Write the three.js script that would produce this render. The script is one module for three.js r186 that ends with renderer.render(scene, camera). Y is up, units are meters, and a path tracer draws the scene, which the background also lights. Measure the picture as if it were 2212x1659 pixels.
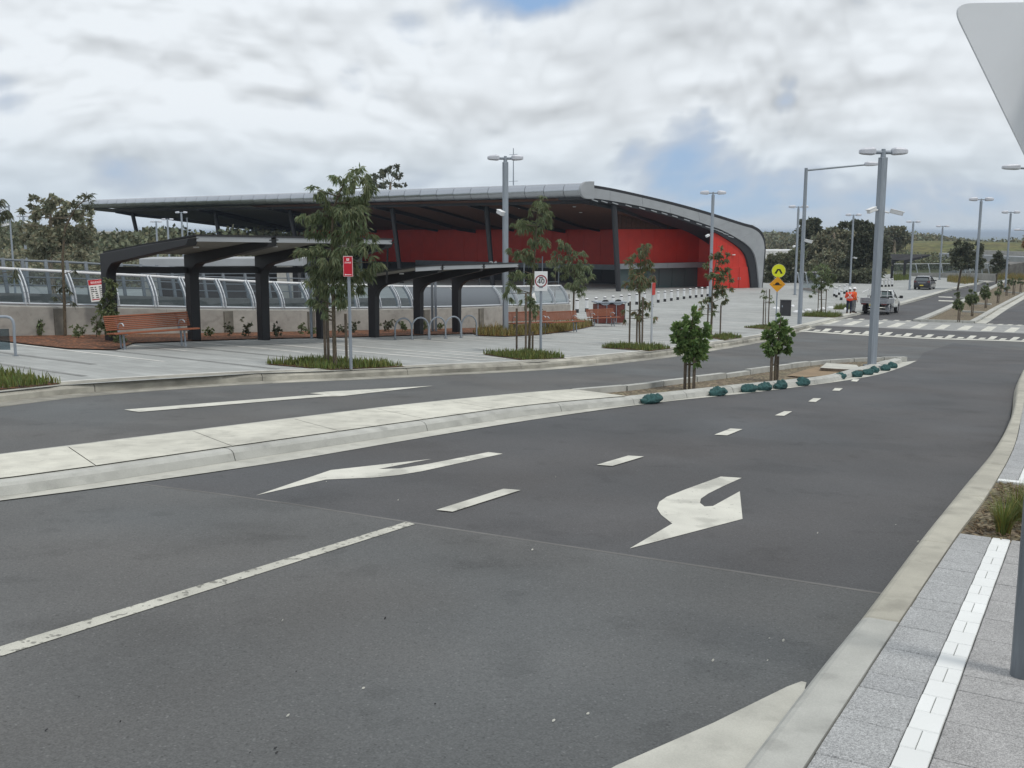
import * as THREE from 'three';
import { mergeGeometries, mergeVertices } from 'three/addons/utils/BufferGeometryUtils.js';
import { RoundedBoxGeometry } from 'three/addons/geometries/RoundedBoxGeometry.js';
import { MarchingCubes } from 'three/addons/objects/MarchingCubes.js';
import { TextGeometry } from 'three/addons/geometries/TextGeometry.js';
import { FontLoader } from 'three/addons/loaders/FontLoader.js';

// ---------------------------------------------------------------- camera, sky, sun, exposure
const EYE = 1.75, FV = 2160.2, CX = 1106, CY = 829.5, PITCH = Math.atan(0.1524);   // measured from the photograph (2212 x 1659 units)
const scene = new THREE.Scene();
const camera = new THREE.PerspectiveCamera(2 * Math.atan(CY / FV) * 180 / Math.PI, 4 / 3, 0.1, 12000);
camera.position.set(0, EYE, 0);
camera.lookAt(0, EYE - Math.tan(PITCH) * 100, -100);
camera.updateMatrixWorld();
const renderer = new THREE.WebGLRenderer({ antialias: true });
renderer.toneMapping = THREE.LinearToneMapping;
renderer.toneMappingExposure = 1.0;
renderer.shadowMap.enabled = true;
const SUN = new THREE.Vector3(0.42, 1, 0.32).normalize();
const sun = new THREE.DirectionalLight(new THREE.Color(1.0, 0.95, 0.88), 1.5);
sun.position.copy(SUN).multiplyScalar(150).add(new THREE.Vector3(0, 0, -60));
sun.target.position.set(0, 0, -60);
sun.castShadow = true; sun.shadow.radius = 20; sun.shadow.mapSize.set(4096, 4096);
Object.assign(sun.shadow.camera, { left: -110, right: 110, top: 110, bottom: -110, near: 1, far: 400 });
scene.add(sun, sun.target);

// seeded random
let SEED = 12345;
const rnd = () => { SEED = (SEED + 0x6d2b79f5) | 0; let t = Math.imul(SEED ^ (SEED >>> 15), 1 | SEED); t = (t + Math.imul(t ^ (t >>> 7), 61 | t)) ^ t; return ((t ^ (t >>> 14)) >>> 0) / 4294967296; };
const rr = (a, b) => a + (b - a) * rnd();
const gauss = () => (rnd() + rnd() + rnd() + rnd() - 2) * 0.87;
const clamp = THREE.MathUtils.clamp, sstep = THREE.MathUtils.smoothstep, lerp = THREE.MathUtils.lerp;
const h3 = (x, y, z) => { let h = Math.imul(x, 374761393) ^ Math.imul(y, 668265263) ^ Math.imul(z, 1274126177); h = Math.imul(h ^ (h >>> 13), 1103515245); return ((h ^ (h >>> 16)) >>> 0) / 4294967296; };
const fade = (t) => t * t * (3 - 2 * t);
function vnoise(x, y, z) {
  const ix = Math.floor(x), iy = Math.floor(y), iz = Math.floor(z), u = fade(x - ix), v = fade(y - iy), w = fade(z - iz);
  const a = lerp(lerp(h3(ix, iy, iz), h3(ix + 1, iy, iz), u), lerp(h3(ix, iy + 1, iz), h3(ix + 1, iy + 1, iz), u), v);
  const b = lerp(lerp(h3(ix, iy, iz + 1), h3(ix + 1, iy, iz + 1), u), lerp(h3(ix, iy + 1, iz + 1), h3(ix + 1, iy + 1, iz + 1), u), v);
  return lerp(a, b, w);
}
function fbm(x, y, z, n) { let s = 0, a = 0.5, t = 0; for (let i = 0; i < n; i++) { s += a * vnoise(x, y, z); t += a; a *= 0.5; x = x * 2.03 + 7.1; y = y * 2.03 + 3.7; z = z * 2.03 + 1.3; } return s / t; }

// a broken cumulus sky: blue behind, heaped cloud with lit tops and greyer bases
{
  const W = 4096, H = 2048, data = new Float32Array(W * H * 4), R = Math.PI / 180;
  const ang = (vx, vy) => [Math.atan((vx - CX) / FV) / R, (Math.atan((CY - vy) / FV) - PITCH) / R];
  const holes = [[1165, -25, 105, 50, .36], [1685, 195, 48, 75, .33], [1800, -20, 42, 70, .24], [2010, -30, 60, 40, .24], [1650, 440, 420, 80, .12], [1420, 335, 110, 50, .15], [430, 120, 190, 90, -.16], [0, 60, 120, 110, -.14], [1250, 330, 150, 60, -.05], [1900, 330, 240, 70, -.12], [700, 60, 200, 60, -.06], [330, 355, 330, 45, .10], [100, 310, 150, 45, .07], [600, 400, 520, 45, .08], [2150, 440, 330, 70, .17]].map(([x, y, a, b, k]) => [...ang(x, y), a / FV / R, b / FV / R, k]);
  const bil = (x, y, z, n) => { let r = 0, a = .5, t = 0; for (let i = 0; i < n; i++) { r += a * (1 - Math.abs(2 * vnoise(x, y, z) - 1)); t += a; a *= .52; x = x * 2.07 + 5.3; y = y * 2.07 + 2.9; z = z * 2.07 + 8.1; } return r / t; };
  const dens = (x, y, z, n) => {
    const wx = vnoise(x * 6 + 9, y * 11, z * 6) - .5, wy = vnoise(x * 6, y * 11 + 4, z * 6 + 8) - .5, X = x * 7.5 + wx * .7 + 3.2, Y = y * 17 + wy * .7 + 1.1, Zz = z * 7.5 + wx * .5 + 8.4;
    return .62 * fbm(X, Y, Zz, Math.min(n, 4)) + .38 * (.18 + .72 * bil(X * 2.1, Y * 2.1, Zz * 2.1, n - 1));
  };
  const up = (y) => y / (1 + 1.3 * Math.abs(y));       // clouds overhead are seen less foreshortened
  for (let row = H / 2 - 4; row < H; row++) {
    const el = ((row + .5) / H - .5) * Math.PI, sy = Math.sin(el), cy = Math.cos(el), eld = el / R;
    for (let col = 0; col < W; col++) {
      const round = ((col + .5) / W - .5) * 2 * Math.PI, x = Math.cos(round) * cy, z = Math.sin(round) * cy;
      const az = Math.atan2(x, -z) / R;
      let bias = 0.118 - 0.06 * sstep(4.2 - eld, 0, 4.2);
      if (Math.abs(az) < 45 && eld < 22) for (const [ha, he, ra, re, k] of holes) { const q = ((az - ha) / ra) ** 2 + ((eld - he) / re) ** 2; if (q < 6) bias -= k * Math.exp(-q); }
      const yy = up(sy);
      const d = dens(x, yy, z, 7) + bias, dU = dens(x * .998, up(sy + .012), z * .998, 4), d4 = dens(x, yy, z, 4);
      const a = sstep(d, .44, .60) * lerp(.62, 1, sstep(eld, 0, 5));
      const thick = sstep(d, .56, .82);
      const big = fbm(x * 3.1 + 20, yy * 8, z * 3.1, 3);
      let b = .735 + 1.5 * (d4 - dU) + .55 * (d - d4) - .10 * thick * sstep(big, .40, .62) + .05 * (1 - thick) * sstep(d, .5, .6);
      b = clamp(b, .55, .90);
      const hz = Math.pow(1 - clamp(sy, 0, 1), 9);       // pale near the horizon
      const blue = [lerp(.20, .40, hz), lerp(.40, .545, hz), lerp(.72, .70, hz)];
      const soft = .16 + .40 * sstep(d, .32, .50);             // thin veil
      const warm = [b * .945, b * 1.0, b * 1.05];
      const i = (row * W + col) * 4, low = .62 * (1 - sstep(eld, 0, 7.5)), far = [.57, .68, .77]; for (let c = 0; c < 3; c++) warm[c] = lerp(warm[c], far[c], low);
      for (let c = 0; c < 3; c++) data[i + c] = lerp(lerp(blue[c], .66, soft), warm[c], a);
      data[i + 3] = 1;
    }
  }
  for (let row = 0; row < H / 2 - 4; row++) for (let col = 0; col < W; col++) { const i = (row * W + col) * 4; data[i] = .16; data[i + 1] = .16; data[i + 2] = .15; data[i + 3] = 1; }
  const t = new THREE.DataTexture(data, W, H, THREE.RGBAFormat, THREE.FloatType);
  t.mapping = THREE.EquirectangularReflectionMapping; t.magFilter = t.minFilter = THREE.LinearFilter; t.needsUpdate = true;
  scene.background = t; scene.environment = t;
}

// ---------------------------------------------------------------- ground function and helpers
const RD = [0.435, 0.9];                                  // the road runs this way (x, forward) and falls along it
function drop(s) { const k = .0629, s0 = 42, L = 36; s = Math.max(s, -25); return s < s0 ? k * s : k * s0 + k * L * (1 - Math.exp(-(s - s0) / L)); }
const G = (x, f) => -drop(RD[0] * x + RD[1] * f);          // height of the road surface
function ray(vx, vy) { const x = (vx - CX) / FV, y = (CY - vy) / FV, c = Math.cos(PITCH), s = Math.sin(PITCH); return [x, y * c - s, c + y * s]; }
function V(vx, vy, h = 0) {                                // sight line -> point on the ground (plus h)
  const [dx, dy, df] = ray(vx, vy); let a = 0.3, b = 900;
  for (let i = 0; i < 60; i++) { const t = (a + b) / 2; if (EYE + t * dy - G(t * dx, t * df) - h > 0) a = t; else b = t; }
  return new THREE.Vector3(a * dx, EYE + a * dy, -a * df);
}
function D(vx, vy, f) { const [dx, dy, df] = ray(vx, vy), t = f / df; return new THREE.Vector3(t * dx, EYE + t * dy, -f); }
function onPlane(o, dir, vx, vy) {                         // sight line -> vertical plane through plan point o along dir; gives [t, Y]
  const [dx, dy, df] = ray(vx, vy);                        // o + t dir = k (dx, df)
  const det = dir[0] * -df - dir[1] * -dx, t = (-o[0] * -df + o[1] * -dx) / det, k = (dir[0] * -o[1] + dir[1] * o[0]) / det;
  return [t, EYE + k * dy];
}
const v3 = (x, y, z) => new THREE.Vector3(x, y, z);
const P2 = (v) => [v.x, -v.z];
const names = {};
function numbered(n) { const k = names[n] = (names[n] ?? -1) + 1; return k ? n + '_' + String(k).padStart(3, '0') : n; }
function shade(o) { o.castShadow = o.receiveShadow = true; return o; }
function tag(o, label, category, group) { o.userData = { ...o.userData, label, category }; if (group) o.userData.group = group; return o; }
function struct(o) { o.userData.kind = 'structure'; return o; }
function thing(name, label, category, pos = [0, 0, 0], turn = 0, group) {
  const o = new THREE.Group(); o.name = numbered(name); o.position.set(...(pos.isVector3 ? pos.toArray() : pos)); o.rotation.y = turn; scene.add(o);
  return tag(o, label, category, group);
}
function clean(g) { let q = g.index ? g.toNonIndexed() : g; q = q === g ? g.clone() : q; for (const k of Object.keys(q.attributes)) if (!['position', 'normal', 'uv'].includes(k)) q.deleteAttribute(k); if (!q.attributes.uv) q.setAttribute('uv', new THREE.BufferAttribute(new Float32Array(q.attributes.position.count * 2), 2)); return q; }
function join(gs) { gs = (Array.isArray(gs) ? gs.flat(9) : [gs]); return gs.length === 1 ? gs[0] : mergeGeometries(gs.map(clean)); }
function add(name, gs, mat, parent = scene) {
  const m = shade(new THREE.Mesh(join(gs), mat)); m.name = parent === scene ? numbered(name) : name; parent.add(m); return m;
}
function copy(o, label, pos, turn, group) { const c = o.clone(); c.name = numbered(o.name.replace(/_\d{3}$/, '')); scene.add(c); if (pos) c.position.copy(pos.isVector3 ? pos : v3(...pos)); if (turn !== undefined) c.rotation.y = turn; c.userData = { ...o.userData }; if (label) c.userData.label = label; if (group) c.userData.group = group; return c; }
const xf = (g, x = 0, y = 0, z = 0, rx = 0, ry = 0, rz = 0, s = 1) => { g.applyMatrix4(new THREE.Matrix4().compose(v3(x, y, z), new THREE.Quaternion().setFromEuler(new THREE.Euler(rx, ry, rz)), Array.isArray(s) ? v3(...s) : v3(s, s, s))); return g; };
const box = (w, h, d, x = 0, y = 0, z = 0, ry = 0, r = 0) => { const rad = Math.min(r, w * .49, h * .49, d * .49); return uvBox(xf(rad > 0 ? new RoundedBoxGeometry(w, h, d, 2, rad) : new THREE.BoxGeometry(w, h, d), x, y, z, 0, ry)); };
const cyl = (r0, r1, h, x = 0, y = 0, z = 0, n = 14, open = false) => xf(new THREE.CylinderGeometry(r1, r0, h, n, 1, open), x, y + h / 2, z);
const tube = (pts, r, n = 8, seg) => new THREE.TubeGeometry(new THREE.CatmullRomCurve3(pts.map((p) => p.isVector3 ? p : v3(...p)), false, 'centripetal'), seg ?? pts.length * 6, r, n, false);
function rod(a, b, r0, r1 = r0, n = 8) { const d = b.clone().sub(a), L = d.length(), g = new THREE.CylinderGeometry(r1, r0, L, n, 1); g.translate(0, L / 2, 0); g.applyQuaternion(new THREE.Quaternion().setFromUnitVectors(v3(0, 1, 0), d.normalize())); g.translate(a.x, a.y, a.z); return g; }
function bar(a, b, w, h, up = v3(0, 1, 0)) {               // square bar from a to b
  const d = b.clone().sub(a), L = d.length(); d.normalize(); const s = v3().crossVectors(up, d).normalize(), u = v3().crossVectors(d, s);
  const g = new RoundedBoxGeometry(w, h, L, 1, Math.min(w, h) * .08); g.applyMatrix4(new THREE.Matrix4().makeBasis(s, u, d).setPosition(a.clone().add(b).multiplyScalar(.5))); return uvBox(g);
}
function uvBox(g) {                                        // texture coordinates in metres
  const q = g.index ? g.toNonIndexed() : g; q.computeVertexNormals(); const p = q.attributes.position, uv = new Float32Array(p.count * 2), a = v3(), b = v3(), c = v3(), n = v3();
  for (let i = 0; i < p.count; i += 3) {
    a.fromBufferAttribute(p, i); b.fromBufferAttribute(p, i + 1); c.fromBufferAttribute(p, i + 2); n.subVectors(b, a).cross(c.clone().sub(a));
    const ax = Math.abs(n.x), ay = Math.abs(n.y), az = Math.abs(n.z);
    [a, b, c].forEach((v, k) => { const [u, w] = ay >= ax && ay >= az ? [v.x, v.z] : ax > az ? [v.z, v.y] : [v.x, v.y]; uv[(i + k) * 2] = u; uv[(i + k) * 2 + 1] = w; });
  }
  q.setAttribute('uv', new THREE.BufferAttribute(uv, 2)); return q;
}
// a sheet that follows the ground: polygon in plan (x, forward)
function drapeGeo(poly, lift, max = 1.5, tint = 0, hf = G) {
  const pts = poly.map((p) => p.isVector3 ? new THREE.Vector2(p.x, -p.z) : new THREE.Vector2(p[0], p[1]));
  if (THREE.ShapeUtils.isClockWise(pts)) pts.reverse();
  const stack = THREE.ShapeUtils.triangulateShape(pts, []).map((t) => t.map((i) => [pts[i].x, pts[i].y])), tris = [];
  const len = (a, b) => Math.hypot(a[0] - b[0], a[1] - b[1]), far = (a, b) => Math.max(max, .05 * Math.min(Math.hypot(...a), Math.hypot(...b)));
  while (stack.length) {
    const [a, b, c] = stack.pop(), e = [len(a, b) / far(a, b), len(b, c) / far(b, c), len(c, a) / far(c, a)], k = e.indexOf(Math.max(...e));
    if (e[k] <= 1 || tris.length > 120000) { tris.push(a, b, c); continue; }
    const [p, q, r] = k === 0 ? [a, b, c] : k === 1 ? [b, c, a] : [c, a, b], m = [(p[0] + q[0]) / 2, (p[1] + q[1]) / 2];
    stack.push([p, m, r], [m, q, r]);
  }
  const g = new THREE.BufferGeometry(), pos = new Float32Array(tris.length * 3), uv = new Float32Array(tris.length * 2), col = new Float32Array(tris.length * 3);
  tris.forEach(([x, f], i) => {
    pos.set([x, hf(x, f) + lift, -f], i * 3); uv.set([x, f], i * 2);
    const al = x * .435 + f * .9, ac = x * .9 - f * .435, k = 1 + tint * (fbm(x * .35, f * .35, 3, 3) - .5) + tint * .7 * (fbm(x * 1.6, f * 1.6, 9, 2) - .5) + tint * 1.1 * (fbm(ac * 1.5, al * .16, 21, 3) - .5); col.set([k, k * 1.0, k * (1 - .02 * tint)], i * 3);
  });
  g.setAttribute('position', new THREE.BufferAttribute(pos, 3)); g.setAttribute('uv', new THREE.BufferAttribute(uv, 2));
  if (tint) g.setAttribute('color', new THREE.BufferAttribute(col, 3));
  g.computeVertexNormals(); return g;
}
function drape(name, poly, lift, mat, max, parent = scene, tint = 0, hf = G) { const m = shade(new THREE.Mesh(drapeGeo(poly, lift, max, tint, hf), mat)); m.name = parent === scene ? numbered(name) : name; parent.add(m); return m; }
const inPoly = (x, f, poly) => { let c = false; for (let i = 0, j = poly.length - 1; i < poly.length; j = i++) { const [xi, yi] = poly[i], [xj, yj] = poly[j]; if ((yi > f) !== (yj > f) && x < (xj - xi) * (f - yi) / (yj - yi) + xi) c = !c; } return c; };
// polyline in plan, resampled
function smooth(pts, step = .6, tension = 'centripetal') {
  const c = new THREE.CatmullRomCurve3(pts.map((p) => v3(p[0], 0, p[1])), false, tension), n = Math.max(2, Math.ceil(c.getLength() / step));
  return c.getSpacedPoints(n).map((p) => [p.x, p.z]);
}
// a profile [[offset to the right, height], ...] swept along a plan line, from arclength a to b
function sweep(line, prof, a = 0, b = Infinity, hf = G, lift = 0) {
  const acc = [0]; for (let i = 1; i < line.length; i++) acc.push(acc[i - 1] + Math.hypot(line[i][0] - line[i - 1][0], line[i][1] - line[i - 1][1]));
  b = Math.min(b, acc.at(-1));
  const at = (s) => { let i = 1; while (i < acc.length - 1 && acc[i] < s) i++; const k = (s - acc[i - 1]) / (acc[i] - acc[i - 1]), p = line[i - 1], q = line[i], p0 = line[Math.max(0, i - 2)], q1 = line[Math.min(line.length - 1, i + 1)]; let dx = lerp(q[0] - p0[0], q1[0] - p[0], k), df = lerp(q[1] - p0[1], q1[1] - p[1], k); const L = Math.hypot(dx, df); return [lerp(p[0], q[0], k), lerp(p[1], q[1], k), dx / L, df / L]; };
  const n = Math.max(1, Math.ceil((b - a) / .8)), rings = [];
  for (let i = 0; i <= n; i++) { const [x, f, dx, df] = at(lerp(a, b, i / n)); rings.push(prof.map(([o, h]) => { const X = x + df * o, F = f - dx * o; return [X, hf(X, F) + h + lift, -F]; })); }
  const t = [], m = prof.length, quad = (A, B, C, E) => t.push(A, B, C, A, C, E);
  for (let i = 0; i < n; i++) for (let j = 0; j < m; j++) { const k = (j + 1) % m; quad(rings[i][j], rings[i + 1][j], rings[i + 1][k], rings[i][k]); }
  for (const [r, flip] of [[rings[0], 1], [rings[n], 0]]) { const tr = THREE.ShapeUtils.triangulateShape(prof.map((p) => new THREE.Vector2(...p)), []); for (const q of tr) { const w = q.map((i) => r[i]); flip ? t.push(w[0], w[1], w[2]) : t.push(w[0], w[2], w[1]); } }
  const g = new THREE.BufferGeometry(); g.setAttribute('position', new THREE.BufferAttribute(new Float32Array(t.flat()), 3)); return uvBox(g);
}
const lineLen = (l) => l.reduce((s, p, i) => i ? s + Math.hypot(p[0] - l[i - 1][0], p[1] - l[i - 1][1]) : 0, 0);
function kerbRun(parent, name, line, prof, piece, mat, gap = .012, jitter = 0) { const L = lineLen(line); for (let s = 0; s < L - .3; s += piece) { const j = jitter ? rr(-jitter, jitter) : 0; add(name, sweep(line, prof, s + gap / 2, Math.min(L, s + piece - gap / 2), G, j), mat, parent); } }
// ---------------------------------------------------------------- textures and materials
function tex(n, fn, rep = 1, srgb = true) {                // n x n texels, fn(u, v, x, y) -> [r, g, b] 0..1; one tile is rep metres
  const d = new Uint8Array(n * n * 4);
  for (let y = 0; y < n; y++) for (let x = 0; x < n; x++) { const c = fn(x / n, y / n, x, y), i = (y * n + x) * 4; d[i] = clamp(c[0], 0, 1) * 255; d[i + 1] = clamp(c[1], 0, 1) * 255; d[i + 2] = clamp(c[2], 0, 1) * 255; d[i + 3] = 255; }
  const t = new THREE.DataTexture(d, n, n); t.wrapS = t.wrapT = THREE.RepeatWrapping; t.magFilter = t.minFilter = THREE.LinearFilter; if (srgb) t.colorSpace = THREE.SRGBColorSpace; t.repeat.set(1 / rep, 1 / rep); t.needsUpdate = true; return t;
}
const hm = (x, y, p, s) => h3(((x % p) + p) % p, ((y % p) + p) % p, s);
function tn(u, v, p, s) { const x = u * p, y = v * p, ix = Math.floor(x), iy = Math.floor(y), a = fade(x - ix), b = fade(y - iy); return lerp(lerp(hm(ix, iy, p, s), hm(ix + 1, iy, p, s), a), lerp(hm(ix, iy + 1, p, s), hm(ix + 1, iy + 1, p, s), a), b); }
const tf = (u, v, p, s, n) => { let r = 0, a = .5, t = 0; for (let i = 0; i < n; i++) { r += a * tn(u, v, p, s + i); t += a; a *= .5; p *= 2; } return r / t; };
const S = (o) => new THREE.MeshStandardMaterial(o);
const lin = (r, g, b) => new THREE.Color().setRGB(r, g, b);
const toS = (l) => l <= .0031308 ? 12.92 * l : 1.055 * Math.pow(l, 1 / 2.4) - .055;
const T = {};
T.asphalt = tex(2048, (u, v, x, y) => { const g = h3(x, y, 1), g2 = h3(x >> 1, y >> 1, 2), p = tf(u, v, 6, 3, 4), k = .50 + .09 * (g - .5) + .06 * (g2 - .5) + .11 * (p - .5) + (g2 > .992 ? .07 : 0) - (g2 < .01 ? .06 : 0); const w = tf(u, v, 5, 40, 3) - .5; const oil = sstep(tf(u, v, 10, 150, 5), .55, .75) * .035 + sstep(tf(u, v, 31, 160, 4), .66, .80) * .03; return [k + .03 * w - oil, k - oil, k - .02 * w + .004 - oil]; }, 9);
T.asphaltB = tex(1024, (u, v, x, y) => { const k = .5 * h3(x, y, 5) + .5 * h3(x >> 1, y >> 1, 6); return [k, k, k]; }, 4.5, false);
T.concrete = tex(1024, (u, v, x, y) => { const p = tf(u, v, 4, 11, 5), q = tf(u, v, 24, 17, 3), g = h3(x, y, 12), k = .80 + .16 * (p - .5) + .12 * (q - .5) + .05 * (g - .5) - .05 * sstep(tf(u, v, 30, 71, 4), .58, .8); return [k, k * .997, k * .985]; }, 4);
T.stained = tex(1024, (u, v, x, y) => { const p = tf(u, v * .25, 8, 21, 5), q = tf(u, v, 32, 27, 3), k = .72 + .45 * (p - .5) + .2 * (q - .5) + .06 * (h3(x, y, 3) - .5); return [k, k * .985, k * .95]; }, 5);
T.granite = tex(512, (u, v, x, y) => { const g = h3(x, y, 31), g2 = h3(x >> 1, y >> 1, 33), g3 = h3(x >> 2, y >> 2, 36), k = .72 + .22 * (g2 - .5) + .12 * (g - .5) + .12 * (g3 - .5) + .08 * (tf(u, v, 6, 5, 3) - .5); return [k, k, k]; }, .9);
T.plaza = tex(2048, (u, v, x, y) => {                       // small pavers laid in courses: 12 m tile, 0.3 x 0.6
  const N = 40, M = 20, r = Math.floor(v * N), uu = u * M + (r % 2) * .5, c = Math.floor(uu), fu = uu - c, fv = v * N - r, e = Math.min(Math.min(fu, 1 - fu) * 2, Math.min(fv, 1 - fv)) * .3;
  const k = .77 + .07 * (hm(c, r, 40, 61) - .5) + .10 * (hm(r, 0, 40, 64) - .5) * (hm(r, 1, 40, 65) > .55 ? 1 : .2) + .10 * (tf(u, v, 5, 8, 4) - .5) + .08 * (h3(x, y, 7) - .5) - (e < .006 ? .13 : 0); return [k * .992, k, k * .995];
}, 12);
T.paint = tex(1024, (u, v, x, y) => { const p = tf(u, v, 64, 91, 3), q = tf(u, v, 12, 95, 4); let k = .82 + .12 * (q - .5) + .05 * (h3(x, y, 2) - .5); if (p > .80) k -= .12; k -= .09 * sstep(tf(u, v, 14, 97, 5), .5, .75); return [k, k * .995, k * .955]; }, 3);
T.paintWorn = tex(1024, (u, v, x, y) => { const p = tf(u, v, 56, 191, 3), q = tf(u, v, 12, 195, 4), h = h3(x >> 1, y >> 1, 9); let k = .74 + .14 * (q - .5) + .08 * (h - .5); if (p > .62) k -= .22 * sstep(p, .64, .70); return [k, k * .995, k * .95]; }, 2);
T.mulch = tex(512, (u, v, x, y) => { const a = tf(u * 1, v, 40, 41, 3), b = tf(u, v, 9, 45, 3), k = .2 + .75 * (a - .25); return [k * (1.05 + .3 * b), k * (.72 + .12 * b), k * .55]; }, 2);
T.bark = tex(512, (u, v, x, y) => { const a = tf(u, v, 60, 46, 3), b = tf(u, v, 12, 48, 3), k = .30 + .6 * (a - .3); return [k * 1.02, k * (.90 + .1 * b), k * .80]; }, 2);
T.field = tex(1024, (u, v, x, y) => { const a = tf(u, v, 10, 51, 5), b = tf(u, v, 64, 56, 3), k = .40 + .25 * (b - .5); return [k * (.86 + .3 * a), k * (.92 + .1 * a), k * (.58 + .1 * a)]; }, 60);
T.wood = tex(512, (u, v, x, y) => { const a = tf(u, v * .2, 90, 66, 3), b = tf(u, v, 6, 68, 3), k = .78 + .35 * (a - .5) + .25 * (b - .5); return [k, k, k]; }, 1);
T.galv = tex(512, (u, v, x, y) => { const a = tf(u, v, 24, 76, 3), b = tf(u, v, 5, 79, 3), k = .80 + .14 * (a - .5) + .12 * (b - .5); return [k * .99, k, k * 1.01]; }, 1);
T.bark2 = tex(256, (u, v, x, y) => { const a = tf(u, v * .3, 30, 86, 4), k = .55 + .7 * (a - .5); return [k, k * .95, k * .87]; }, .6);
T.panel = tex(512, (u, v, x, y) => { const a = tf(u, v, 4, 96, 4), k = .93 + .1 * (a - .5); return [k, k, k]; }, 3);
const M = {};
M.asphaltOld = S({ map: T.asphalt, color: lin(.50, .512, .505), roughness: .93, bumpMap: T.asphaltB, bumpScale: .0015, vertexColors: true });
M.asphaltNew = S({ map: T.asphalt, color: lin(.375, .38, .39), roughness: .9, bumpMap: T.asphaltB, bumpScale: .0015, vertexColors: true });
M.seam = S({ map: T.concrete, color: lin(.25, .25, .25), roughness: .95 });
M.slab = S({ map: T.concrete, color: lin(.93, .92, .83), roughness: .9 });
M.kerb = S({ map: T.concrete, color: lin(.70, .71, .68), roughness: .9 });
M.kerbWarm = S({ map: T.concrete, color: lin(.66, .64, .56), roughness: .92 });
M.kerbStained = S({ map: T.stained, color: lin(.66, .66, .62), roughness: .95 });
M.gutter = S({ map: T.concrete, color: lin(.80, .80, .74), roughness: .92 });
M.plaza = S({ map: T.plaza, color: lin(.63, .64, .63), roughness: .88 });
M.band = S({ map: T.concrete, color: lin(1.0, 1.0, .97), roughness: .85 });
M.granite = [S({ map: T.granite, color: lin(.72, .735, .74), roughness: .85 }), S({ map: T.granite, color: lin(.68, .695, .705), roughness: .85 }), S({ map: T.granite, color: lin(.69, .685, .68), roughness: .85 })];
M.whiteTile = S({ map: T.panel, color: lin(.86, .88, .87), roughness: .6 });
M.joint = S({ map: T.concrete, color: lin(.16, .155, .15), roughness: 1 });
M.paint = S({ map: T.paint, color: lin(.95, .95, .93), roughness: .75 });
M.paintWorn = S({ map: T.paintWorn, color: lin(.95, .95, .93), roughness: .85 });
M.mulch = S({ map: T.mulch, color: lin(.72, .76, .74), roughness: 1, bumpMap: T.mulch, bumpScale: .03 });
M.bark = S({ map: T.bark, color: lin(.95, .90, .85), roughness: 1, bumpMap: T.bark, bumpScale: .03 });
M.soil = S({ map: T.mulch, color: lin(.38, .42, .40), roughness: 1, bumpMap: T.mulch, bumpScale: .02 });
M.sand = S({ map: T.concrete, color: lin(.42, .31, .20), roughness: 1 });
M.field = S({ map: T.field, color: lin(.75, .85, .7), roughness: 1 });
M.dryGrass = S({ map: T.field, color: lin(1.5, 1.55, 1.2), roughness: 1 });
M.wall = S({ map: T.concrete, color: lin(.62, .61, .58), roughness: .9 });
M.galv = S({ map: T.galv, color: lin(.46, .51, .57), roughness: .55, metalness: .12 });
M.galvDark = S({ map: T.galv, color: lin(.30, .33, .36), roughness: .5, metalness: .3 });
M.alu = S({ map: T.galv, color: lin(.90, .93, .98), roughness: .26, metalness: .9 });
M.aluMatt = S({ map: T.panel, color: lin(.40, .42, .44), roughness: .5, metalness: .2 });
M.rail = S({ map: T.panel, color: lin(.62, .66, .70), roughness: .4, metalness: .3 });
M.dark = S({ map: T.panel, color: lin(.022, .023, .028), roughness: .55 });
M.darkRoof = S({ map: T.panel, color: lin(.03, .03, .034), roughness: .8 });
M.soffitPale = S({ map: T.concrete, color: lin(.40, .385, .35), roughness: .8 });
M.timber = S({ map: T.wood, color: lin(.13, .055, .035), roughness: .8 });
M.soffit = S({ map: T.wood, color: lin(.21, .095, .06), roughness: .85 });
M.red = S({ map: T.panel, color: lin(.62, .030, .014), roughness: .5 });
M.redDark = M.red;
M.redShade = S({ map: T.panel, color: lin(.25, .014, .013), roughness: .55 });
M.soffitMid = S({ map: T.wood, color: lin(.42, .39, .37), roughness: .8 });
M.glassDark = new THREE.MeshPhysicalMaterial({ color: lin(.10, .14, .14), roughness: .12, metalness: 0, clearcoat: .6 });
M.glass = new THREE.MeshPhysicalMaterial({ color: lin(.46, .53, .57), roughness: .05, transmission: 1, thickness: 0, ior: 1.5 });
M.bench = S({ map: T.wood, color: lin(.42, .135, .06), roughness: .6 });
M.white = S({ map: T.panel, color: lin(.82, .83, .84), roughness: .45 });
M.black = S({ color: lin(.018, .018, .02), roughness: .6 });
M.stake = S({ map: T.wood, color: lin(.21, .17, .13), roughness: .9 });
M.trunk = S({ map: T.bark2, color: lin(.42, .38, .32), roughness: .95 });
M.trunkPale = S({ map: T.bark2, color: lin(.85, .80, .72), roughness: .95 });
M.headlamp = S({ map: T.panel, color: lin(.66, .68, .74), roughness: .45, metalness: .2 });
M.bandDark = S({ map: T.concrete, color: lin(.40, .41, .41), roughness: .9 });
const leafM = (r, g, b, t = .42) => new THREE.MeshPhysicalMaterial({ color: lin(1, 1, 1).multiply(lin(r, g, b)), roughness: .7, transmission: t, thickness: 0, side: THREE.DoubleSide, vertexColors: true, specularIntensity: .6 });
M.leafGum = leafM(.165, .205, .105); M.leafTree = leafM(.15, .19, .09); M.leafMag = leafM(.16, .25, .08); M.leafFar = leafM(.15, .165, .10, .25); M.leafDark = leafM(.105, .118, .075, .3); M.leafGrey = leafM(.20, .205, .135, .3); M.grass = leafM(.15, .20, .06, .35); M.grassDry = leafM(.24, .22, .085, .3);
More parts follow.
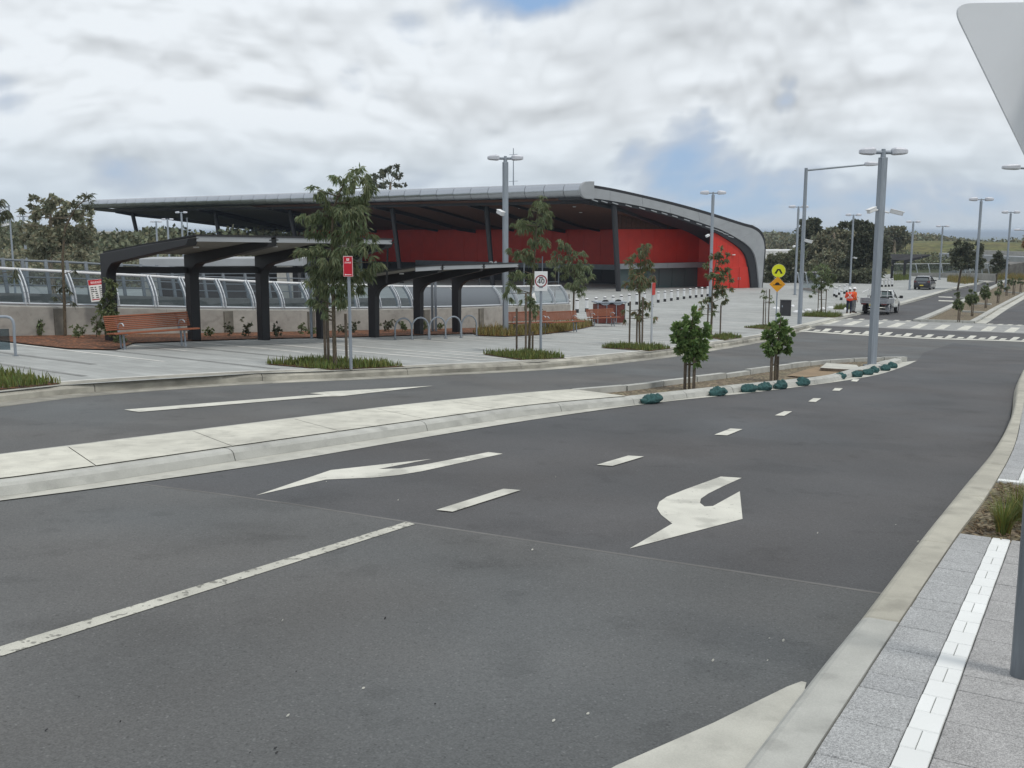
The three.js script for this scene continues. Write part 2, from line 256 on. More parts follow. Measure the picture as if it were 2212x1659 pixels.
const canvasMat = (w, h, draw, o = {}) => { const c = document.createElement('canvas'); c.width = w; c.height = h; draw(c.getContext('2d'), w, h); const t = new THREE.CanvasTexture(c); t.colorSpace = THREE.SRGBColorSpace; return S({ map: t, roughness: .45, ...o }); };
// ---------------------------------------------------------------- ground, roads, kerbs
const KH = .15;
const line = (pts, h = 0) => pts.map(([x, y]) => P2(V(x, y, h)));
// front edge of the plaza kerb
const kerbL = line([[-200, 869], [0, 846.5], [135, 832], [553, 806.5], [716, 801.2], [878, 794.5], [1166.5, 781.5], [1403, 761], [1467, 753], [1575, 738], [1642, 727], [1695, 714.6], [1748, 702]], KH);
const kerbFar = line([[1748, 702], [1800, 689], [1829, 681.5], [1870, 672.5], [1941.5, 656.7], [2060, 624], [2116, 612], [2150, 605]], KH);
// right kerb: road edge and footpath edge
const kerbR = [[-1.6, -3.2]].concat(line([[1627, 1659], [1751, 1494], [1839, 1384], [1979.5, 1191.5], [2066, 1080], [2136.6, 994.6], [2181, 911.6], [2192, 842], [2207, 806], [2260, 778], [2420, 745]], 0));
kerbR[0] = [kerbR[1][0] - (kerbR[2][0] - kerbR[1][0]) * 3, kerbR[1][1] - (kerbR[2][1] - kerbR[1][1]) * 3];
const MH = .12;
// median with the planted island
const medL = line([[-200, 1006], [0, 981], [553, 912.5], [900, 871], [1166.5, 845.5], [1231, 841]], MH);
const medR = line([[-200, 1062], [0, 1041], [553, 962.5], [900, 913], [1166.5, 876], [1364, 858]], MH);
const islL = line([[1231, 841], [1362, 830], [1422, 822], [1538, 809], [1598.5, 800.6], [1798, 776], [1890, 772.5], [1951, 772]], MH);
const islR = line([[1364, 858], [1598.5, 832.5], [1790, 813], [1876, 792], [1945, 774]], MH);
const gutR = line([[-200, 1105], [0, 1083.6], [553, 1007.5], [900, 949], [1166.5, 905.5], [1418, 871], [1642, 847], [1876, 814.5], [1950, 793], [1980, 780]], 0);

const plazaTest = kerbL.concat(kerbFar);
{
  // the land to the horizon
  const terr = (x, f) => { const s = RD[0] * x + RD[1] * f, d = Math.hypot(x, f); let y = G(x, f) - .16 - 1.2 * sstep(s, 60, 130) * 0 - 6 * sstep(d, 190, 420) - 30 * sstep(d, 500, 3000); const m = ((x - 118) / 46) ** 2 + ((f - 268) / 40) ** 2; y += 6.6 * Math.exp(-m * m * .5); return y; };
  const N = 150, pos = [], idx = [], uv = [];
  const ax = (t) => Math.sign(t) * (40 * Math.abs(t) + 8500 * Math.abs(t) ** 5);
  for (let j = 0; j <= N; j++) for (let i = 0; i <= N; i++) { const x = 40 + ax(i / N * 2 - 1) * 1.0, f = 80 + ax(j / N * 2 - 1) * 1.0; const inner = Math.abs(i / N * 2 - 1) < .0; pos.push(x, terr(x, f), -f); uv.push(x, f); }
  for (let j = 0; j < N; j++) for (let i = 0; i < N; i++) { const a = j * (N + 1) + i, b = a + 1, c = a + N + 1, d = c + 1; idx.push(a, b, d, a, d, c); }
  const g = new THREE.BufferGeometry(); g.setAttribute('position', new THREE.Float32BufferAttribute(pos, 3)); g.setAttribute('uv', new THREE.Float32BufferAttribute(uv, 2)); g.setIndex(idx); g.computeVertexNormals();
  struct(add('ground', g, M.field));
  globalThis.TERR = terr;
}
const rightEdge = kerbR.slice();
const roadPoly = kerbL.concat(kerbFar, line([[2212, 596], [2700, 640]]), rightEdge.slice().reverse(), [[kerbR[0][0] - 2, kerbR[0][1] - 1], [-26, -14]]);
struct(drape('road', roadPoly, 0, M.asphaltOld, .7, scene, .16));
// newer, darker asphalt beyond the seam
const seam = line([[306, 1046.5], [553, 1078], [897, 1131], [1296, 1191], [1453, 1214.6], [1905, 1283]]);
const newPoly = seam.concat(kerbR.slice(4, 11), line([[2300, 764], [2212, 757], [2060, 741], [1995, 762], [1981, 779.5]]), gutR.slice(3, 9).reverse(), [gutR[2]]);
const newRoad = struct(drape('new_asphalt', newPoly, .004, M.asphaltNew, .7, scene, .16));
kerbRun(newRoad, 'seam', smooth(seam, .5), [[.012, -.03], [.012, .0015], [-.008, .0065], [-.008, -.03]], 9, M.seam, 0);
// raised crossing beyond: dark ramp, paved table, far roads
const R4 = (x, y) => [(1800 + x * .34358) / 1.15732, (360 + y * .34358) / 1.15732];
struct(drape('crossing_ramp', line([R4(575, 1358), R4(640, 1319), R4(2212, 1379), R4(2700, 1398), R4(2700, 1460), R4(2212, 1441)]), .006, M.asphaltNew, .8, scene, .12));
const table = struct(drape('crossing_table', line([R4(640, 1319), R4(760, 1272), R4(915, 1274), R4(1400, 1290), R4(1860, 1307), R4(2212, 1318), R4(2700, 1335), R4(2700, 1398), R4(2212, 1379)]), .007, S({ map: T.concrete, color: lin(.50, .51, .51), roughness: .9 }), .8));
const medFar = line([R4(1405, 1291), R4(1700, 1167), R4(1900, 1075), R4(2080, 985), R4(2180, 960), R4(2330, 1040), R4(2212, 1100), R4(2030, 1200), R4(1855, 1305)]);
struct(drape('far_road', kerbFar.slice(2, 8).concat(line([R4(2120, 985), R4(2080, 986), R4(1900, 1078), R4(1700, 1170), R4(1405, 1292), R4(915, 1275)])), .005, M.asphaltNew, 1, scene, .12));
struct(drape('far_road', line([R4(1860, 1307), R4(2212, 1155), R4(2420, 1060), R4(2800, 1100), R4(2700, 1335), R4(2212, 1318)]), .005, M.asphaltNew, 1, scene, .12));

// plaza paving: from the kerb back past the station
const farBack = [[70, 150], [-40, 185], [-95, 175], [-70, 90], [-36, 26]];
const plazaPoly = kerbL.concat(kerbFar.slice(1), [[62, 133]], farBack);
const plaza = struct(drape('plaza', plazaPoly, KH, M.plaza, 1.6));
{ // turn the paving pattern to the line of the bands
  const uv = plaza.geometry.attributes.uv, c = .78, s = .63; for (let i = 0; i < uv.count; i++) { const x = uv.getX(i), f = uv.getY(i); uv.setXY(i, x * c - f * s, x * s + f * c); }
}
// pale bands in the paving, laid across the fall
{
  const b = [.785, -.62], n = [.62, .785], clear = (x, f) => inPoly(x, f, plazaPoly);
  const edge = (x, f) => { let m = 9e9; for (let i = 1; i < kerbL.length; i++) { const [ax, af] = kerbL[i - 1], [bx, bf] = kerbL[i], k = clamp(((x - ax) * (bx - ax) + (f - af) * (bf - af)) / ((bx - ax) ** 2 + (bf - af) ** 2), 0, 1); m = Math.min(m, Math.hypot(x - ax - k * (bx - ax), f - af - k * (bf - af))); } return m; };
  let q = 4;
  while (q < 96) {
    q += rr(.6, 1.5) * (q > 50 ? 1.6 : 1); const bm = rnd() < .3 ? M.bandDark : M.band;
    let p = -34 + rr(0, 6);
    while (p < 44) {
      const L = rr(3, 13), gap = rr(.3, 6); const seg = []; for (let t = 0; t <= L; t += .6) { const x = b[0] * (p + t) + n[0] * q, f = b[1] * (p + t) + n[1] * q; if (clear(x, f) && f > 9 && f < 105 && edge(x, f) > .5) seg.push([x, f]); else if (seg.length) break; }
      if (seg.length > 3) { const w = rr(.05, .085), a = seg[0], z = seg.at(-1), o = (p, k) => [p[0] + n[0] * k, p[1] + n[1] * k]; drape('paving_band', [o(a, -w), o(z, -w), o(z, w), o(a, w)], KH + .005, bm, 1.6, plaza); }
      p += L + gap;
    }
  }
}
// kerbs, in cast lengths with open joints
const prof = (w, g = 0) => [[0, -.12], [0, .10], [-.018, KH - .02], [-.05, KH], [-w, KH + .003], [-w, -.12]];      // road on the right of travel
{
  const k = new THREE.Group(); k.name = 'plaza_kerb'; scene.add(k); struct(k);
  const L1 = smooth(kerbL, .5);
  kerbRun(k, 'kerb_stone', L1, [[.02, -.12], [.02, .09], [-.01, KH - .02], [-.05, KH + .004], [-.34, KH + .008], [-.34, -.12]], 3.1, M.kerbStained);
  kerbRun(k, 'gutter', L1, [[.022, -.12], [.022, .014], [.36, .008], [.36, -.12]], 6.2, M.kerbStained);
  kerbRun(k, 'kerb_edging', L1, [[-.342, 0], [-.342, KH + .012], [-.43, KH + .012], [-.43, 0]], 6.2, M.band);
  const L2 = smooth(kerbFar, .8);
  kerbRun(k, 'kerb_stone', L2, [[.02, -.12], [.02, .09], [-.01, KH - .02], [-.05, KH + .004], [-.55, KH + .008], [-.55, -.12]], 6, M.gutter);
}
{
  const k = new THREE.Group(); k.name = 'median_kerb'; scene.add(k); struct(k);
  const r1 = smooth(medR.concat(islR.slice(1)), .5), l1 = smooth(medL, .5);
  // right hand kerb with its gutter
  kerbRun(k, 'kerb_stone', smooth(medR.concat([[lerp(medR.at(-1)[0], islR[1][0], .04), lerp(medR.at(-1)[1], islR[1][1], .04)]]), .5), [[.06, -.1], [.055, .015], [.03, .085], [.005, MH - .012], [-.04, MH], [-.14, MH + .002], [-.14, -.1]], 2.9, M.kerb);
  kerbRun(k, 'kerb_stone', l1, [[.10, -.1], [.10, MH], [-.02, MH], [-.05, MH - .03], [-.06, -.1]], 2.9, M.kerb);
  const gp = []; const a = smooth(medR.concat(islR.slice(1)), .6), b = smooth(gutR, .6);
  kerbRun(k, 'kerb_stone', smooth(islR, .4), [[.06, -.1], [.055, .02], [.03, .09], [.0, MH - .012], [-.03, MH], [-.15, MH + .002], [-.16, -.1]], 1.55, M.kerb, .015, .006);
  kerbRun(k, 'kerb_stone', smooth(islL, .4), [[.15, -.1], [.15, MH + .01], [.02, MH + .012], [-.0, MH - .02], [-.01, -.1]], 1.35, M.kerb, .045, .018);
  // rounded nose
  const nose = smooth([islL.at(-1), P2(V(1962, 773.5, MH)), islR.at(-1)], .15);
  add('kerb_stone', sweep(nose, [[.15, -.1], [.15, MH + .012], [.02, MH + .012], [0, MH - .02], [-.01, -.1]]), M.kerb, k);
  drape('gutter', smooth(medR.concat(islR.slice(1)), .6).map((p) => p).concat(smooth(gutR, .6).reverse()), .009, M.gutter, .8, k);
}
// concrete slabs of the median
{
  const n = 9, pieces = 7, L = smooth(medL, .3), R = smooth(medR, .3), at = (l, t) => { const s = t * (l.length - 1), i = Math.min(l.length - 2, Math.floor(s)), k = s - i; return [lerp(l[i][0], l[i + 1][0], k), lerp(l[i][1], l[i + 1][1], k)]; };
  const mix = (p, q, k) => [lerp(p[0], q[0], k), lerp(p[1], q[1], k)];
  const m = new THREE.Group(); m.name = 'median'; scene.add(m); struct(m);
  // cut across at equal distances along the right kerb
  for (let i = 0; i < pieces; i++) {
    const a = i / pieces, b = (i + 1) / pieces - .0010, q = [];
    for (const t of [a, (a + b) / 2, b]) q.push(mix(at(R, t), at(L, t), .075)); for (const t of [b, (a + b) / 2, a]) q.push(mix(at(L, t), at(R, t), .06));
    drape('slab', q, MH + .012, M.slab, .8, m);
  }
  drape('joint_bed', [0, .25, .5, .75, 1].map((t) => mix(at(R, t), at(L, t), .05)).concat([1, .75, .5, .25, 0].map((t) => at(L, t))), MH - .012, M.joint, .8, m);
  // soil of the island, a little below the kerb
  struct(drape('island_soil', smooth(islL, .5).concat(smooth(islR, .5).reverse()), .03, M.bark, .5));
  struct(drape('bare_sand', line([[1700, 812], [1735, 800], [1762, 793], [1830, 798], [1845, 803], [1790, 811], [1740, 815]], .05), .055, M.sand, .5));
}
// painted markings
const marks = [];
function mark(pts, label, cat, mat = M.paint, lift = .008, group) { const m = drape('road_marking', line(pts), lift, mat, .8); m.userData = { label, category: cat }; if (group) m.userData.group = group; return m; }
mark([[-400, 1528], [0, 1398], [878, 1127.7], [896.5, 1133], [0, 1419.6], [-400, 1552]], 'long worn white lane line running up to the asphalt seam', 'lane line', M.paintWorn, .004);
[[[[942.5, 1104.7], [1087.4, 1058.7], [1124.5, 1061.7], [977.5, 1108.6]], 'nearest and longest white dash, just beyond the end of the solid lane line'],
 [[[1289, 1006.5], [1357, 986.5], [1391, 988.5], [1323, 1009]], 'second white dash of the lane row, level with the tail of the left arrow'],
 [[[1543, 941], [1578, 927.5], [1604, 929], [1571, 942.5]], 'third white dash of the lane row counted from the seam'],
 [[[1673.5, 899], [1694, 890], [1711, 890.4], [1694, 900]], 'fourth white dash of the lane row, midway to the island nose'],
 [[[1745.5, 869], [1756.7, 861.6], [1774, 862], [1762, 870]], 'fifth white dash of the lane row, short, third from its far end'],
 [[[1797.7, 845], [1803.7, 839.5], [1820.4, 840], [1813.5, 845.5]], 'sixth white dash of the lane row, last but one towards the island'],
 [[[1837.6, 824.7], [1842.6, 820.6], [1856.5, 820.6], [1851, 825.6]], 'farthest and smallest white dash, beside the green sandbags near the lamp pole']].forEach(([p, l]) => mark(p, l, 'lane dash', M.paint, .013, 'white dashes of the lane line'));
mark([[553, 1072], [714.8, 1017], [933, 992.8], [817.4, 1014.8], [861.5, 1013.5], [912, 1006], [962.6, 996.3], [1054.8, 978], [1086, 981.6], [909, 1020], [860, 1028], [805.3, 1033.4], [704.2, 1037.7]], 'long white turn arrow pointing left beside the median gutter', 'road arrow');
mark([[1360, 1187], [1452, 1133], [1428, 1114], [1419, 1100], [1424, 1086], [1440, 1075], [1480, 1059], [1557, 1031], [1602, 1034], [1562, 1052], [1530, 1068], [1514, 1079], [1512, 1088], [1522, 1096], [1540, 1095], [1598, 1063], [1604, 1123]], 'white hooked turn arrow in the right hand lane', 'road arrow');
mark([[268, 886], [660, 855.2], [700, 853], [668, 850.5], [705, 847], [937, 834], [735, 857], [702, 857.5], [300, 891]], 'long thin white straight arrow in the lane next to the plaza', 'road arrow');
const zb = [[730, 1312, 825, 1285, 885, 1287, 795, 1314], [890, 1318, 975, 1290, 1040, 1292, 960, 1320], [1050, 1325, 1130, 1297, 1195, 1299, 1120, 1328], [1210, 1332, 1290, 1302, 1355, 1304, 1285, 1335], [1380, 1340, 1455, 1307, 1518, 1309, 1450, 1343], [1555, 1347, 1620, 1315, 1680, 1317, 1625, 1350], [1720, 1352, 1780, 1322, 1845, 1325, 1800, 1356], [1895, 1360, 1950, 1328, 2015, 1330, 1970, 1363], [2065, 1368, 2120, 1336, 2185, 1338, 2140, 1372], [2240, 1376, 2290, 1343, 2355, 1346, 2315, 1380]];
{
  const z = new THREE.Group(); z.name = 'zebra_crossing'; scene.add(z); tag(z, 'white striped zebra crossing on the raised grey table across the road', 'zebra crossing');
  zb.forEach((q) => drape('stripe', line([[q[0], q[1]], [q[2], q[3]], [q[4], q[5]], [q[6], q[7]]].map((p) => R4(...p))), .012, M.paint, 1, z));
  const h = new THREE.Group(); h.name = 'hump_marking'; scene.add(h); tag(h, 'white toothed line painted across the road before the zebra crossing', 'road marking');
  const base = [[575, 1362], [900, 1384], [1150, 1397], [1500, 1416], [1850, 1426], [2212, 1438], [2500, 1447]];
  drape('baseline', line(base.map(([x, y]) => R4(x, y - 5)).concat(base.slice().reverse().map(([x, y]) => R4(x, y + 3)))), .012, M.paint, 1, h);
  const by = (x) => { for (let i = 1; i < base.length; i++) if (x <= base[i][0]) return lerp(base[i - 1][1], base[i][1], (x - base[i - 1][0]) / (base[i][0] - base[i - 1][0])); return 1440; };
  const tt = [590, 735, 880, 1030, 1180, 1325, 1480, 1632, 1790, 1942, 2105, 2260];
  tt.forEach((x, i) => {
    drape('tooth', line([R4(x, by(x) - 6), R4(x + 48, by(x) - 6), R4(x + 80, by(x) - 27), R4(x + 34, by(x) - 29)]), .0125, M.paint, 1, h);
    const m = x + 82, k = m + 4; drape('tooth', line([R4(k, by(k) - 6), R4(k + 46, by(k) - 6), R4(k + 62, by(k) - 15), R4(k + 20, by(k) - 16)]), .0125, M.paint, 1, h);
  });
  const f = new THREE.Group(); f.name = 'hump_marking'; f.name = numbered('far_hump_marking'); scene.add(f); tag(f, 'row of small white dashes just beyond the zebra crossing', 'road marking');
  for (const [x, y] of [[915, 1271], [1000, 1275], [1085, 1278], [1170, 1281], [1255, 1284], [1340, 1287], [1935, 1310], [2010, 1313], [2080, 1315], [2150, 1318]]) drape('dash', line([R4(x, y + 4), R4(x + 22, y - 2), R4(x + 56, y - 1), R4(x + 38, y + 5)]), .012, M.paint, 1, f);
  mark([R4(1590, 1110), R4(1690, 1113), R4(1690, 1119), R4(1590, 1115)], 'thin white bar on the far road beyond the crossing, farther of two', 'road marking');
  mark([R4(1590, 1137), R4(1700, 1140), R4(1700, 1147), R4(1590, 1143)], 'thin white bar on the far road beyond the crossing, nearer of two', 'road marking');
}
// the right hand footpath: kerb, granite pavers, white tile strip
{
  const fp = new THREE.Group(); fp.name = 'footpath'; scene.add(fp); struct(fp);
  const kin = line([[1735, 1659], [1818, 1531], [1904.5, 1399], [2070, 1152.6], [2125, 1080], [2189, 967], [2206, 898], [2216, 850], [2228, 812]], KH);
  kin.unshift([kin[0][0] - (kin[1][0] - kin[0][0]) * 4, kin[0][1] - (kin[1][1] - kin[0][1]) * 4]);
  const kR = new THREE.Group(); kR.name = 'footpath_kerb'; scene.add(kR); struct(kR);
  // kerb between the two measured edges, in cast lengths
  const A = smooth(kerbR.slice(0, 10), .12), B = smooth(kin, .12), at = (l, t) => { const s = clamp(t, 0, 1) * (l.length - 1), i = Math.min(l.length - 2, Math.floor(s)), k = s - i; return [lerp(l[i][0], l[i + 1][0], k), lerp(l[i][1], l[i + 1][1], k)]; };
  const near = (p, l) => { let m = 9e9, r; for (const q of l) { const d = Math.hypot(p[0] - q[0], p[1] - q[1]); if (d < m) { m = d; r = q; } } return r; };
  const acc = [0]; for (let i = 1; i < A.length; i++) acc.push(acc[i - 1] + Math.hypot(A[i][0] - A[i - 1][0], A[i][1] - A[i - 1][1]));
  const jp = P2(V(1839, 1384, 0)); let jS = acc[A.indexOf(near(jp, A))];
  const cuts = [0, jS - 4.8, jS - 2.4, jS]; for (let s = jS + 1.9; s < acc.at(-1); s += 1.9) cuts.push(s); cuts.push(acc.at(-1));
  for (let c = 0; c < cuts.length - 1; c++) {
    const ptA = (s) => { let i = 1; while (i < acc.length - 1 && acc[i] < s) i++; const k = (s - acc[i - 1]) / (acc[i] - acc[i - 1]); return [lerp(A[i - 1][0], A[i][0], k), lerp(A[i - 1][1], A[i][1], k)]; };
    const onB = (p) => { let m = 9e9, r; for (let i = 1; i < B.length; i++) { const [ax, af] = B[i - 1], [bx, bf] = B[i], k = clamp(((p[0] - ax) * (bx - ax) + (p[1] - af) * (bf - af)) / ((bx - ax) ** 2 + (bf - af) ** 2), 0, 1), q = [lerp(ax, bx, k), lerp(af, bf, k)], d = Math.hypot(q[0] - p[0], q[1] - p[1]); if (d < m) { m = d; r = q; } } return r; };
    const e0 = cuts[c] + .004, e1 = cuts[c + 1] - .004; if (e1 - e0 < .15) continue; const ss = [e0, e0 + .012]; for (let s = e0 + .15; s < e1 - .1; s += .15) ss.push(s); ss.push(e1 - .012, e1);
    const rings = ss.map((s, n) => { const a = ptA(s), b = onB(a), dn = n === 0 || n === ss.length - 1 ? .008 : 0, mx = (k) => [lerp(a[0], b[0], k), lerp(a[1], b[1], k)]; return [[mx(0), -.1], [mx(0), .004], [mx(.13), .085], [mx(.19), .122], [mx(.28), KH - .008], [mx(.38), KH], [mx(1), KH + .003], [mx(1), -.1]].map(([p, h]) => [p[0], G(...p) + h - (h > 0 ? dn : 0), -p[1]]); });
    const t = []; for (let i = 0; i < rings.length - 1; i++) for (let j = 0; j < 8; j++) { const k = (j + 1) % 8; t.push(rings[i][j], rings[i + 1][j], rings[i + 1][k], rings[i][j], rings[i + 1][k], rings[i][k]); }
    for (const [r, f] of [[rings[0], 1], [rings.at(-1), 0]]) for (let j = 1; j < 7; j++) f ? t.push(r[0], r[j], r[j + 1]) : t.push(r[0], r[j + 1], r[j]);
    const g = new THREE.BufferGeometry(); g.setAttribute('position', new THREE.BufferAttribute(new Float32Array(t.flat()), 3));
    add('kerb_stone', uvBox(g), c < 3 ? M.kerb : M.kerbWarm, kR);
  }
  drape('layback', line([[1329, 1659], [1540, 1566], [1700, 1487], [1731, 1475.5], [1742, 1478], [1738, 1492], [1751, 1494], [1627, 1659]]).concat([[kerbR[0][0], kerbR[0][1]], [kerbR[0][0] - 1.2, kerbR[0][1] - .1]]), .009, M.gutter, .5, kR);
  // local frame along the white strip
  const s0 = V(1919, 1659, KH), s1 = V(2143, 1161, KH), e0 = V(2004, 1659, KH), dv = [s1.x - s0.x, -s1.z + s0.z], dl = Math.hypot(...dv); dv[0] /= dl; dv[1] /= dl; const nv = [dv[1], -dv[0]];
  const W = Math.max(.09, (e0.x - s0.x) * nv[0] + (-e0.z + s0.z) * nv[1]), o = P2(s0), F = (a, c) => [o[0] + dv[0] * a + nv[0] * c, o[1] + dv[1] * a + nv[1] * c];
  const kerbC = (a) => { const p = F(a, 0); let m = 9e9, r = 0; for (const q of B) { const da = (q[0] - o[0]) * dv[0] + (q[1] - o[1]) * dv[1], c = (q[0] - o[0]) * nv[0] + (q[1] - o[1]) * nv[1]; if (Math.abs(da - a) < m) { m = Math.abs(da - a); r = c; } } return r; };
  function stone(name, q, mat, lift = 0) {                 // bevelled slab on four corners in plan
    const cx = q.reduce((s, p) => s + p[0], 0) / 4, cf = q.reduce((s, p) => s + p[1], 0) / 4, ins = (k) => q.map(([x, f]) => { const L = Math.hypot(cx - x, cf - f); return [x + (cx - x) * k / L, f + (cf - f) * k / L]; });
    const r = [[ins(.004), -.05], [ins(.004), -.005], [ins(.009), 0]].map(([p, h]) => p.map(([x, f]) => [x, G(x, f) + KH + h + lift, -f])), t = [];
    for (let i = 0; i < 2; i++) for (let j = 0; j < 4; j++) { const k = (j + 1) % 4; t.push(r[i][j], r[i + 1][j], r[i + 1][k], r[i][j], r[i + 1][k], r[i][k]); }
    t.push(r[2][0], r[2][2], r[2][1], r[2][0], r[2][3], r[2][2]);
    const g = new THREE.BufferGeometry(); g.setAttribute('position', new THREE.BufferAttribute(new Float32Array(t.flat()), 3)); const u = uvBox(g); const uv = u.attributes.uv, ou = rr(0, 9), ov = rr(0, 9); for (let i = 0; i < uv.count; i++) uv.setXY(i, uv.getX(i) + ou, uv.getY(i) + ov);
    add(name, u, mat, fp);
  }
  const pick = () => M.granite[Math.min(1, Math.floor(rnd() * 2))];
  const end = dl; let a = -2.2, i = 0; const rows = [.36, .36, .19, .36, .36, .36, .19];
  const rowsFrom = (a0, a1, W0 = W) => { let a = a0, i = 0; while (a < a1 - .02) { const b = Math.min(a + rows[i++ % 7], a1); stone('paver', [F(a, kerbC(a) + .004), F(a, 0), F(b, 0), F(b, kerbC(b) + .004)].reverse(), pick(), rr(-.0015, .0015)); a = b; } };
  rowsFrom(-2.2, end);
  a = -2.2; i = 0; const r2 = [.19, .36, .36, .36, .19, .36]; while (a < end - .02) { const b = Math.min(a + r2[i++ % 6], end), sp = i % 2 ? .72 : .46; stone('paver', [F(a, W), F(a, W + sp), F(b, W + sp), F(b, W)].reverse(), M.granite[2], rr(-.0015, .0015)); stone('paver', [F(a, W + sp), F(a, W + sp + .75), F(b, W + sp + .75), F(b, W + sp)].reverse(), M.granite[2], rr(-.0015, .0015)); stone('paver', [F(a, W + sp + .75), F(a, W + sp + 1.7), F(b, W + sp + 1.7), F(b, W + sp + .75)].reverse(), M.granite[2], 0); a = b; }
  a = -2.2; i = 0; while (a < end - .02) { const b = Math.min(a + .185, end); if (i++ % 2) { stone('white_tile', [F(a, 0), F(a, W * .48), F(b, W * .48), F(b, 0)].reverse(), M.whiteTile, .001); stone('white_tile', [F(a, W * .48), F(a, W), F(b, W), F(b, W * .48)].reverse(), M.whiteTile, .001); } else stone('white_tile', [F(a, 0), F(a, W), F(b, W), F(b, 0)].reverse(), M.whiteTile, .001); a = b; }
  // bedding under the stones, the planted bed and the paving beyond it
  const bed0 = end + .01, bed1 = (() => { const q = P2(V(2150, 1037, KH)); return (q[0] - o[0]) * dv[0] + (q[1] - o[1]) * dv[1]; })();
  const side = (a0, a1, c1) => { const l = []; for (let k = 0; k <= 12; k++) { const a = lerp(a0, a1, k / 12); l.push(F(a, kerbC(a) + .002)); } return l.concat([F(a1, c1), F(a0, c1)]); };
  drape('bedding', side(-2.6, bed0, W + 3), KH - .035, M.joint, .6, fp);
  globalThis.BED = { F, kerbC, bed0, bed1, W };
  const soil = struct(drape('planting_bed', side(bed0, bed1, W + .62), KH - .02, M.bark, .4)); 
  { // bark chips lying in the bed
    const gs = []; for (let k = 0; k < 900; k++) { const a = rr(bed0 + .03, bed1 - .03), c = rr(kerbC(a) + .04, W + .6), [x, f] = F(a, c); gs.push(xf(new THREE.BoxGeometry(rr(.015, .05), .006, rr(.008, .016)), x, G(x, f) + KH - .014 + rr(0, .012), -f, rr(-.4, .4), rr(0, 6), rr(-.4, .4))); }
    const ch = add('bark_chips', gs, S({ map: T.bark, color: lin(.85, .72, .62), roughness: 1 }), soil); ch.userData.kind = 'stuff';
  }
  a = bed1 + .01; rowsFrom(bed1 + .12, bed1 + 5); stone('white_tile', [F(bed1, kerbC(bed1) + .004), F(bed1, W), F(bed1 + .115, W), F(bed1 + .115, kerbC(bed1) + .004)].reverse(), M.whiteTile);
  for (let a = bed1; a < bed1 + 5; a += .185) stone('white_tile', [F(a + (a === bed1 ? .12 : 0), 0), F(a + (a === bed1 ? .12 : 0), W), F(a + .185, W), F(a + .185, 0)].reverse(), M.whiteTile, .001);
  const kinFar = B.filter((p) => (p[0] - o[0]) * dv[0] + (p[1] - o[1]) * dv[1] > bed1);
  drape('paving', kinFar.concat([[kinFar.at(-1)[0] + 12, kinFar.at(-1)[1] - 4], [kinFar[0][0] + 12, kinFar[0][1] - 6], F(bed1, W + 3), F(bed1, W), F(bed1, kerbC(bed1))]), KH - .02, M.granite[0], .8, fp);
  drape('paving', [F(-2.4, W + 1.9), F(bed1, W + .64), F(bed1, W + 14), F(-2.4, W + 14)], KH - .03, M.granite[2], .8, fp);
}
// mulch along the wall and grassed beds by the kerb
struct(drape('mulch_bed', line([[-90, 734], [0, 738], [147, 755], [250, 757.5], [290, 742.5], [425, 737.5], [553, 733.5], [815, 728], [1020, 721.5], [1035, 726], [1090, 728], [1160, 724.5], [1230, 716.5], [1284, 704.5], [1268, 696], [1240, 687], [1180, 686], [1075, 688], [900, 694], [720, 700], [560, 705], [400, 709], [200, 716], [0, 725], [-90, 729]], KH), KH + .03, M.mulch, .8));
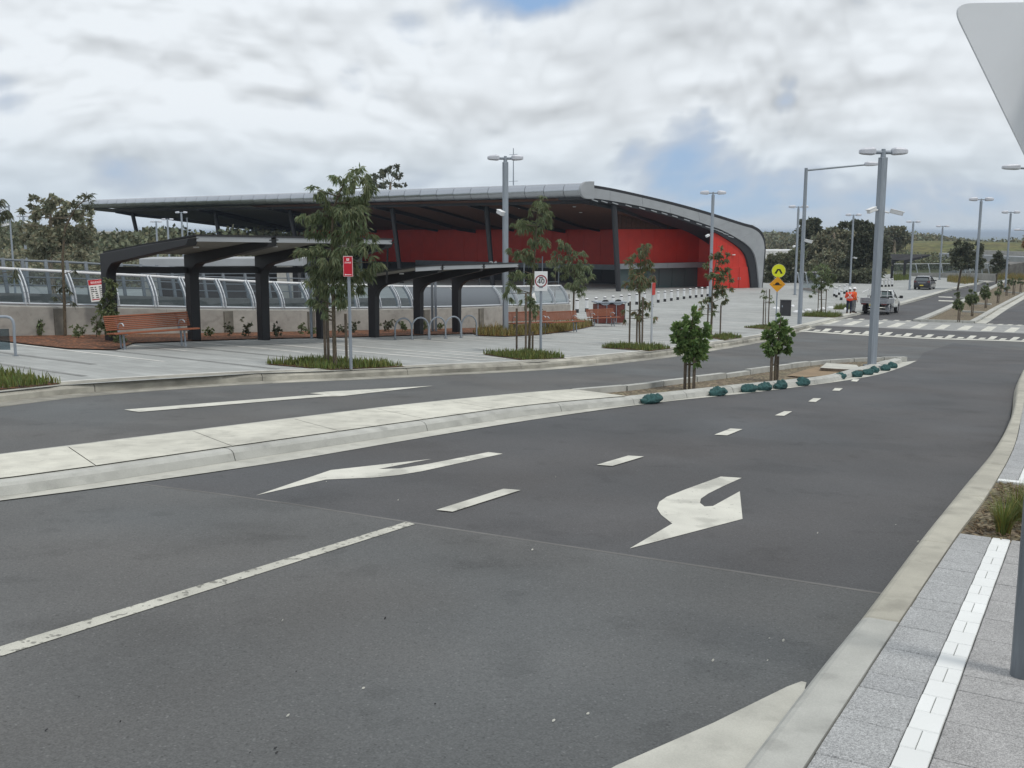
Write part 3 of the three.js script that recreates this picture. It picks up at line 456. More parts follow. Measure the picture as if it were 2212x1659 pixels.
// ---------------------------------------------------------------- the station
{
  const st = thing('station_building', 'long low station hall with a silver bullnosed roof edge, dark canopy and red walls', 'station');
  const C = [7.4, 100], e = [.865, .502], m = [-.797, .604], q = [.604, .797];
  const Fm = (k, w = 0) => [C[0] + m[0] * k + q[0] * w, C[1] + m[1] * k + q[1] * w];
  const E = (x, y) => onPlane(C, e, x, y);                              // end elevation: [t, Y]
  const eP = (t, y, back = 0) => v3(C[0] + e[0] * t + m[0] * back, y, -(C[1] + e[1] * t + m[1] * back));
  const gY = -4.72;
  // end frame (barge): grey cladding between two measured curves
  const cur = (pts) => { const c = new THREE.CatmullRomCurve3(pts.map((p) => v3(...E(...p), 0)), false, 'centripetal'); return c.getPoints(48).map((p) => [p.x, p.y]); };
  const outer = cur([[1267, 397], [1323, 406.5], [1400, 423.5], [1464, 439], [1532, 458], [1607, 481.5], [1629.6, 488], [1644, 497], [1652.5, 512], [1655.6, 531], [1654, 563.4], [1649, 622]]);
  const greyO = cur([[1268, 404], [1323, 413], [1400, 430], [1464, 446], [1532, 465], [1604, 487.5], [1626, 494], [1640, 503], [1648, 516], [1651.5, 533], [1650, 563.4], [1646, 622]]);
  const inner = cur([[1266, 426], [1323, 434], [1401.5, 449], [1464, 464.7], [1532, 487], [1555, 495], [1585, 510], [1614.7, 529], [1628, 545], [1634, 563.4], [1638, 593], [1640.5, 622]]);
  const inner2 = cur([[1266, 431], [1323, 440], [1401.5, 456], [1464, 472], [1530, 495], [1550, 503], [1576, 518], [1602, 537], [1613, 551], [1619, 570], [1624, 596], [1626, 622]]);
  const ring = (a, b, d) => { const s = new THREE.Shape(a.map((p) => new THREE.Vector2(...p)).concat(b.slice().reverse().map((p) => new THREE.Vector2(...p)))); return new THREE.ExtrudeGeometry(s, { depth: d, bevelEnabled: false }); };
  const place = (g, back) => { g.applyMatrix4(new THREE.Matrix4().makeBasis(v3(e[0], 0, -e[1]), v3(0, 1, 0), v3(m[0], 0, -m[1])).setPosition(C[0] + m[0] * back, 0, -(C[1] + m[1] * back))); const p = g.attributes.position; return uvBox(g); };
  // cladding in sheets with open joints
  const sub = (l, a, b) => { const r = []; for (let i = 0; i <= 6; i++) { const s = lerp(a, b, i / 6) * (l.length - 1), k = Math.min(l.length - 2, Math.floor(s)); r.push([lerp(l[k][0], l[k + 1][0], s - k), lerp(l[k][1], l[k + 1][1], s - k)]); } return r; };
  for (let i = 0; i < 12; i++) add('cladding_sheet', place(ring(sub(greyO, i / 12, (i + .992) / 12), sub(inner, i / 12, (i + .992) / 12), .25), 0), M.aluMatt, st);
  add('roof_edge', place(ring(outer, greyO.map(([t, y]) => [t - .05, y - .12]), .5), .08), M.dark, st);
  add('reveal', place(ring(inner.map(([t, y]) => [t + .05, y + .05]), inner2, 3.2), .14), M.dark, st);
  for (let i = 1; i < 17; i++) { const [t, y] = sub(inner, i / 30, i / 30)[0]; add('vent', place(xf(new THREE.BoxGeometry(.75, .10, .05), t, y - .19, 0, 0, 0, -.24), .10), M.aluMatt, st); }
  // leading edge: rolled metal panels, a half round
  const y0 = D(1262, 411, 100).y, y1 = D(198, 441.5, 155).y, LM = 91, R = .71;
  const bull = (k0, k1) => {
    const prof = []; for (let i = 0; i <= 14; i++) { const a = Math.PI / 2 + Math.PI * i / 14; prof.push([Math.cos(a) * R * .95, Math.sin(a) * R]); } prof.push([1.1, -R * .96], [1.1, R]);
    const t = [], at = (k, [w, h]) => { const [x, f] = Fm(k, w), y = lerp(y0, y1, k / LM); return [x, y + h * lerp(1, .92, k / LM), -f]; };
    for (let j = 0; j < prof.length - 1; j++) { const a = at(k0, prof[j]), b = at(k1, prof[j]), c = at(k1, prof[j + 1]), d = at(k0, prof[j + 1]); t.push(a, c, b, a, d, c); }
    const g = new THREE.BufferGeometry(); g.setAttribute('position', new THREE.BufferAttribute(new Float32Array(t.flat()), 3)); return g;
  };
  for (let i = 0; i < 38; i++) { const g = bull(i * LM / 38 + .025, (i + 1) * LM / 38 - .025); const w = mergeVertices(g, 1e-3); w.computeVertexNormals(); w.setAttribute('uv', new THREE.BufferAttribute(new Float32Array(w.attributes.position.count * 2), 2)); add('fascia_panel', w, M.alu, st); }
  { // backing seen in the joints, and the end plate
    const s = new THREE.Shape(); s.moveTo(.0, R + .12); s.lineTo(-.35, R + .1); s.absarc(-.32, 0, R + .1, Math.PI / 2, Math.PI * 1.5, false); s.lineTo(.42, -R - .12); s.lineTo(.42, R + .12);
    const g = new THREE.ExtrudeGeometry(s, { depth: .2, bevelEnabled: true, bevelSize: .03, bevelThickness: .03, bevelSegments: 2 }); g.translate(0, y0, 0); add('end_plate', place(g, -.35), M.aluMatt, st);
    const [bx, bf] = Fm(.3, .35), [cx, cf] = Fm(LM - .3, .35); add('fascia_backing', bar(v3(bx, y0, -bf), v3(cx, y1, -cf), .5, 1.1), M.darkRoof, st);
  }
  // soffit: one folded sheet falling towards the back
  const hw = (w) => { const T = [[0, y0 - .74], [1, y0 - .9], [7.4, EYE + 2.2], [12, EYE + 1.35], [16, EYE + .60], [20, EYE + .22], [21.5, EYE + .1]]; for (let i = 1; i < T.length; i++) if (w <= T[i][0]) return lerp(T[i - 1][1], T[i][1], (w - T[i - 1][0]) / (T[i][0] - T[i - 1][0])); return T.at(-1)[1]; };
  const slope = (k) => (y1 - y0) * k / LM;
  const kR = (w) => -.417 * w + .35, kL = (w) => LM - 1.2 * w;
  const sheet = (lift, w1, ka, kb) => { const nu = 40, nw = 16, pos = [], idx = []; for (let j = 0; j <= nw; j++) for (let i = 0; i <= nu; i++) { const w = w1 * j / nw, k = clamp(lerp(kR(w), kL(w), i / nu), ka ?? -99, kb ?? 199), [x, f] = Fm(k, w); pos.push(x, hw(w) + slope(k) * (1 - w / 22) + lift, -f); } for (let j = 0; j < nw; j++) for (let i = 0; i < nu; i++) { const a = j * (nu + 1) + i; idx.push(a, a + 1, a + nu + 2, a, a + nu + 2, a + nu + 1); } const g = new THREE.BufferGeometry(); g.setAttribute('position', new THREE.Float32BufferAttribute(pos, 3)); g.setIndex(idx); return uvBox(g); };
  add('soffit', sheet(0, 20.6, 52, 199), M.soffitMid, st); add('soffit', sheet(0, 20.6, -99, 51.95), M.soffit, st);
  add('roof', [sheet(.55, 21.2)], M.alu, st);
  // trim along the back and left edge of the canopy
  const tp = []; for (let i = 0; i <= 10; i++) { const w = 20.6 * i / 10, k = kL(w), [x, f] = Fm(k, w); tp.push(v3(x, hw(w) + slope(k) * (1 - w / 22) + .22, -f)); }
  for (let i = 0; i < 10; i++) add('edge_trim', bar(tp[i], tp[i + 1], .3, .55), M.dark, st);
  // dark edge beam under the bullnose, raking columns and rafters
  { const a = Fm(-.2, 1.5), b = Fm(LM - 5, 1.5); add('edge_beam', bar(v3(a[0], y0 - 1.05, -a[1]), v3(b[0], y1 - .93, -b[1]), .5, .42), M.dark, st); }
  const cols = [[285, 456, 314, 585], [463.6, 453, 485, 575], [626, 451, 643, 545], [847, 448, 861.7, 565], [1050.5, 443, 1060, 560], [1326, 438.7, 1336, 632]];
  const o36 = [C[0] + q[0] * 3.6, C[1] + q[1] * 3.6];
  cols.forEach(([ax, ay, bx, by], i) => {
    const [k0, Y0] = onPlane(o36, m, ax, ay), [k1, Y1] = onPlane(o36, m, bx, by), tY = hw(3.6) + slope(k0), fl = G(...Fm(k1, 3.6)) + KH - .1, kk = (y) => k0 + (k1 - k0) * (y - Y0) / (Y1 - Y0);
    const a = Fm(kk(fl), 3.6), b = Fm(kk(tY), 3.6); add('column', rod(v3(a[0], fl, -a[1]), v3(b[0], tY, -b[1]), .27, .30, 14), M.dark, st);
    const r0 = Fm(kk(tY) + .5, 1.2); const pts = []; for (let j = 0; j <= 6; j++) { const w = 1.2 + 18.6 * j / 6, k = clamp(kk(tY) + .5, kR(w) + .4, kL(w) - .4), [x, f] = Fm(k, w); pts.push(v3(x, hw(w) + slope(k) * (1 - w / 22) - .22, -f)); }
    for (let j = 0; j < 6; j++) if (pts[j].distanceTo(pts[j + 1]) > .5) add('rafter', bar(pts[j], pts[j + 1], .34, .42), M.dark, st);
  });
  for (let k = 6; k < 60; k += 13) { const pts = []; for (let j = 0; j <= 4; j++) { const w = 1.2 + 18.6 * j / 4, kk = clamp(k + 5, kR(w) + .4, kL(w) - .4), [x, f] = Fm(kk, w); pts.push(v3(x, hw(w) + slope(kk) * (1 - w / 22) - .14, -f)); } for (let j = 0; j < 4; j++) if (pts[j].distanceTo(pts[j + 1]) > .5) add('rafter', bar(pts[j], pts[j + 1], .22, .26), M.dark, st); }
  // small downlights in the soffit
  for (const [k, w] of [[2, 3], [4.5, 4.5], [1, 7], [6, 8], [-1, 9.5], [12, 5]]) { const [x, f] = Fm(k, w); add('downlight', cyl(.16, .18, .06, x, hw(w) + slope(k) - .08, -f, 12), M.white, st); }
  // back wall of the hall: dark red boards
  const wall = (name, a, b, yb, yt, n, mat, th = .16, gap = .03) => { for (let i = 0; i < n; i++) { const k0 = i / n, k1 = (i + 1) / n, L = Math.hypot(b[0] - a[0], b[1] - a[1]), x = lerp(a[0], b[0], (k0 + k1) / 2), f = lerp(a[1], b[1], (k0 + k1) / 2), t0 = typeof yt === 'function' ? yt((k0 + k1) / 2) : yt; add(name, box(L / n - gap, t0 - yb, th, x, (t0 + yb) / 2, -f, Math.atan2(b[1] - a[1], b[0] - a[0])), mat, st); } };
  const bw0 = Fm(66, 19.8), bw1 = Fm(-6, 19.8);
  wall('wall_panel', bw0, bw1, gY - 1, EYE + .75, 30, M.redDark, .16);
  wall('base_wall', Fm(60, 18.9), Fm(0, 18.9), gY - 1, EYE - 4.2, 12, M.darkRoof, .3);
  wall('fascia_band', Fm(40, 18.6), Fm(2, 18.6), EYE - 4.5, EYE - 3.9, 10, M.galvDark, .3);
  // end wall set back under the frame: timber above, red panels, grey band, glass
  const E2 = (t, back) => [C[0] + e[0] * t + m[0] * back, C[1] + e[1] * t + m[1] * back], SB = 6;
  const tA = 9.9, tB = 23.2, tF = 16.5, zRed = EYE + .25, zBand = EYE - 3.42, zGl = EYE - 3.98;
  const inY = (t) => { for (let i = 1; i < inner2.length; i++) if (inner2[i][0] >= t) return inner2[i][1]; return EYE; };
  wall('timber_board', E2(tA, SB), E2(tB - 6.2, SB), zRed + .01, (k) => Math.max(zRed + .1, hw(.918 * lerp(tA, tB - 6.2, k) + .2) - .05), 11, M.timber, .14, .04);
  wall('wall_panel', E2(tA, SB), E2(tB, SB), zBand + .01, zRed, 8, M.red, .16, .02);
  wall('fascia_band', E2(tA - .3, SB - .7), E2(tB - .7, SB - .7), zGl, zBand, 4, M.aluMatt, .5, .02);
  wall('glass_panel', E2(tA + .4, SB), E2(tB, SB), gY - .1, zGl, 7, M.glassDark, .05, .05);
  wall('mullion', E2(tA + .4, SB + .15), E2(tB, SB + .15), gY - .1, zGl, 1, M.darkRoof, .05, 0);
  { const a = E2(tB, SB + .1), b = E2(tF, .4); wall('return_wall', a, b, gY - .4, EYE - .1, 1, M.red, .16); }
  // red wall in the plane of the frame, with a double door
  const yIn = (t) => { let r = -9; for (let i = 1; i < inner.length; i++) { const [a, ya] = inner2[i - 1], [b, yb] = inner2[i]; if ((a - t) * (b - t) <= 0) r = Math.max(r, lerp(ya, yb, (t - a) / (b - a || 1))); } return r; };
  for (let t = tF; t < 23.0; t += .8) { const t1 = Math.min(t + .785, 22.75), s = new THREE.Shape(); if (t1 - t < .1) continue; s.moveTo(t, gY - .8); s.lineTo(t1, gY - .8); s.lineTo(t1, Math.max(gY, yIn(t1) + .15)); s.lineTo(t, Math.max(gY, yIn(t) + .15)); add('wall_panel', place(new THREE.ExtrudeGeometry(s, { depth: .12, bevelEnabled: false }), .35), M.red, st); }
  for (const t of [19.9, 21.2]) { const g = place(new RoundedBoxGeometry(1.22, 2.3, .06, 1, .02), .30); const o = add('door', g, M.red, st); o.position.set(e[0] * t, G(...E2(t, 0)) + KH + 1.16, -e[1] * t); add('handle', place(xf(new RoundedBoxGeometry(.05, .3, .06, 1, .02), t > 20 ? -.5 : .5, -.1, 0), .24), M.galv, o); }
  add('wall_lamp', place(xf(new RoundedBoxGeometry(.3, .1, .2, 2, .03), 19.6, EYE - 2.5, 0), .2), M.white, st);
  // gates in the dark opening
  for (const t of [-1.6, .6, 2.6]) { const p = E2(t, SB); add('gate_post', cyl(.06, .06, 3.6, p[0], G(...p), -p[1], 8), M.galvDark, st); }
  { const a = E2(-1.6, SB), b = E2(2.6, SB); add('gate_rail', bar(v3(a[0], gY + 1.3, -a[1]), v3(b[0], gY + 1.3, -b[1]), .06, .08), M.galvDark, st); }
  { // white figures on the hall's sign
    const font = await new FontLoader().loadAsync('fonts/droid/droid_sans_bold.typeface.json'); globalThis.FONT = font;
    const g = new TextGeometry('21', { font, size: .52, depth: .06, curveSegments: 4 }); const p = D(1056, 577, 88); xf(g, p.x, p.y, p.z); add('sign_lettering', g, M.aluMatt, st);
    const pb = D(1060, 578, 88.3); add('sign_rail', box(2.4, .08, .1, pb.x, pb.y, pb.z), M.dark, st); add('sign_post', [cyl(.06, .06, 2.2, pb.x - 1, pb.y - 2.2, pb.z, 8), cyl(.06, .06, 2.2, pb.x + 1, pb.y - 2.2, pb.z, 8)], M.dark, st);
  }
  // mast on the roof
  const mp = D(1109, 400, 112), mt = thing('antenna_mast', 'thin antenna mast with short cross arms on the station roof', 'antenna', [mp.x, mp.y - 1.2, mp.z]);
  const H = D(1109, 320, 112).y - mp.y + 1.2; add('mast', rod(v3(0, 0, 0), v3(0, H, 0), .075, .04, 8), M.galv, mt); for (const [h, w] of [[H - .7, .45], [H - 1.1, .3], [1.6, .5]]) add('cross_arm', rod(v3(-w, h, 0), v3(w, h + .05, 0), .025), M.galv, mt);
}
// low platform building glimpsed under the shelter roof
{
  const p = D(490, 575, 62), t = thing('platform_building', 'pale low building with a dark slot under its roof, behind the left shelter', 'building', [p.x, 0, p.z], .15);
  const w = 9.5, top = D(490, 556, 62).y, mid = D(490, 573, 62).y;
  add('roof', box(w, top - mid, 4, 0, (top + mid) / 2, 0, 0, .05), M.aluMatt, t); add('wall', box(w - .8, 2.6, 3.2, 0, mid - 1.32, -.2), M.darkRoof, t);
  for (const x of [-4.2, 3.6]) add('pier', box(.9, 3.2, .5, x, mid - 1.62, 1.7), M.wall, t); for (const y of [-.25, -.55]) add('louvre', box(7, .07, .1, -.2, mid + y - .2, 1.5), M.galvDark, t);
}
// ---------------------------------------------------------------- retaining wall with the curved glass balustrade
const WST = [[-90, 733, 657, 570], [0, 729, 659.5, 578], [200, 725, 664, 590], [400, 722, 667.5, 600.5], [560, 719.5, 669, 609], [720, 716, 669, 614.5], [900, 712.5, 667, 619.5], [1075, 708, 662, 619.5], [1232, 698, 657, 617.5]];
{
  const sta = WST.map(([x, yb, yw, yr]) => { const b = V(x, yb, KH), f = -b.z; return { p: [b.x, f], base: b.y, top: D(x, yw, f).y, rail: D(x, yr, f).y }; });
  const plan = new THREE.CatmullRomCurve3(sta.map((s) => v3(s.p[0], 0, s.p[1])), false, 'centripetal');
  const at = (u) => { const k = u * (sta.length - 1), i = Math.min(sta.length - 2, Math.floor(k)), w = k - i, p = plan.getPoint(u), d = plan.getTangent(u); return { x: p.x, f: p.z, n: [d.z, -d.x], base: lerp(sta[i].base, sta[i + 1].base, w), top: lerp(sta[i].top, sta[i + 1].top, w), rail: lerp(sta[i].rail, sta[i + 1].rail, w) }; };
  const uOf = (vx) => { let i = 1; while (i < WST.length - 1 && WST[i][0] < vx) i++; return (i - 1 + (vx - WST[i - 1][0]) / (WST[i][0] - WST[i - 1][0])) / (WST.length - 1); };
  const wl = thing('retaining_wall', 'long low concrete wall carrying the curved glass balustrade behind the mulch', 'wall');
  const cuts = [-90, 130, 360, 565, 680, 790, 905, 1030, 1120, 1232];
  for (let c = 0; c < cuts.length - 1; c++) {
    const t = [], n = 8; const R = []; for (let i = 0; i <= n; i++) { const s = at(lerp(uOf(cuts[c]), uOf(cuts[c + 1]), i / n * .9985)); R.push([[0, s.base - .3], [0, s.top - .02], [-.02, s.top], [-.35, s.top], [-.35, s.base - .3]].map(([o, y]) => [s.x + s.n[0] * o, y, -(s.f + s.n[1] * o)])); }
    for (let i = 0; i < n; i++) for (let j = 0; j < 5; j++) { const k = (j + 1) % 5; t.push(R[i][j], R[i + 1][j], R[i + 1][k], R[i][j], R[i + 1][k], R[i][k]); }
    for (const r of [R[0], R[n]]) for (let j = 1; j < 4; j++) t.push(r[0], r[j], r[j + 1]);
    const g = new THREE.BufferGeometry(); g.setAttribute('position', new THREE.BufferAttribute(new Float32Array(t.flat()), 3)); add('wall_segment', uvBox(g), M.wall, wl);
  }
  for (const x of [133, 492, 672, 920, 1035]) { const s = at(uOf(x)); add('pilaster', box(.3, s.top - s.base + .1, .05, s.x + s.n[0] * .02, (s.top + s.base) / 2 - .1, -(s.f + s.n[1] * .02), Math.atan2(s.n[0], -s.n[1])), S({ map: T.stained, color: lin(.36, .36, .34), roughness: .9 }), wl); }
  const bl = thing('glass_balustrade', 'curved glass balustrade with pale bent posts and white top rail on the concrete wall', 'balustrade');
  const bend = (s, k) => { const h = s.rail - s.top, o = .06 - .42 * k * k; return v3(s.x + s.n[0] * (o - .1), s.top + .04 + (h - .04) * k, -(s.f + s.n[1] * (o - .1))); };
  const xs = [-62, 70, 166.7, 256.5, 338.6, 409, 485.7, 552, 613, 670, 722, 774, 821, 863, 893, 1082, 1112, 1193, 1227];
  xs.forEach((x) => { const s = at(uOf(x)), pts = []; for (let i = 0; i <= 6; i++) pts.push(bend(s, i / 6)); for (const o of [-.045, .045]) { const g = []; for (let i = 0; i < 6; i++) g.push(bar(pts[i], pts[i + 1], .035, .12, v3(s.n[0], 0, -s.n[1]))); add('post', join(g).translate(s.n[1] * o, 0, s.n[0] * o), M.rail, bl); } });
  const pane = (x0, x1, mat, name) => {
    const t = [], nu = 3, nv = 6, grid = []; for (let i = 0; i <= nu; i++) { const s = at(uOf(lerp(x0, x1, i / nu))); const r = []; for (let j = 0; j <= nv; j++) { const p = bend(s, lerp(.03, .97, j / nv)); r.push([p.x, p.y, p.z]); } grid.push(r); }
    for (let i = 0; i < nu; i++) for (let j = 0; j < nv; j++) t.push(grid[i][j], grid[i + 1][j], grid[i + 1][j + 1], grid[i][j], grid[i + 1][j + 1], grid[i][j + 1]);
    const g = new THREE.BufferGeometry(); g.setAttribute('position', new THREE.BufferAttribute(new Float32Array(t.flat()), 3)); const w = mergeVertices(g, 1e-3); w.computeVertexNormals(); w.setAttribute('uv', new THREE.BufferAttribute(new Float32Array(w.attributes.position.count * 2), 2)); add(name, w, mat, bl);
  };
  for (let i = 0; i < xs.length - 1; i++) if (xs[i] === 893) { pane(893, 985, M.galvDark, 'metal_panel'); pane(987, 1081, M.galvDark, 'metal_panel'); } else pane(xs[i] + 2, xs[i + 1] - 2, M.glass, 'glass_panel');
  const rl = (k, x0, x1, n = 40) => { const p = []; for (let i = 0; i <= n; i++) p.push(bend(at(uOf(lerp(x0, x1, i / n))), k)); return p; };
  add('top_rail', tube(rl(1, -90, 1228), .04, 8, 120), M.white, bl); add('bottom_rail', tube(rl(0.02, -90, 1228), .035, 6, 120), M.rail, bl);
  // walkway behind, with its own upstand and dark inner railing
  const off = (x, o, y) => { const s = at(uOf(x)); return v3(s.x + s.n[0] * o, s.top + y, -(s.f + s.n[1] * o)); };
  const strip = (o0, o1, y0, y1) => { const t = [], n = 30; for (let i = 0; i < n; i++) { const x0 = lerp(-90, 1225, i / n), x1 = lerp(-90, 1225, (i + 1) / n), a = off(x0, o0, y0), b = off(x1, o0, y0), c = off(x1, o1, y1), d = off(x0, o1, y1); t.push(a, b, c, a, c, d); } const g = new THREE.BufferGeometry(); g.setAttribute('position', new THREE.BufferAttribute(new Float32Array(t.flatMap((v) => v.toArray())), 3)); return uvBox(g); };
  struct(add('walkway', [strip(-.35, -4.4, -.12, -.12), strip(-4.4, -4.4, -.12, .2), strip(-4.4, -4.7, .2, .2), strip(-4.7, -4.7, .2, -.3), strip(-4.7, -7, -.05, -.05)], S({ map: T.concrete, color: lin(.30, .31, .31), roughness: .9 })));
  const ir = thing('walkway_railing', 'dark inner railing of upright posts and rails seen through the glass balustrade', 'railing');
  for (let i = 0; i <= 30; i++) { const x = -80 + i * 42; if (x > 890) break; add('post', bar(off(x, -4.55, .2), off(x, -4.75, 1.25), .1, .06), M.galvDark, ir); }
  for (const y of [.45, .7, .95, 1.2]) { const p = []; for (let i = 0; i <= 20; i++) p.push(off(lerp(-90, 890, i / 20), -4.55 - (y - .2) * .19, y)); add('rail', tube(p, y > 1 ? .035 : .02, 6, 60), M.galvDark, ir); }
  // notices fixed to the glass
  const notice = (x, y, w, h, tilt, label, draw) => { const s = at(uOf(x)), p = D(x, y, s.f - .25); const o = thing('notice_board', label, 'notice', p, Math.atan2(-s.n[0] * -1, s.n[1] * -1)); o.rotation.set(-.12, Math.atan2(s.n[0], -s.n[1]), tilt, 'YXZ'); add('panel', box(w, h, .012), M.white, o); const f = add('print', xf(new THREE.PlaneGeometry(w * .98, h * .98), 0, 0, .009), canvasMat(256, 256, draw), o); };
  notice(213, 627, .52, .60, .06, 'white notice with a red header on the glass balustrade beside the left shelter post', (c, w, h) => { c.fillStyle = '#e9e9e6'; c.fillRect(0, 0, w, h); c.fillStyle = '#c02a30'; c.fillRect(0, 0, w, 62); c.fillStyle = '#f2dede'; c.font = 'bold 40px sans-serif'; c.textAlign = 'center'; c.fillText('WARNING', w / 2, 46); c.fillStyle = '#2a2a2a'; for (let y = 84; y < 240; y += 24) for (let x = 16; x < 220; x += 60) c.fillRect(x, y, 20 + (x * 7 + y * 3) % 34, 12); c.fillStyle = '#b03038'; c.fillRect(12, 226, 110, 12); });
  notice(1154, 645, .34, .48, .3, 'small white notice tilted on the glass behind the 40 speed sign', (c, w, h) => { c.fillStyle = '#f2f2ee'; c.fillRect(0, 0, w, h); c.fillStyle = '#333'; for (let y = 70; y < 220; y += 22) c.fillRect(30, y, 150, 8); c.fillStyle = '#c8a020'; c.fillRect(10, 226, 120, 20); });
}
// far glass barriers
function farBarrier(name, label, pts, h, group) {          // pts: [vx, vbase, distance]
  const o = thing(name, label, 'barrier'); const P = pts.map(([x, y, f]) => D(x, y, f));
  for (let i = 0; i < P.length - 1; i++) {
    const a = P[i], b = P[i + 1], n = Math.max(1, Math.round(a.distanceTo(b) / 2.2));
    add('base_wall', bar(a.clone().add(v3(0, .1, 0)), b.clone().add(v3(0, .1, 0)), .3, .9), M.wall, o); add('top_rail', bar(a.clone().add(v3(0, h, 0)), b.clone().add(v3(0, h, 0)), .09, .09), M.white, o);
    for (let k = 0; k <= n; k++) { const p = a.clone().lerp(b, k / n); add('post', bar(p.clone().add(v3(.0, .5, 0)), p.clone().add(v3(-.35, h, 0)), .1, .1), M.rail, o); if (k < n) { const q = a.clone().lerp(b, (k + 1) / n), g = new THREE.BufferGeometry(); g.setAttribute('position', new THREE.Float32BufferAttribute([p, q, q.clone().add(v3(-.3, h - .1, 0)), p, q.clone().add(v3(-.3, h - .1, 0)), p.clone().add(v3(-.3, h - .1, 0))].flatMap((v) => [v.x, v.y + .45 * (v === p || v === q ? 1 : 0), v.z]), 3)); add('glass_panel', uvBox(g), M.glass, o); } }
  }
}
farBarrier('far_barrier', 'far glass barrier with a white top rail behind the dark hatchback', [[1930, 597, 150], [2065, 598, 140], [2107, 599, 132], [2152, 601, 125]], 1.85);
farBarrier('far_barrier', 'short glass barrier with leaning posts just right of the red end wall', [[1728, 632, 108], [1764, 634, 104], [1776, 636, 100]], 2.2);

// ---------------------------------------------------------------- bus shelters
function shelter(label, posts, arm, L0, roofBack, roofFront, end0, end1, postW, extra) {
  const [b0] = posts, o = thing('bus_shelter', label, 'shelter'); const n = posts.length;
  const row = v3().subVectors(posts[n - 1], posts[0]); row.y = 0; const rowL = row.length(); row.normalize();
  const a = v3(arm[0], 0, arm[1]).normalize();
  const LL = (s) => Array.isArray(L0) ? lerp(L0[0], L0[1], s) : L0;
  posts.forEach((p, i) => {
    const L = LL(i / (n - 1)), top = roofBack(i / (n - 1)), s = new THREE.Shape(), w = postW, H = top - p.y, rise = roofFront(i / (n - 1)) - top;
    // post and tapering arm cut from one plate, with a curved haunch
    s.moveTo(-w / 2, -.1); s.lineTo(w * .38, -.1); s.lineTo(w / 2, H - .55); s.quadraticCurveTo(w / 2 + .04, H - .34, w / 2 + .34, H - .24 + rise * .1); s.lineTo(L - .12, H + rise - .14); s.lineTo(L, H + rise); s.lineTo(L * .5, H + rise * .5 + .02); s.lineTo(-w / 2, H); s.lineTo(-w / 2, -.1);
    const g = new THREE.ExtrudeGeometry(s, { depth: .24, bevelEnabled: true, bevelSize: .012, bevelThickness: .012, bevelSegments: 1, curveSegments: 8 }); g.translate(0, 0, -.12);
    g.applyMatrix4(new THREE.Matrix4().makeBasis(a, v3(0, 1, 0), v3().crossVectors(a, v3(0, 1, 0))).setPosition(p)); add('post', uvBox(g), M.dark, o);
  });
  // roof: pale underside, dark top, white front fascia; one sheet per bay
  const pt = (s, k, y) => { const i = s * (n - 1), j = clamp(Math.floor(i), 0, n - 2), w = i - j, p = posts[j].clone().lerp(posts[j + 1], w); return v3(p.x + a.x * k, y, p.z + a.z * k); };
  const slab = (s0, s1, k0, k1, y0, y1, mat, name) => { const L = 1; const yb = (s) => roofBack(s), yf = (s) => roofFront(s), Y = (s, k) => lerp(yb(s), yf(s), k / L); const c = [[s0, k0], [s1, k0], [s1, k1], [s0, k1]], A = c.map(([s, k]) => pt(s, k * LL(s), Y(s, k) + y0)), B = c.map(([s, k]) => pt(s, k * LL(s), Y(s, k) + y1)), t = []; t.push(A[0], A[1], A[2], A[0], A[2], A[3], B[0], B[2], B[1], B[0], B[3], B[2]); for (let i = 0; i < 4; i++) { const k = (i + 1) % 4; t.push(A[i], B[i], B[k], A[i], B[k], A[k]); } const g = new THREE.BufferGeometry(); g.setAttribute('position', new THREE.BufferAttribute(new Float32Array(t.flatMap((v) => v.toArray())), 3)); add(name, uvBox(g), mat, o); };
  const cuts = [end0, ...Array.from({ length: n }, (_, i) => i / (n - 1)).filter((s) => s > end0 + .02 && s < end1 - .02), end1];
  for (let i = 0; i < cuts.length - 1; i++) { slab(cuts[i] + .012, cuts[i + 1] - .012, .015, .992, .02, .05, M.soffitPale, 'soffit_panel'); slab(cuts[i] + .006, cuts[i + 1] - .006, -.075, 1.005, .055, .095, M.darkRoof, 'roof_sheet'); slab(cuts[i] + .012, cuts[i + 1] - .012, .993, 1, -.06, .054, M.aluMatt, 'fascia'); add('downlight', cyl(.07, .07, .03, ...pt((cuts[i] + cuts[i + 1]) / 2, LL(.5) * .62, lerp(roofBack(.5), roofFront(.5), .62) - .01).toArray()), M.white, o); }
  extra?.(o, pt);
  return o;
}
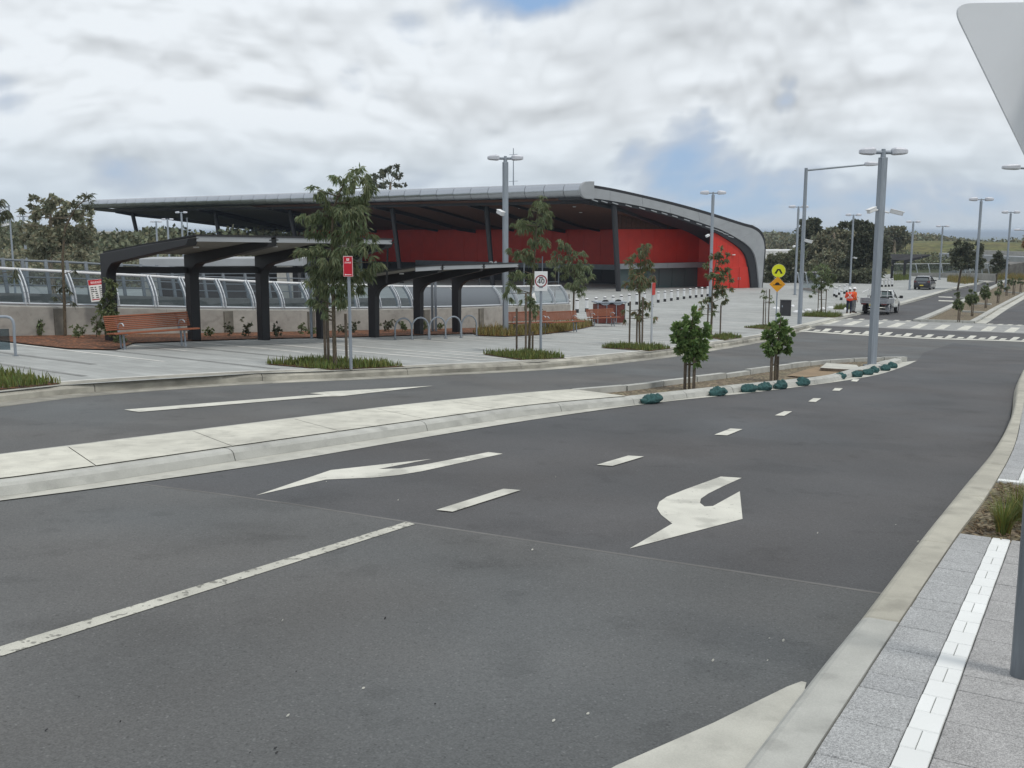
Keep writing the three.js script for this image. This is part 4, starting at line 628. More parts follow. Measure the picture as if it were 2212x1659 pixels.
{
  const pA = [[243, 738], [421, 736.5], [571, 734.5], [697, 731.5]].map(([x, y]) => V(x, y, KH));
  const yA = [[243, 549], [421, 556], [571, 554], [697, 556]].map(([x, y], i) => D(x, y, -pA[i].z).y), fr = [D(406, 514, 24.9).y, D(838, 521, 29.2).y];
  const ipl = (l) => (s) => { const k = clamp(s, 0, 1) * (l.length - 1), i = Math.min(l.length - 2, Math.floor(k)); return lerp(l[i], l[i + 1], k - i); };
  shelter('larger black framed bus shelter on the left, its roof tilted up towards the road', pA, [.75, .66], [4.0, 3.04], ipl([yA[0], yA[0] - .06, yA[0] - .12, yA[0] - .2]), (s) => lerp(fr[0], fr[1], s), -.0, 1.02, .245, (o, pt) => {
    for (let i = 0; i < 3; i++) add('rail', bar(pA[i].clone().setY(D(330, 583, -pA[0].z).y - i * .05).add(v3(0, .0, 0)), pA[i + 1].clone().setY(D(330, 583, -pA[0].z).y - (i + 1) * .05), .07, .16), M.dark, o);
    const a = pt(1.02, 2.8, fr[1] + .02), b = pt(1.08, 2.3, fr[1] - 1.15); add('strut', bar(a, b, .05, .03), M.dark, o);
    const w0 = pt(1.02, 1.2, fr[1] - .3), gg = box(.05, .9, 1.4, w0.x, w0.y - .35, w0.z, .6); add('wind_screen', gg, M.glassDark, o);
    add('downpipe', cyl(.04, .04, 2.3, ...pA[3].clone().add(v3(-.3, 0, .1)).toArray()), M.galv, o);
  });
  const pB = [[809, 728.5], [905, 723.5], [987, 719]].map(([x, y]) => V(x, y, KH)), bB = [D(809, 600, -pB[0].z).y, D(905, 596, -pB[1].z).y, D(987, 592, -pB[2].z).y], fB = [D(946, 573, 31.9).y, D(1035, 570, 34.5).y, D(1111, 567, 37.3).y];
  shelter('smaller black framed bus shelter over the steel bike hoops', pB, [.91, .41], 2.4, ipl(bB), ipl(fB), -.30, 1.0, .24, (o, pt) => { add('downpipe', cyl(.045, .045, 2.2, ...pB[2].clone().add(v3(-.75, 0, -.1)).toArray()), M.galv, o); add('downpipe', cyl(.045, .045, 2.2, ...pB[2].clone().add(v3(-.87, 0, -.1)).toArray()), M.galvDark, o); });
  const pC = [[1880, 599.5], [1910, 598.6], [1919, 599], [1928, 599.6]].map(([x, y]) => V(x, y, KH)); const d = -pC[0].z;
  pC.forEach((p, i) => p.set(D([1866, 1882, 1910, 1928][i], 600, d + i * .2).x, p.y, -(d - i * 1.2)));
  const yC = pC[3].y + 2.5; shelter('far black bus shelter with slanted posts behind the white utility truck', pC, [.97, .1], 3.2, () => yC, () => yC + .7, -.1, 1.05, .3);
}
// ---------------------------------------------------------------- street furniture
const R3 = (x, y) => [(1200 + x * .30137) / 1.15732, (360 + y * .30137) / 1.15732];
const R2 = (x, y) => [(640 + x * .30137) / 1.15732, (380 + y * .30137) / 1.15732];
const Z = (x, y, ox, oy, s) => [(ox + x * s) / 1.15732, (oy + y * s) / 1.15732];
function lampHead(parent, x, y, len, w, dir) {             // flat cobra head, thicker at the arm
  const g = new RoundedBoxGeometry(1, 1, 1, 4, .28), p = g.attributes.position; for (let i = 0; i < p.count; i++) { const X = p.getX(i), Y = p.getY(i), Zz = p.getZ(i), k = 1 - .35 * Math.pow(X + .5, 2); p.setXYZ(i, dir * (X + .5) * len, (Y < 0 ? Y * .7 : Y) * w * 1.45 * k, Zz * w * k * 1.6); } if (dir < 0) { const ix = g.index; if (ix) for (let i = 0; i < ix.count; i += 3) { const a = ix.getX(i); ix.setX(i, ix.getX(i + 1)); ix.setX(i + 1, a); } } g.computeVertexNormals(); g.translate(x, y, 0);
  return add('lamp_head', g, M.headlamp, parent);
}
function camBox(parent, x, y, z, turn, s = 1) { const o = add('security_camera', [xf(new RoundedBoxGeometry(.13 * s, .13 * s, .42 * s, 2, .03 * s), 0, .05, .1), xf(new RoundedBoxGeometry(.16 * s, .02, .44 * s, 1, .008), 0, .12 * s + .01, .12), xf(new THREE.CylinderGeometry(.02, .02, .16, 6), 0, .0, -.14, Math.PI / 2)], M.white, parent); o.position.set(x, y, z); o.rotation.set(.25, turn, 0, 'YXZ'); return o; }
function lampPost(label, base, topY, span, o = {}) {
  const H = topY - base.y, t = thing('street_lamp', label, 'street lamp', base, o.turn ?? 0, o.group ?? 'street lamps'), w = o.w ?? .175;
  const pole = add('pole', [xf(new RoundedBoxGeometry(w, H, w * .8, 2, .015), 0, H / 2, 0)], M.galv, t); pole.rotation.y = .35;
  add('base_plate', [xf(new RoundedBoxGeometry(w * 1.9, .04, w * 1.9, 1, .01), 0, .02, 0)], M.galvDark, t);
  if (span) { const L = span / 2; add('cross_arm', [xf(new THREE.CylinderGeometry(.045, .045, span * .36, 8), 0, H + .12, 0, 0, 0, Math.PI / 2), cyl(.07, .05, .2, 0, H, 0, 8)], M.galv, t); for (const d of [-1, 1]) lampHead(t, d * L * .33, H + .13, L * .67, .2 * (span / 1.5), d); }
  for (const [x, y, z, r] of o.cams ?? []) camBox(t, x, y, z, r, o.cs ?? 1);
  return t;
}
{
  const L = (label, bx, by, ty, half, o = {}) => { const b = o.f ? D(bx, by, o.f) : V(bx, by, o.h ?? KH); if (o.f && !o.keep) b.y = G(b.x, o.f) + KH; return lampPost(label, b, D(bx, ty, -b.z).y, half ? 2 * half * -b.z / FV : 0, o); };
  L('tall twin headed lamp post in the middle, at the right end of the smaller shelter', 1092, 722, 350, 38, { cams: [[-.22, 4.2, .1, .4]], turn: .05 });
  L('nearest and tallest twin headed lamp post, standing in the planted island', 1883, 792, 340, 51, { h: .05, w: .18, cams: [[-.2, 3.85, .15, -.9], [.25, 3.8, .1, 1.1]], cs: .75 });
  L('twin headed lamp post in front of the edge of the bright red end wall', 1533, 671, 421, 27.5, { cams: [[-.25, 5.1, .1, -.7]] });
  L('twin headed lamp post just behind the single arm lamp, right of the red wall', 1717, 637, 450, 21, { cams: [[-.25, 4.6, .1, -.7]] });
  L('twin headed lamp post among the dark trees left of the near lamp post', 1838, 580, 467, 17, { f: 118, cams: [[.3, 3.2, .1, .9]] });
  L('twin headed lamp post left of the dark hatchback, in front of the far trees', 1965, 617, 482, 15.5, { f: 108 });
  L('most distant twin headed lamp post, thin against the grass mound', 2030, 592, 491, 14, { f: 135 });
  L('twin headed lamp post at the far road kerb, right of the hatchback', 2106.7, 621, 434.5, 26, { f: 82 });
  L('twin headed lamp post near the right edge, beyond the small median trees', 2173, 604, 461.5, 19.5, { f: 105 });
  L('twin headed lamp post on the left, in front of the large bushy tree', 59, 590, 471, 14, { f: 78, cams: [[.15, 5.5, .1, .9]] });
  L('left one of two lamp posts seen between the canopy and the shelter roof', 343, 590, 482, 12.5, { f: 100, cams: [[-.2, 3.8, .1, -.9]] });
  L('right one of two lamp posts seen between the canopy and the shelter roof', 367.5, 590, 477, 13, { f: 96 });
  L('lamp post whose top is hidden by the station canopy, left of the thin pole', 398, 590, 462, 13, { f: 98 });
  { const b = D(409.5, 590, 110); b.y = G(b.x, 110) + KH; const t = thing('signal_pole', 'thin grey pole just right of the lamp posts under the canopy edge', 'pole', b); add('pole', cyl(.07, .05, D(409, 470, 110).y - b.y, 0, 0, 0, 8), M.galv, t); add('cap', cyl(.12, .12, .15, 0, D(409, 524, 110).y - b.y, 0, 8), M.white, t); }
  // single arm lamps
  const arm = (label, base, top, tip, head = 1, w = .1, cam) => { const t = thing('arm_lamp', label, 'street lamp', base, 0, 'single arm lamps'); const H = top.y - base.y; add('pole', cyl(w, w * .72, H, 0, 0, 0, 14), M.galv, t); const d = tip.clone().sub(base); add('arm', rod(v3(0, H - .12, 0), v3(d.x, d.y, d.z), .055, .045, 8), M.galv, t); const s = Math.sign(d.x), h = lampHead(t, 0, 0, .75 * head, .2, s); h.position.set(d.x - s * .1, d.y + .02, d.z); if (cam) camBox(t, ...cam); return t; };
  { const b = V(1727, 700, KH); const t = arm('single arm lamp post at the zebra crossing, its arm reaching right over the road', b, D(1727 + 20, 363, -b.z), D(1862, 357.5, -b.z + 1.5).setZ(b.z - .8), 1, .12, [.14, 4.4, .1, 1]); }
  { const f = 66, b = D(30, 590, f); b.y = G(b.x, f); arm('thin single arm lamp at the left edge, arm reaching out of the picture', b, D(26, 443, f), D(-40, 440, f), 1, .07, [-.12, 5, .1, -.8]); }
  { const b = V(2275, 735, KH); arm('single arm lamp standing outside the right edge, only its head in view', b, D(2290, 360, -b.z), D(2198, 363, -b.z), 1, .11); }
  { const f = 120, b = D(2235, 600, f); b.y = G(b.x, f); arm('distant single arm lamp at the right edge, lower of two heads', b, D(2250, 500, f), D(2203, 497, f), 1.1, .08); }
  { const f = 140, b = D(2240, 600, f); b.y = G(b.x, f); lampPost('distant twin headed lamp at the right edge, upper of two heads', b, D(2232, 483, f).y, 3.2, { group: 'street lamps' }); }
}
// signs
function post(parent, h, r = .03, mat = M.galv) { return add('post', cyl(r, r, h, 0, 0, 0, 12), mat, parent); }
{
  const b = V(758.5, 797, KH + .02), f = -b.z, t = thing('bus_zone_sign', 'narrow red bus zone sign on a grey post beside the biggest staked tree', 'sign', b, -.12);
  const top = D(755, 553, f).y - b.y, bot = D(755, 597.5, f).y - b.y; post(t, top - .02, .03);
  const h = top - bot, w = .185; add('plate', box(w, h, .012, 0, (top + bot) / 2, .038, 0, .006), M.white, t);
  add('face', xf(new THREE.PlaneGeometry(w * .98, h * .98), 0, (top + bot) / 2, .0455), canvasMat(128, 320, (c, W, H) => { c.fillStyle = '#c4122c'; c.fillRect(0, 0, W, H); c.strokeStyle = '#efe6e6'; c.lineWidth = 4; c.strokeRect(5, 5, W - 10, H - 10); c.fillStyle = '#f4ecec'; c.fillRect(46, 34, 36, 34); c.fillStyle = '#c4122c'; c.fillRect(53, 42, 22, 10); c.fillStyle = '#f4ecec'; c.font = 'bold 34px sans-serif'; c.textAlign = 'center'; c.fillText('ZONE', W / 2, 112); c.fillRect(20, 286, 88, 10); c.beginPath(); c.moveTo(14, 291); c.lineTo(34, 277); c.lineTo(34, 305); c.fill(); }), t);
}
{
  const b = V(1168, 765, KH + .02), f = -b.z, t = thing('speed_sign', 'white speed limit sign reading 40 in a red ring on a grey post', 'sign', b, -.03);
  const top = D(1168, 586, f).y - b.y, bot = D(1168, 628.5, f).y - b.y, h = top - bot, w = h * .66; post(t, top - .05, .032);
  add('plate', xf(new RoundedBoxGeometry(w, h, .014, 2, .006), 0, (top + bot) / 2, .04), M.white, t);
  add('face', xf(new THREE.PlaneGeometry(w * .985, h * .985), 0, (top + bot) / 2, .0485), canvasMat(256, 384, (c, W, H) => { c.fillStyle = '#e9ebec'; c.fillRect(0, 0, W, H); c.strokeStyle = '#8d1c2c'; c.lineWidth = 24; c.beginPath(); c.arc(W / 2, 190, 110, 0, 7); c.stroke(); c.fillStyle = '#17171a'; c.font = 'bold 136px sans-serif'; c.textAlign = 'center'; c.fillText('40', W / 2, 239); }), t);
  add('clamp', [box(.09, .04, .09, 0, bot + .1, .01), box(.09, .04, .09, 0, top - .15, .01)], M.galvDark, t);
}
{
  const b = V(1676, 697, KH + .02), f = -b.z, t = thing('pedestrian_sign', 'round yellow walking legs sign over an orange diamond hump sign on one post', 'sign', b, -.25);
  const Y = (y) => D(1680, y, f).y - b.y, px = f / FV; post(t, Y(571), .035);
  const rc = 14.4 * px; add('round_plate', xf(new THREE.CylinderGeometry(rc, rc, .012, 32), .04, Y(585), .045, Math.PI / 2), M.white, t);
  add('round_face', xf(new THREE.CircleGeometry(rc * .98, 32), .04, Y(585), .0525), canvasMat(256, 256, (c, W) => { c.fillStyle = '#dde01c'; c.fillRect(0, 0, W, W); c.fillStyle = '#14170c'; c.beginPath(); c.moveTo(100, 92); c.lineTo(158, 92); c.lineTo(206, 178); c.lineTo(164, 186); c.lineTo(160, 164); c.lineTo(132, 116); c.lineTo(126, 116); c.lineTo(98, 164); c.lineTo(92, 186); c.lineTo(48, 178); c.fill(); }), t);
  const rd = 17.2 * px; add('diamond_plate', xf(xf(new RoundedBoxGeometry(rd * 1.414, rd * 1.414, .012, 2, .006), 0, 0, 0, 0, 0, Math.PI / 4), 0, Y(614), .045), M.white, t);
  add('diamond_face', xf(xf(new THREE.PlaneGeometry(rd * 1.39, rd * 1.39), 0, 0, 0, 0, 0, Math.PI / 4), 0, Y(614), .0525), canvasMat(256, 256, (c, W) => { c.fillStyle = '#df9a06'; c.fillRect(0, 0, W, W); c.translate(128, 128); c.rotate(Math.PI / 4); c.fillStyle = '#16130c'; c.fillRect(-92, 6, 184, 18); c.beginPath(); c.moveTo(-52, 8); c.quadraticCurveTo(-46, -44, 0, -44); c.quadraticCurveTo(46, -44, 52, 8); c.fill(); }), t);
}
{
  const b = V(...Z(487, 1600, 1540, 580, .18085), KH), f = -b.z, t = thing('edge_on_sign', 'small red sign seen almost edge on, on a post by the row of bollards', 'sign', b, 1.15);
  const top = D(1409, 611, f).y - b.y, bot = D(1409, 637, f).y - b.y; post(t, top, .032, M.rail); add('plate', box(.30, top - bot, .014, .0, (top + bot) / 2, .04, 0, .006), M.red, t);
}
{ // back of the give way sign by the camera
  const b = V(2209, 1461, KH), f = -b.z, t = thing('give_way_sign', 'grey back of a triangular give way sign on a steel post at the right edge', 'sign', b, .0);
  const A = D(2046, 12, f + .1), s = .78, x0 = A.x - b.x, yT = A.y - b.y, r = .055; post(t, yT - .06, .05, M.galvDark);
  const sh = new THREE.Shape(), P = [[x0, yT], [x0 + s, yT + .012], [x0 + s / 2, yT - s * .866]];
  for (let i = 0; i < 3; i++) { const p = P[i], a = P[(i + 2) % 3], c = P[(i + 1) % 3], u = (q, k) => { const L = Math.hypot(q[0] - p[0], q[1] - p[1]); return [p[0] + (q[0] - p[0]) * k / L, p[1] + (q[1] - p[1]) * k / L]; }; const e = u(a, r * 1.5), g = u(c, r * 1.5); i ? sh.lineTo(...e) : sh.moveTo(...e); sh.quadraticCurveTo(...p, ...g); }
  const g = new THREE.ExtrudeGeometry(sh, { depth: .006, bevelEnabled: true, bevelSize: .002, bevelThickness: .002, bevelSegments: 1, curveSegments: 10 }); g.translate(0, 0, -.07); add('plate', uvBox(g), S({ map: T.panel, color: lin(.86, .89, .94), roughness: .6 }), t);
  add('clamp', [box(.16, .04, .13, 0, yT - .2, -.0), box(.16, .04, .13, 0, yT - .5, -.0)], M.galvDark, t);
}
// bollards
{
  const make = (p, label, group) => { const t = thing('bollard', label, 'bollard', p, 0, group); add('base', cyl(.115, .115, .24, 0, 0, 0, 16), M.black, t); add('sleeve', cyl(.105, .105, .52, 0, .24, 0, 16), M.white, t); add('band', cyl(.11, .11, .07, 0, .76, 0, 16), M.black, t); add('cap', [cyl(.115, .07, .07, 0, .83, 0, 16)], M.white, t); return t; };
  const row = [[735, 1410], [805, 1400], [885, 1393], [962, 1382], [1035, 1372], [1103, 1362], [1170, 1353], [1237, 1342], [1300, 1333], [1365, 1325], [1478, 1316], [1533, 1308], [1587, 1301], [1640, 1293], [1692, 1286], [1743, 1280], [1792, 1274], [1840, 1269], [1888, 1264]];
  const ORD = ['first', 'second', 'third', 'fourth', 'fifth', 'sixth', 'seventh', 'eighth', 'ninth', 'tenth', 'eleventh', 'twelfth', 'thirteenth', 'fourteenth', 'fifteenth', 'sixteenth', 'seventeenth', 'eighteenth', 'nineteenth'];
  let b0; row.forEach((p, i) => { const q = V(...R3(...p), KH), l = 'white and black bollard, ' + ORD[i] + ' from the left in the long row before the station'; b0 ? copy(b0, l, q) : b0 = make(q, l, 'bollards in front of the station'); });
  const far = [[52, 745], [100, 770], [165, 712], [210, 832], [285, 690], [330, 660]].map(([x, y]) => Z(x, y, 2080, 660, .1085)).concat([[1150, 527], [1235, 527], [1310, 523], [1385, 517], [1795, 527]].map(([x, y]) => Z(x, y, 2080, 660, .1085)));
  far.forEach((p, i) => { const q = V(...p, KH), l = i < 6 ? 'white and black bollard left of the two workers, ' + ['first', 'second', 'third', 'fourth', 'fifth', 'last'][i] + ' of six from the left' : i < 10 ? 'white and black bollard seen above the white truck, ' + ['first', 'second', 'third', 'last'][i - 6] + ' of four from the left' : 'lone white bollard with black base left of the dark hatchback'; copy(b0, l, q, 0, i < 6 ? 'bollards left of the workers' : i < 10 ? 'bollards beyond the utility truck' : undefined); if (i === 10) delete scene.children.at(-1).userData.group; });
}
// benches
function bench(label, p, turn, L = 1.9) {
  const t = thing('park_bench', label, 'bench', p, turn, 'timber benches');
  const se = (y, z, w, h, tilt, n = 'seat_slat') => add(n, xf(new RoundedBoxGeometry(L, h, w, 1, .008), 0, y, z, tilt), M.bench, t);
  for (let i = 0; i < 6; i++) se(.43 - .012 * (5 - i) * .6 + (i === 5 ? -.006 : 0), -.16 + i * .088, .072, .035, -.05);
  for (let i = 0; i < 7; i++) se(.475 + i * .041, -.215 - i * .017, .03, .033, -.34, 'back_slat');
  add('back_rail', xf(new RoundedBoxGeometry(L, .04, .055, 1, .012), 0, .765, -.335, -.34), M.bench, t);
  for (const x of [-L * .36, L * .36]) { add('leg', [rod(v3(x, 0, .10), v3(x, .42, .06), .024), rod(v3(x, 0, -.10), v3(x, .43, -.13), .024), bar(v3(x, .405, .28), v3(x, .38, -.2), .045, .035), bar(v3(x, .40, -.2), v3(x, .76, -.36), .045, .03)], M.galv, t); add('armrest', tube([[x, .50, -.24], [x, .60, -.16], [x, .62, .04], [x, .57, .12]], .015, 6), M.rail, t); }
  return t;
}
bench('orange timber bench under the left shelter, between its first two posts', V(333, 753, KH), .75, 2.0);
bench('timber bench left of the 40 speed sign post, behind the tree stakes', V(1145, 721, KH), .42, 1.6);
bench('timber bench between the 40 speed sign and the bin enclosure', V(1213, 718.5, KH), .5, 1.7);
bench('timber bench standing directly in front of the red bin enclosure', V(1303, 705.5, KH), .5, 1.5);
{ // double bin enclosure
  const b = V(1315, 699, KH), t = thing('bin_enclosure', 'red brown double bin enclosure with an arched grey metal roof', 'bin', b, .22), w = 1.42, h = .92, d = .75;
  for (const [x, ww] of [[-.49, .44], [0, .44], [.49, .44]]) add('panel', box(ww, h, .04, x, h / 2 + .06, d / 2, 0, .01), S({ map: T.wood, color: lin(.22, .05, .035), roughness: .6 }), t);
  for (const x of [-w / 2 + .02, w / 2 - .02]) add('side_panel', box(.04, h, d - .05, x, h / 2 + .06, 0, 0, .01), S({ map: T.wood, color: lin(.25, .065, .045), roughness: .6 }), t);
  add('back_panel', box(w, h, .04, 0, h / 2 + .06, -d / 2, 0, .01), M.bench, t);
  for (const x of [-.245, .245, -.7, .7]) add('frame_post', cyl(.02, .02, h + .16, x, 0, d / 2 + .035, 8), M.galv, t);
  add('lid', box(w + .14, .06, d + .16, 0, h + .16, 0, 0, .02), M.galv, t);
  for (const x of [-.33, .33]) { add('hood', xf(new THREE.CylinderGeometry(.27, .27, d + .1, 20, 1, false, -Math.PI / 2, Math.PI), x, h + .19, 0, 0, 0, 0, [1, 1, 1]).applyMatrix4(new THREE.Matrix4().makeTranslation(-x, -h - .19, 0)).applyMatrix4(new THREE.Matrix4().makeRotationX(Math.PI / 2)).applyMatrix4(new THREE.Matrix4().makeScale(1, .62, 1)).applyMatrix4(new THREE.Matrix4().makeTranslation(x, h + .19, 0)), M.galv, t); add('opening', xf(new THREE.CircleGeometry(.17, 20, 0, Math.PI), x, h + .2, d / 2 + .062, 0, 0, 0, [1, .62, 1]), M.black, t); }
}
{ // bike hoops
  const hs = [[1155, 1293, 1551, 1384], [1293, 1433, 1553, 1379], [1440, 1573, 1546, 1375], [1573, 1700, 1540, 1370], [1705, 1830, 1526, 1362]];
  const pl = ['leftmost', 'second from left', 'middle', 'fourth from left', 'rightmost'];
  hs.forEach(([x0, x1, yb, yt], i) => { const a = V(...R2(x0, yb + 4), KH), b = V(...R2(x1, yb + 2), KH), t = thing('bike_hoop', 'steel bike hoop, ' + pl[i] + ' of five under the smaller shelter', 'bike rack', a, 0, 'steel bike hoops'); const d = b.clone().sub(a), H = D(...R2((x0 + x1) / 2, yt), -a.z).y - a.y, r = Math.hypot(d.x, d.z) / 2, pts = [v3(0, -.05, 0), v3(0, (H - r) * .5, 0)]; for (let k = 0; k <= 10; k++) { const an = Math.PI * (1 - k / 10); pts.push(v3(d.x / 2 + Math.cos(an) * d.x / 2, H - r + Math.sin(an) * r, d.z / 2 + Math.cos(an) * d.z / 2)); } pts.push(v3(d.x, (H - r) * .5, d.z), v3(d.x, d.y - .05, d.z)); add('hoop', tube(pts, .026, 8, 60), M.galv, t); add('foot', [cyl(.06, .06, .012, 0, 0, 0), cyl(.06, .06, .012, d.x, d.y, d.z)], M.galvDark, t); });
}
{ // handrail cut by the left edge
  const p = V(34, 769, KH), H = D(30, 686, -p.z).y - p.y, t = thing('handrail', 'steel handrail entering at the left edge of the paving', 'handrail', p); add('rail', tube([[0, -.05, 0], [0, H * .5, 0], [0, H - .08, 0], [-.06, H, 0], [-.6, H, 0], [-1.6, H, 0]], .028, 8, 40), M.galv, t); add('foot', cyl(.06, .06, .012, 0, 0, 0), M.galvDark, t); add('infill_panel', box(1.4, H - .35, .02, -.8, H / 2 - .05, 0), M.glass, t);
}
{ // dark bin and loose white sheets on the paving
  const b = V(1696, 682, KH), t = thing('litter_bin', 'square dark grey bin standing by the yellow pedestrian sign', 'bin', b, -.2); const H = D(1696, 648, -b.z).y - b.y; add('body', box(.66, H - .05, .6, 0, (H - .05) / 2, 0, 0, .03), S({ map: T.panel, color: lin(.035, .034, .04), roughness: .6 }), t); add('lid', box(.70, .05, .64, 0, H - .02, 0, 0, .02), M.black, t); add('latch', box(.05, .12, .03, -.22, H * .62, .31, 0, .01), M.galv, t);
  const spots = [[490, 1302, 105, 'white plastic sheet lying left of the dark bin'], [748, 1268, 60, 'small white plastic sheet just right of the dark bin'], [850, 1358, 190, 'largest white plastic sheet beside the single arm lamp foot'], [985, 1330, 95, 'white plastic sheet between the arm lamp and the staked tree'], [1135, 1332, 80, 'white plastic sheet left of the stakes of the grass bed tree'], [1205, 1310, 90, 'white plastic sheet behind the stakes of the grass bed tree'], [1335, 1297, 120, 'white plastic sheet right of the stakes of the grass bed tree'], [1555, 1320, 50, 'small white plastic sheet by the workers feet']];
  for (const [x, y, w, label] of spots) {
    const p = V(...Z(x, y, 1860, 560, .16275), KH), W = w * .16275 * -p.z / 2500, g = new THREE.SphereGeometry(.5, 20, 12), q = g.attributes.position; for (let i = 0; i < q.count; i++) { const X = q.getX(i), Y = q.getY(i), Q = q.getZ(i), n = fbm(X * 4 + x, Y * 4, Q * 4, 3); q.setXYZ(i, X * W * (.75 + .5 * n), Math.max(0, Y) * .30 * (.3 + 1.2 * n), Q * (.45 + .3 * n)); } g.computeVertexNormals();
    const t = thing('plastic_sheet', label, 'plastic sheet', p, rr(-.4, .4), 'white plastic sheets on the paving'); add('sheet', g, M.white, t);
  }
}
{ // green sandbags in the island gutter
  const M1 = S({ map: T.wood, color: lin(.05, .15, .15), roughness: .9 });
  const bags = [[155, 735, 175, 'first and nearest green sandbag, at the end of the concrete median'], [655, 678, 150, 'second green sandbag, right of the nearest island tree'], [888, 652, 135, 'leftmost green sandbag of the group of three in the gutter'], [1005, 640, 110, 'middle green sandbag of the group of three, upright neck'], [1125, 628, 118, 'rightmost green sandbag of the group of three in the gutter'], [1290, 605, 125, 'green sandbag lying alone right of the group of three'], [1570, 558, 95, 'green sandbag before the pit lid, left of the clustered ones'], [1700, 541, 92, 'left green sandbag of the cluster below the tall lamp post'], [1785, 525, 88, 'middle green sandbag of the cluster below the tall lamp post'], [1832, 510, 52, 'small right green sandbag of the cluster below the tall lamp post'], [1917, 495, 70, 'green sandbag just right of the tall lamp post'], [1970, 476, 66, 'last green sandbag, nearest the rounded island nose']];
  bags.forEach(([x, y, w, label], i) => {
    const p = V(...Z(x, y, 1560, 760, .3345), .01).add(v3(.10, 0, .05)), W = w * .3345 * -p.z / 2500 * 1.35, g = new THREE.SphereGeometry(.5, 28, 18), q = g.attributes.position; const sd = i * 13.7;
    for (let k = 0; k < q.count; k++) { let X = q.getX(k), Y = q.getY(k), Q = q.getZ(k); const n = fbm(X * 3 + sd, Y * 5, Q * 3 + sd, 3), sq = 1 + .35 * Math.pow(Math.abs(X * 2), 3); const taper = (1 - .68 * sstep(-X, .30, .46)) * (1 + .13 * Math.sin(X * 26 + n * 9) * (1 - Math.abs(X))); q.setXYZ(k, X * W * (1 + .15 * (n - .5)), (Math.max(-.32, Y) + .32) * .14 * (.6 + .75 * n) * taper * 1.2, Q * .22 * sq * taper * (.75 + .5 * n)); } g.computeVertexNormals();
    const d = RD, turn = Math.atan2(islR[Math.min(3, i < 6 ? 1 : 2) ][1] - islR[i < 6 ? 0 : 1][1], islR[i < 6 ? 1 : 2][0] - islR[i < 6 ? 0 : 1][0]) + rr(-.15, .12), t = thing('sandbag', label, 'sandbag', p, turn, 'green sandbags in the gutter'); add('bag', g, M1, t); add('tie', xf(new THREE.ConeGeometry(.06, .14, 8, 2), -W * .5, .07, 0, 0, 0, 1.2), M1, t);
  });
}
{ // concrete pit lid and surround in the island
  const q = [[1771, 799], [1862, 803], [1850, 792], [1785, 787.5]].map(([x, y]) => V(x, y, .075)), t = thing('pit_lid', 'pale concrete pit lid lying in the island beside the tall lamp post', 'pit lid', q[0]); const L = q.map((v) => v.clone().sub(q[0])), up = v3(0, .045, 0), tri = [], f = (a, b, c, d) => tri.push(a, b, c, a, c, d); f(...L.map((v) => v.clone().add(up))); L.forEach((v, i) => { const w = L[(i + 1) % 4]; f(v, w, w.clone().add(up), v.clone().add(up)); }); const g = new THREE.BufferGeometry(); g.setAttribute('position', new THREE.BufferAttribute(new Float32Array(tri.flatMap((v) => v.toArray())), 3)); add('slab', uvBox(g), M.gutter, t);
  add('timber_edge', bar(v3(0, .02, .03), L[1].clone().add(v3(0, .0, .04)), .04, .07), M.stake, t);
}
{ // bits of litter and chipped stones on the road
  const gs = []; for (const [x, y] of [[1150, 1187], [1662, 1378], [1692, 1383], [1540, 1426], [1658, 1426], [1766, 1151], [1270, 1541], [1196, 1556], [622, 1545], [610, 1340], [1983, 1170], [785, 1486], [1935, 1133], [705, 1040], [860, 1080], [1200, 1030]]) { const p = V(x, y, .008), s = rr(.003, .008); gs.push(xf(new THREE.DodecahedronGeometry(s, 0), p.x, p.y, p.z, rnd(), rnd(), rnd(), [1.4, .25, 1])); }
  const o = add('stone_chips', gs, M.gutter); tag(o, 'small pale stone chips scattered over the asphalt', 'stone chips'); o.userData.kind = 'stuff';
  const g2 = []; for (const [x, y] of [[260, 1558], [100, 1576], [832, 1335], [595, 1615], [540, 1625], [598, 1685 - 60], [170, 1505], [640, 1450], [940, 1520]]) { const p = V(x, y, .008), s = rr(.003, .006); g2.push(xf(new THREE.DodecahedronGeometry(s, 0), p.x, p.y, p.z, rnd(), rnd(), rnd(), [1.5, .3, 1])); }
  const o2 = add('dark_chips', g2, M.black); tag(o2, 'small dark bits of gravel scattered over the near asphalt', 'gravel bits'); o2.userData.kind = 'stuff';
}
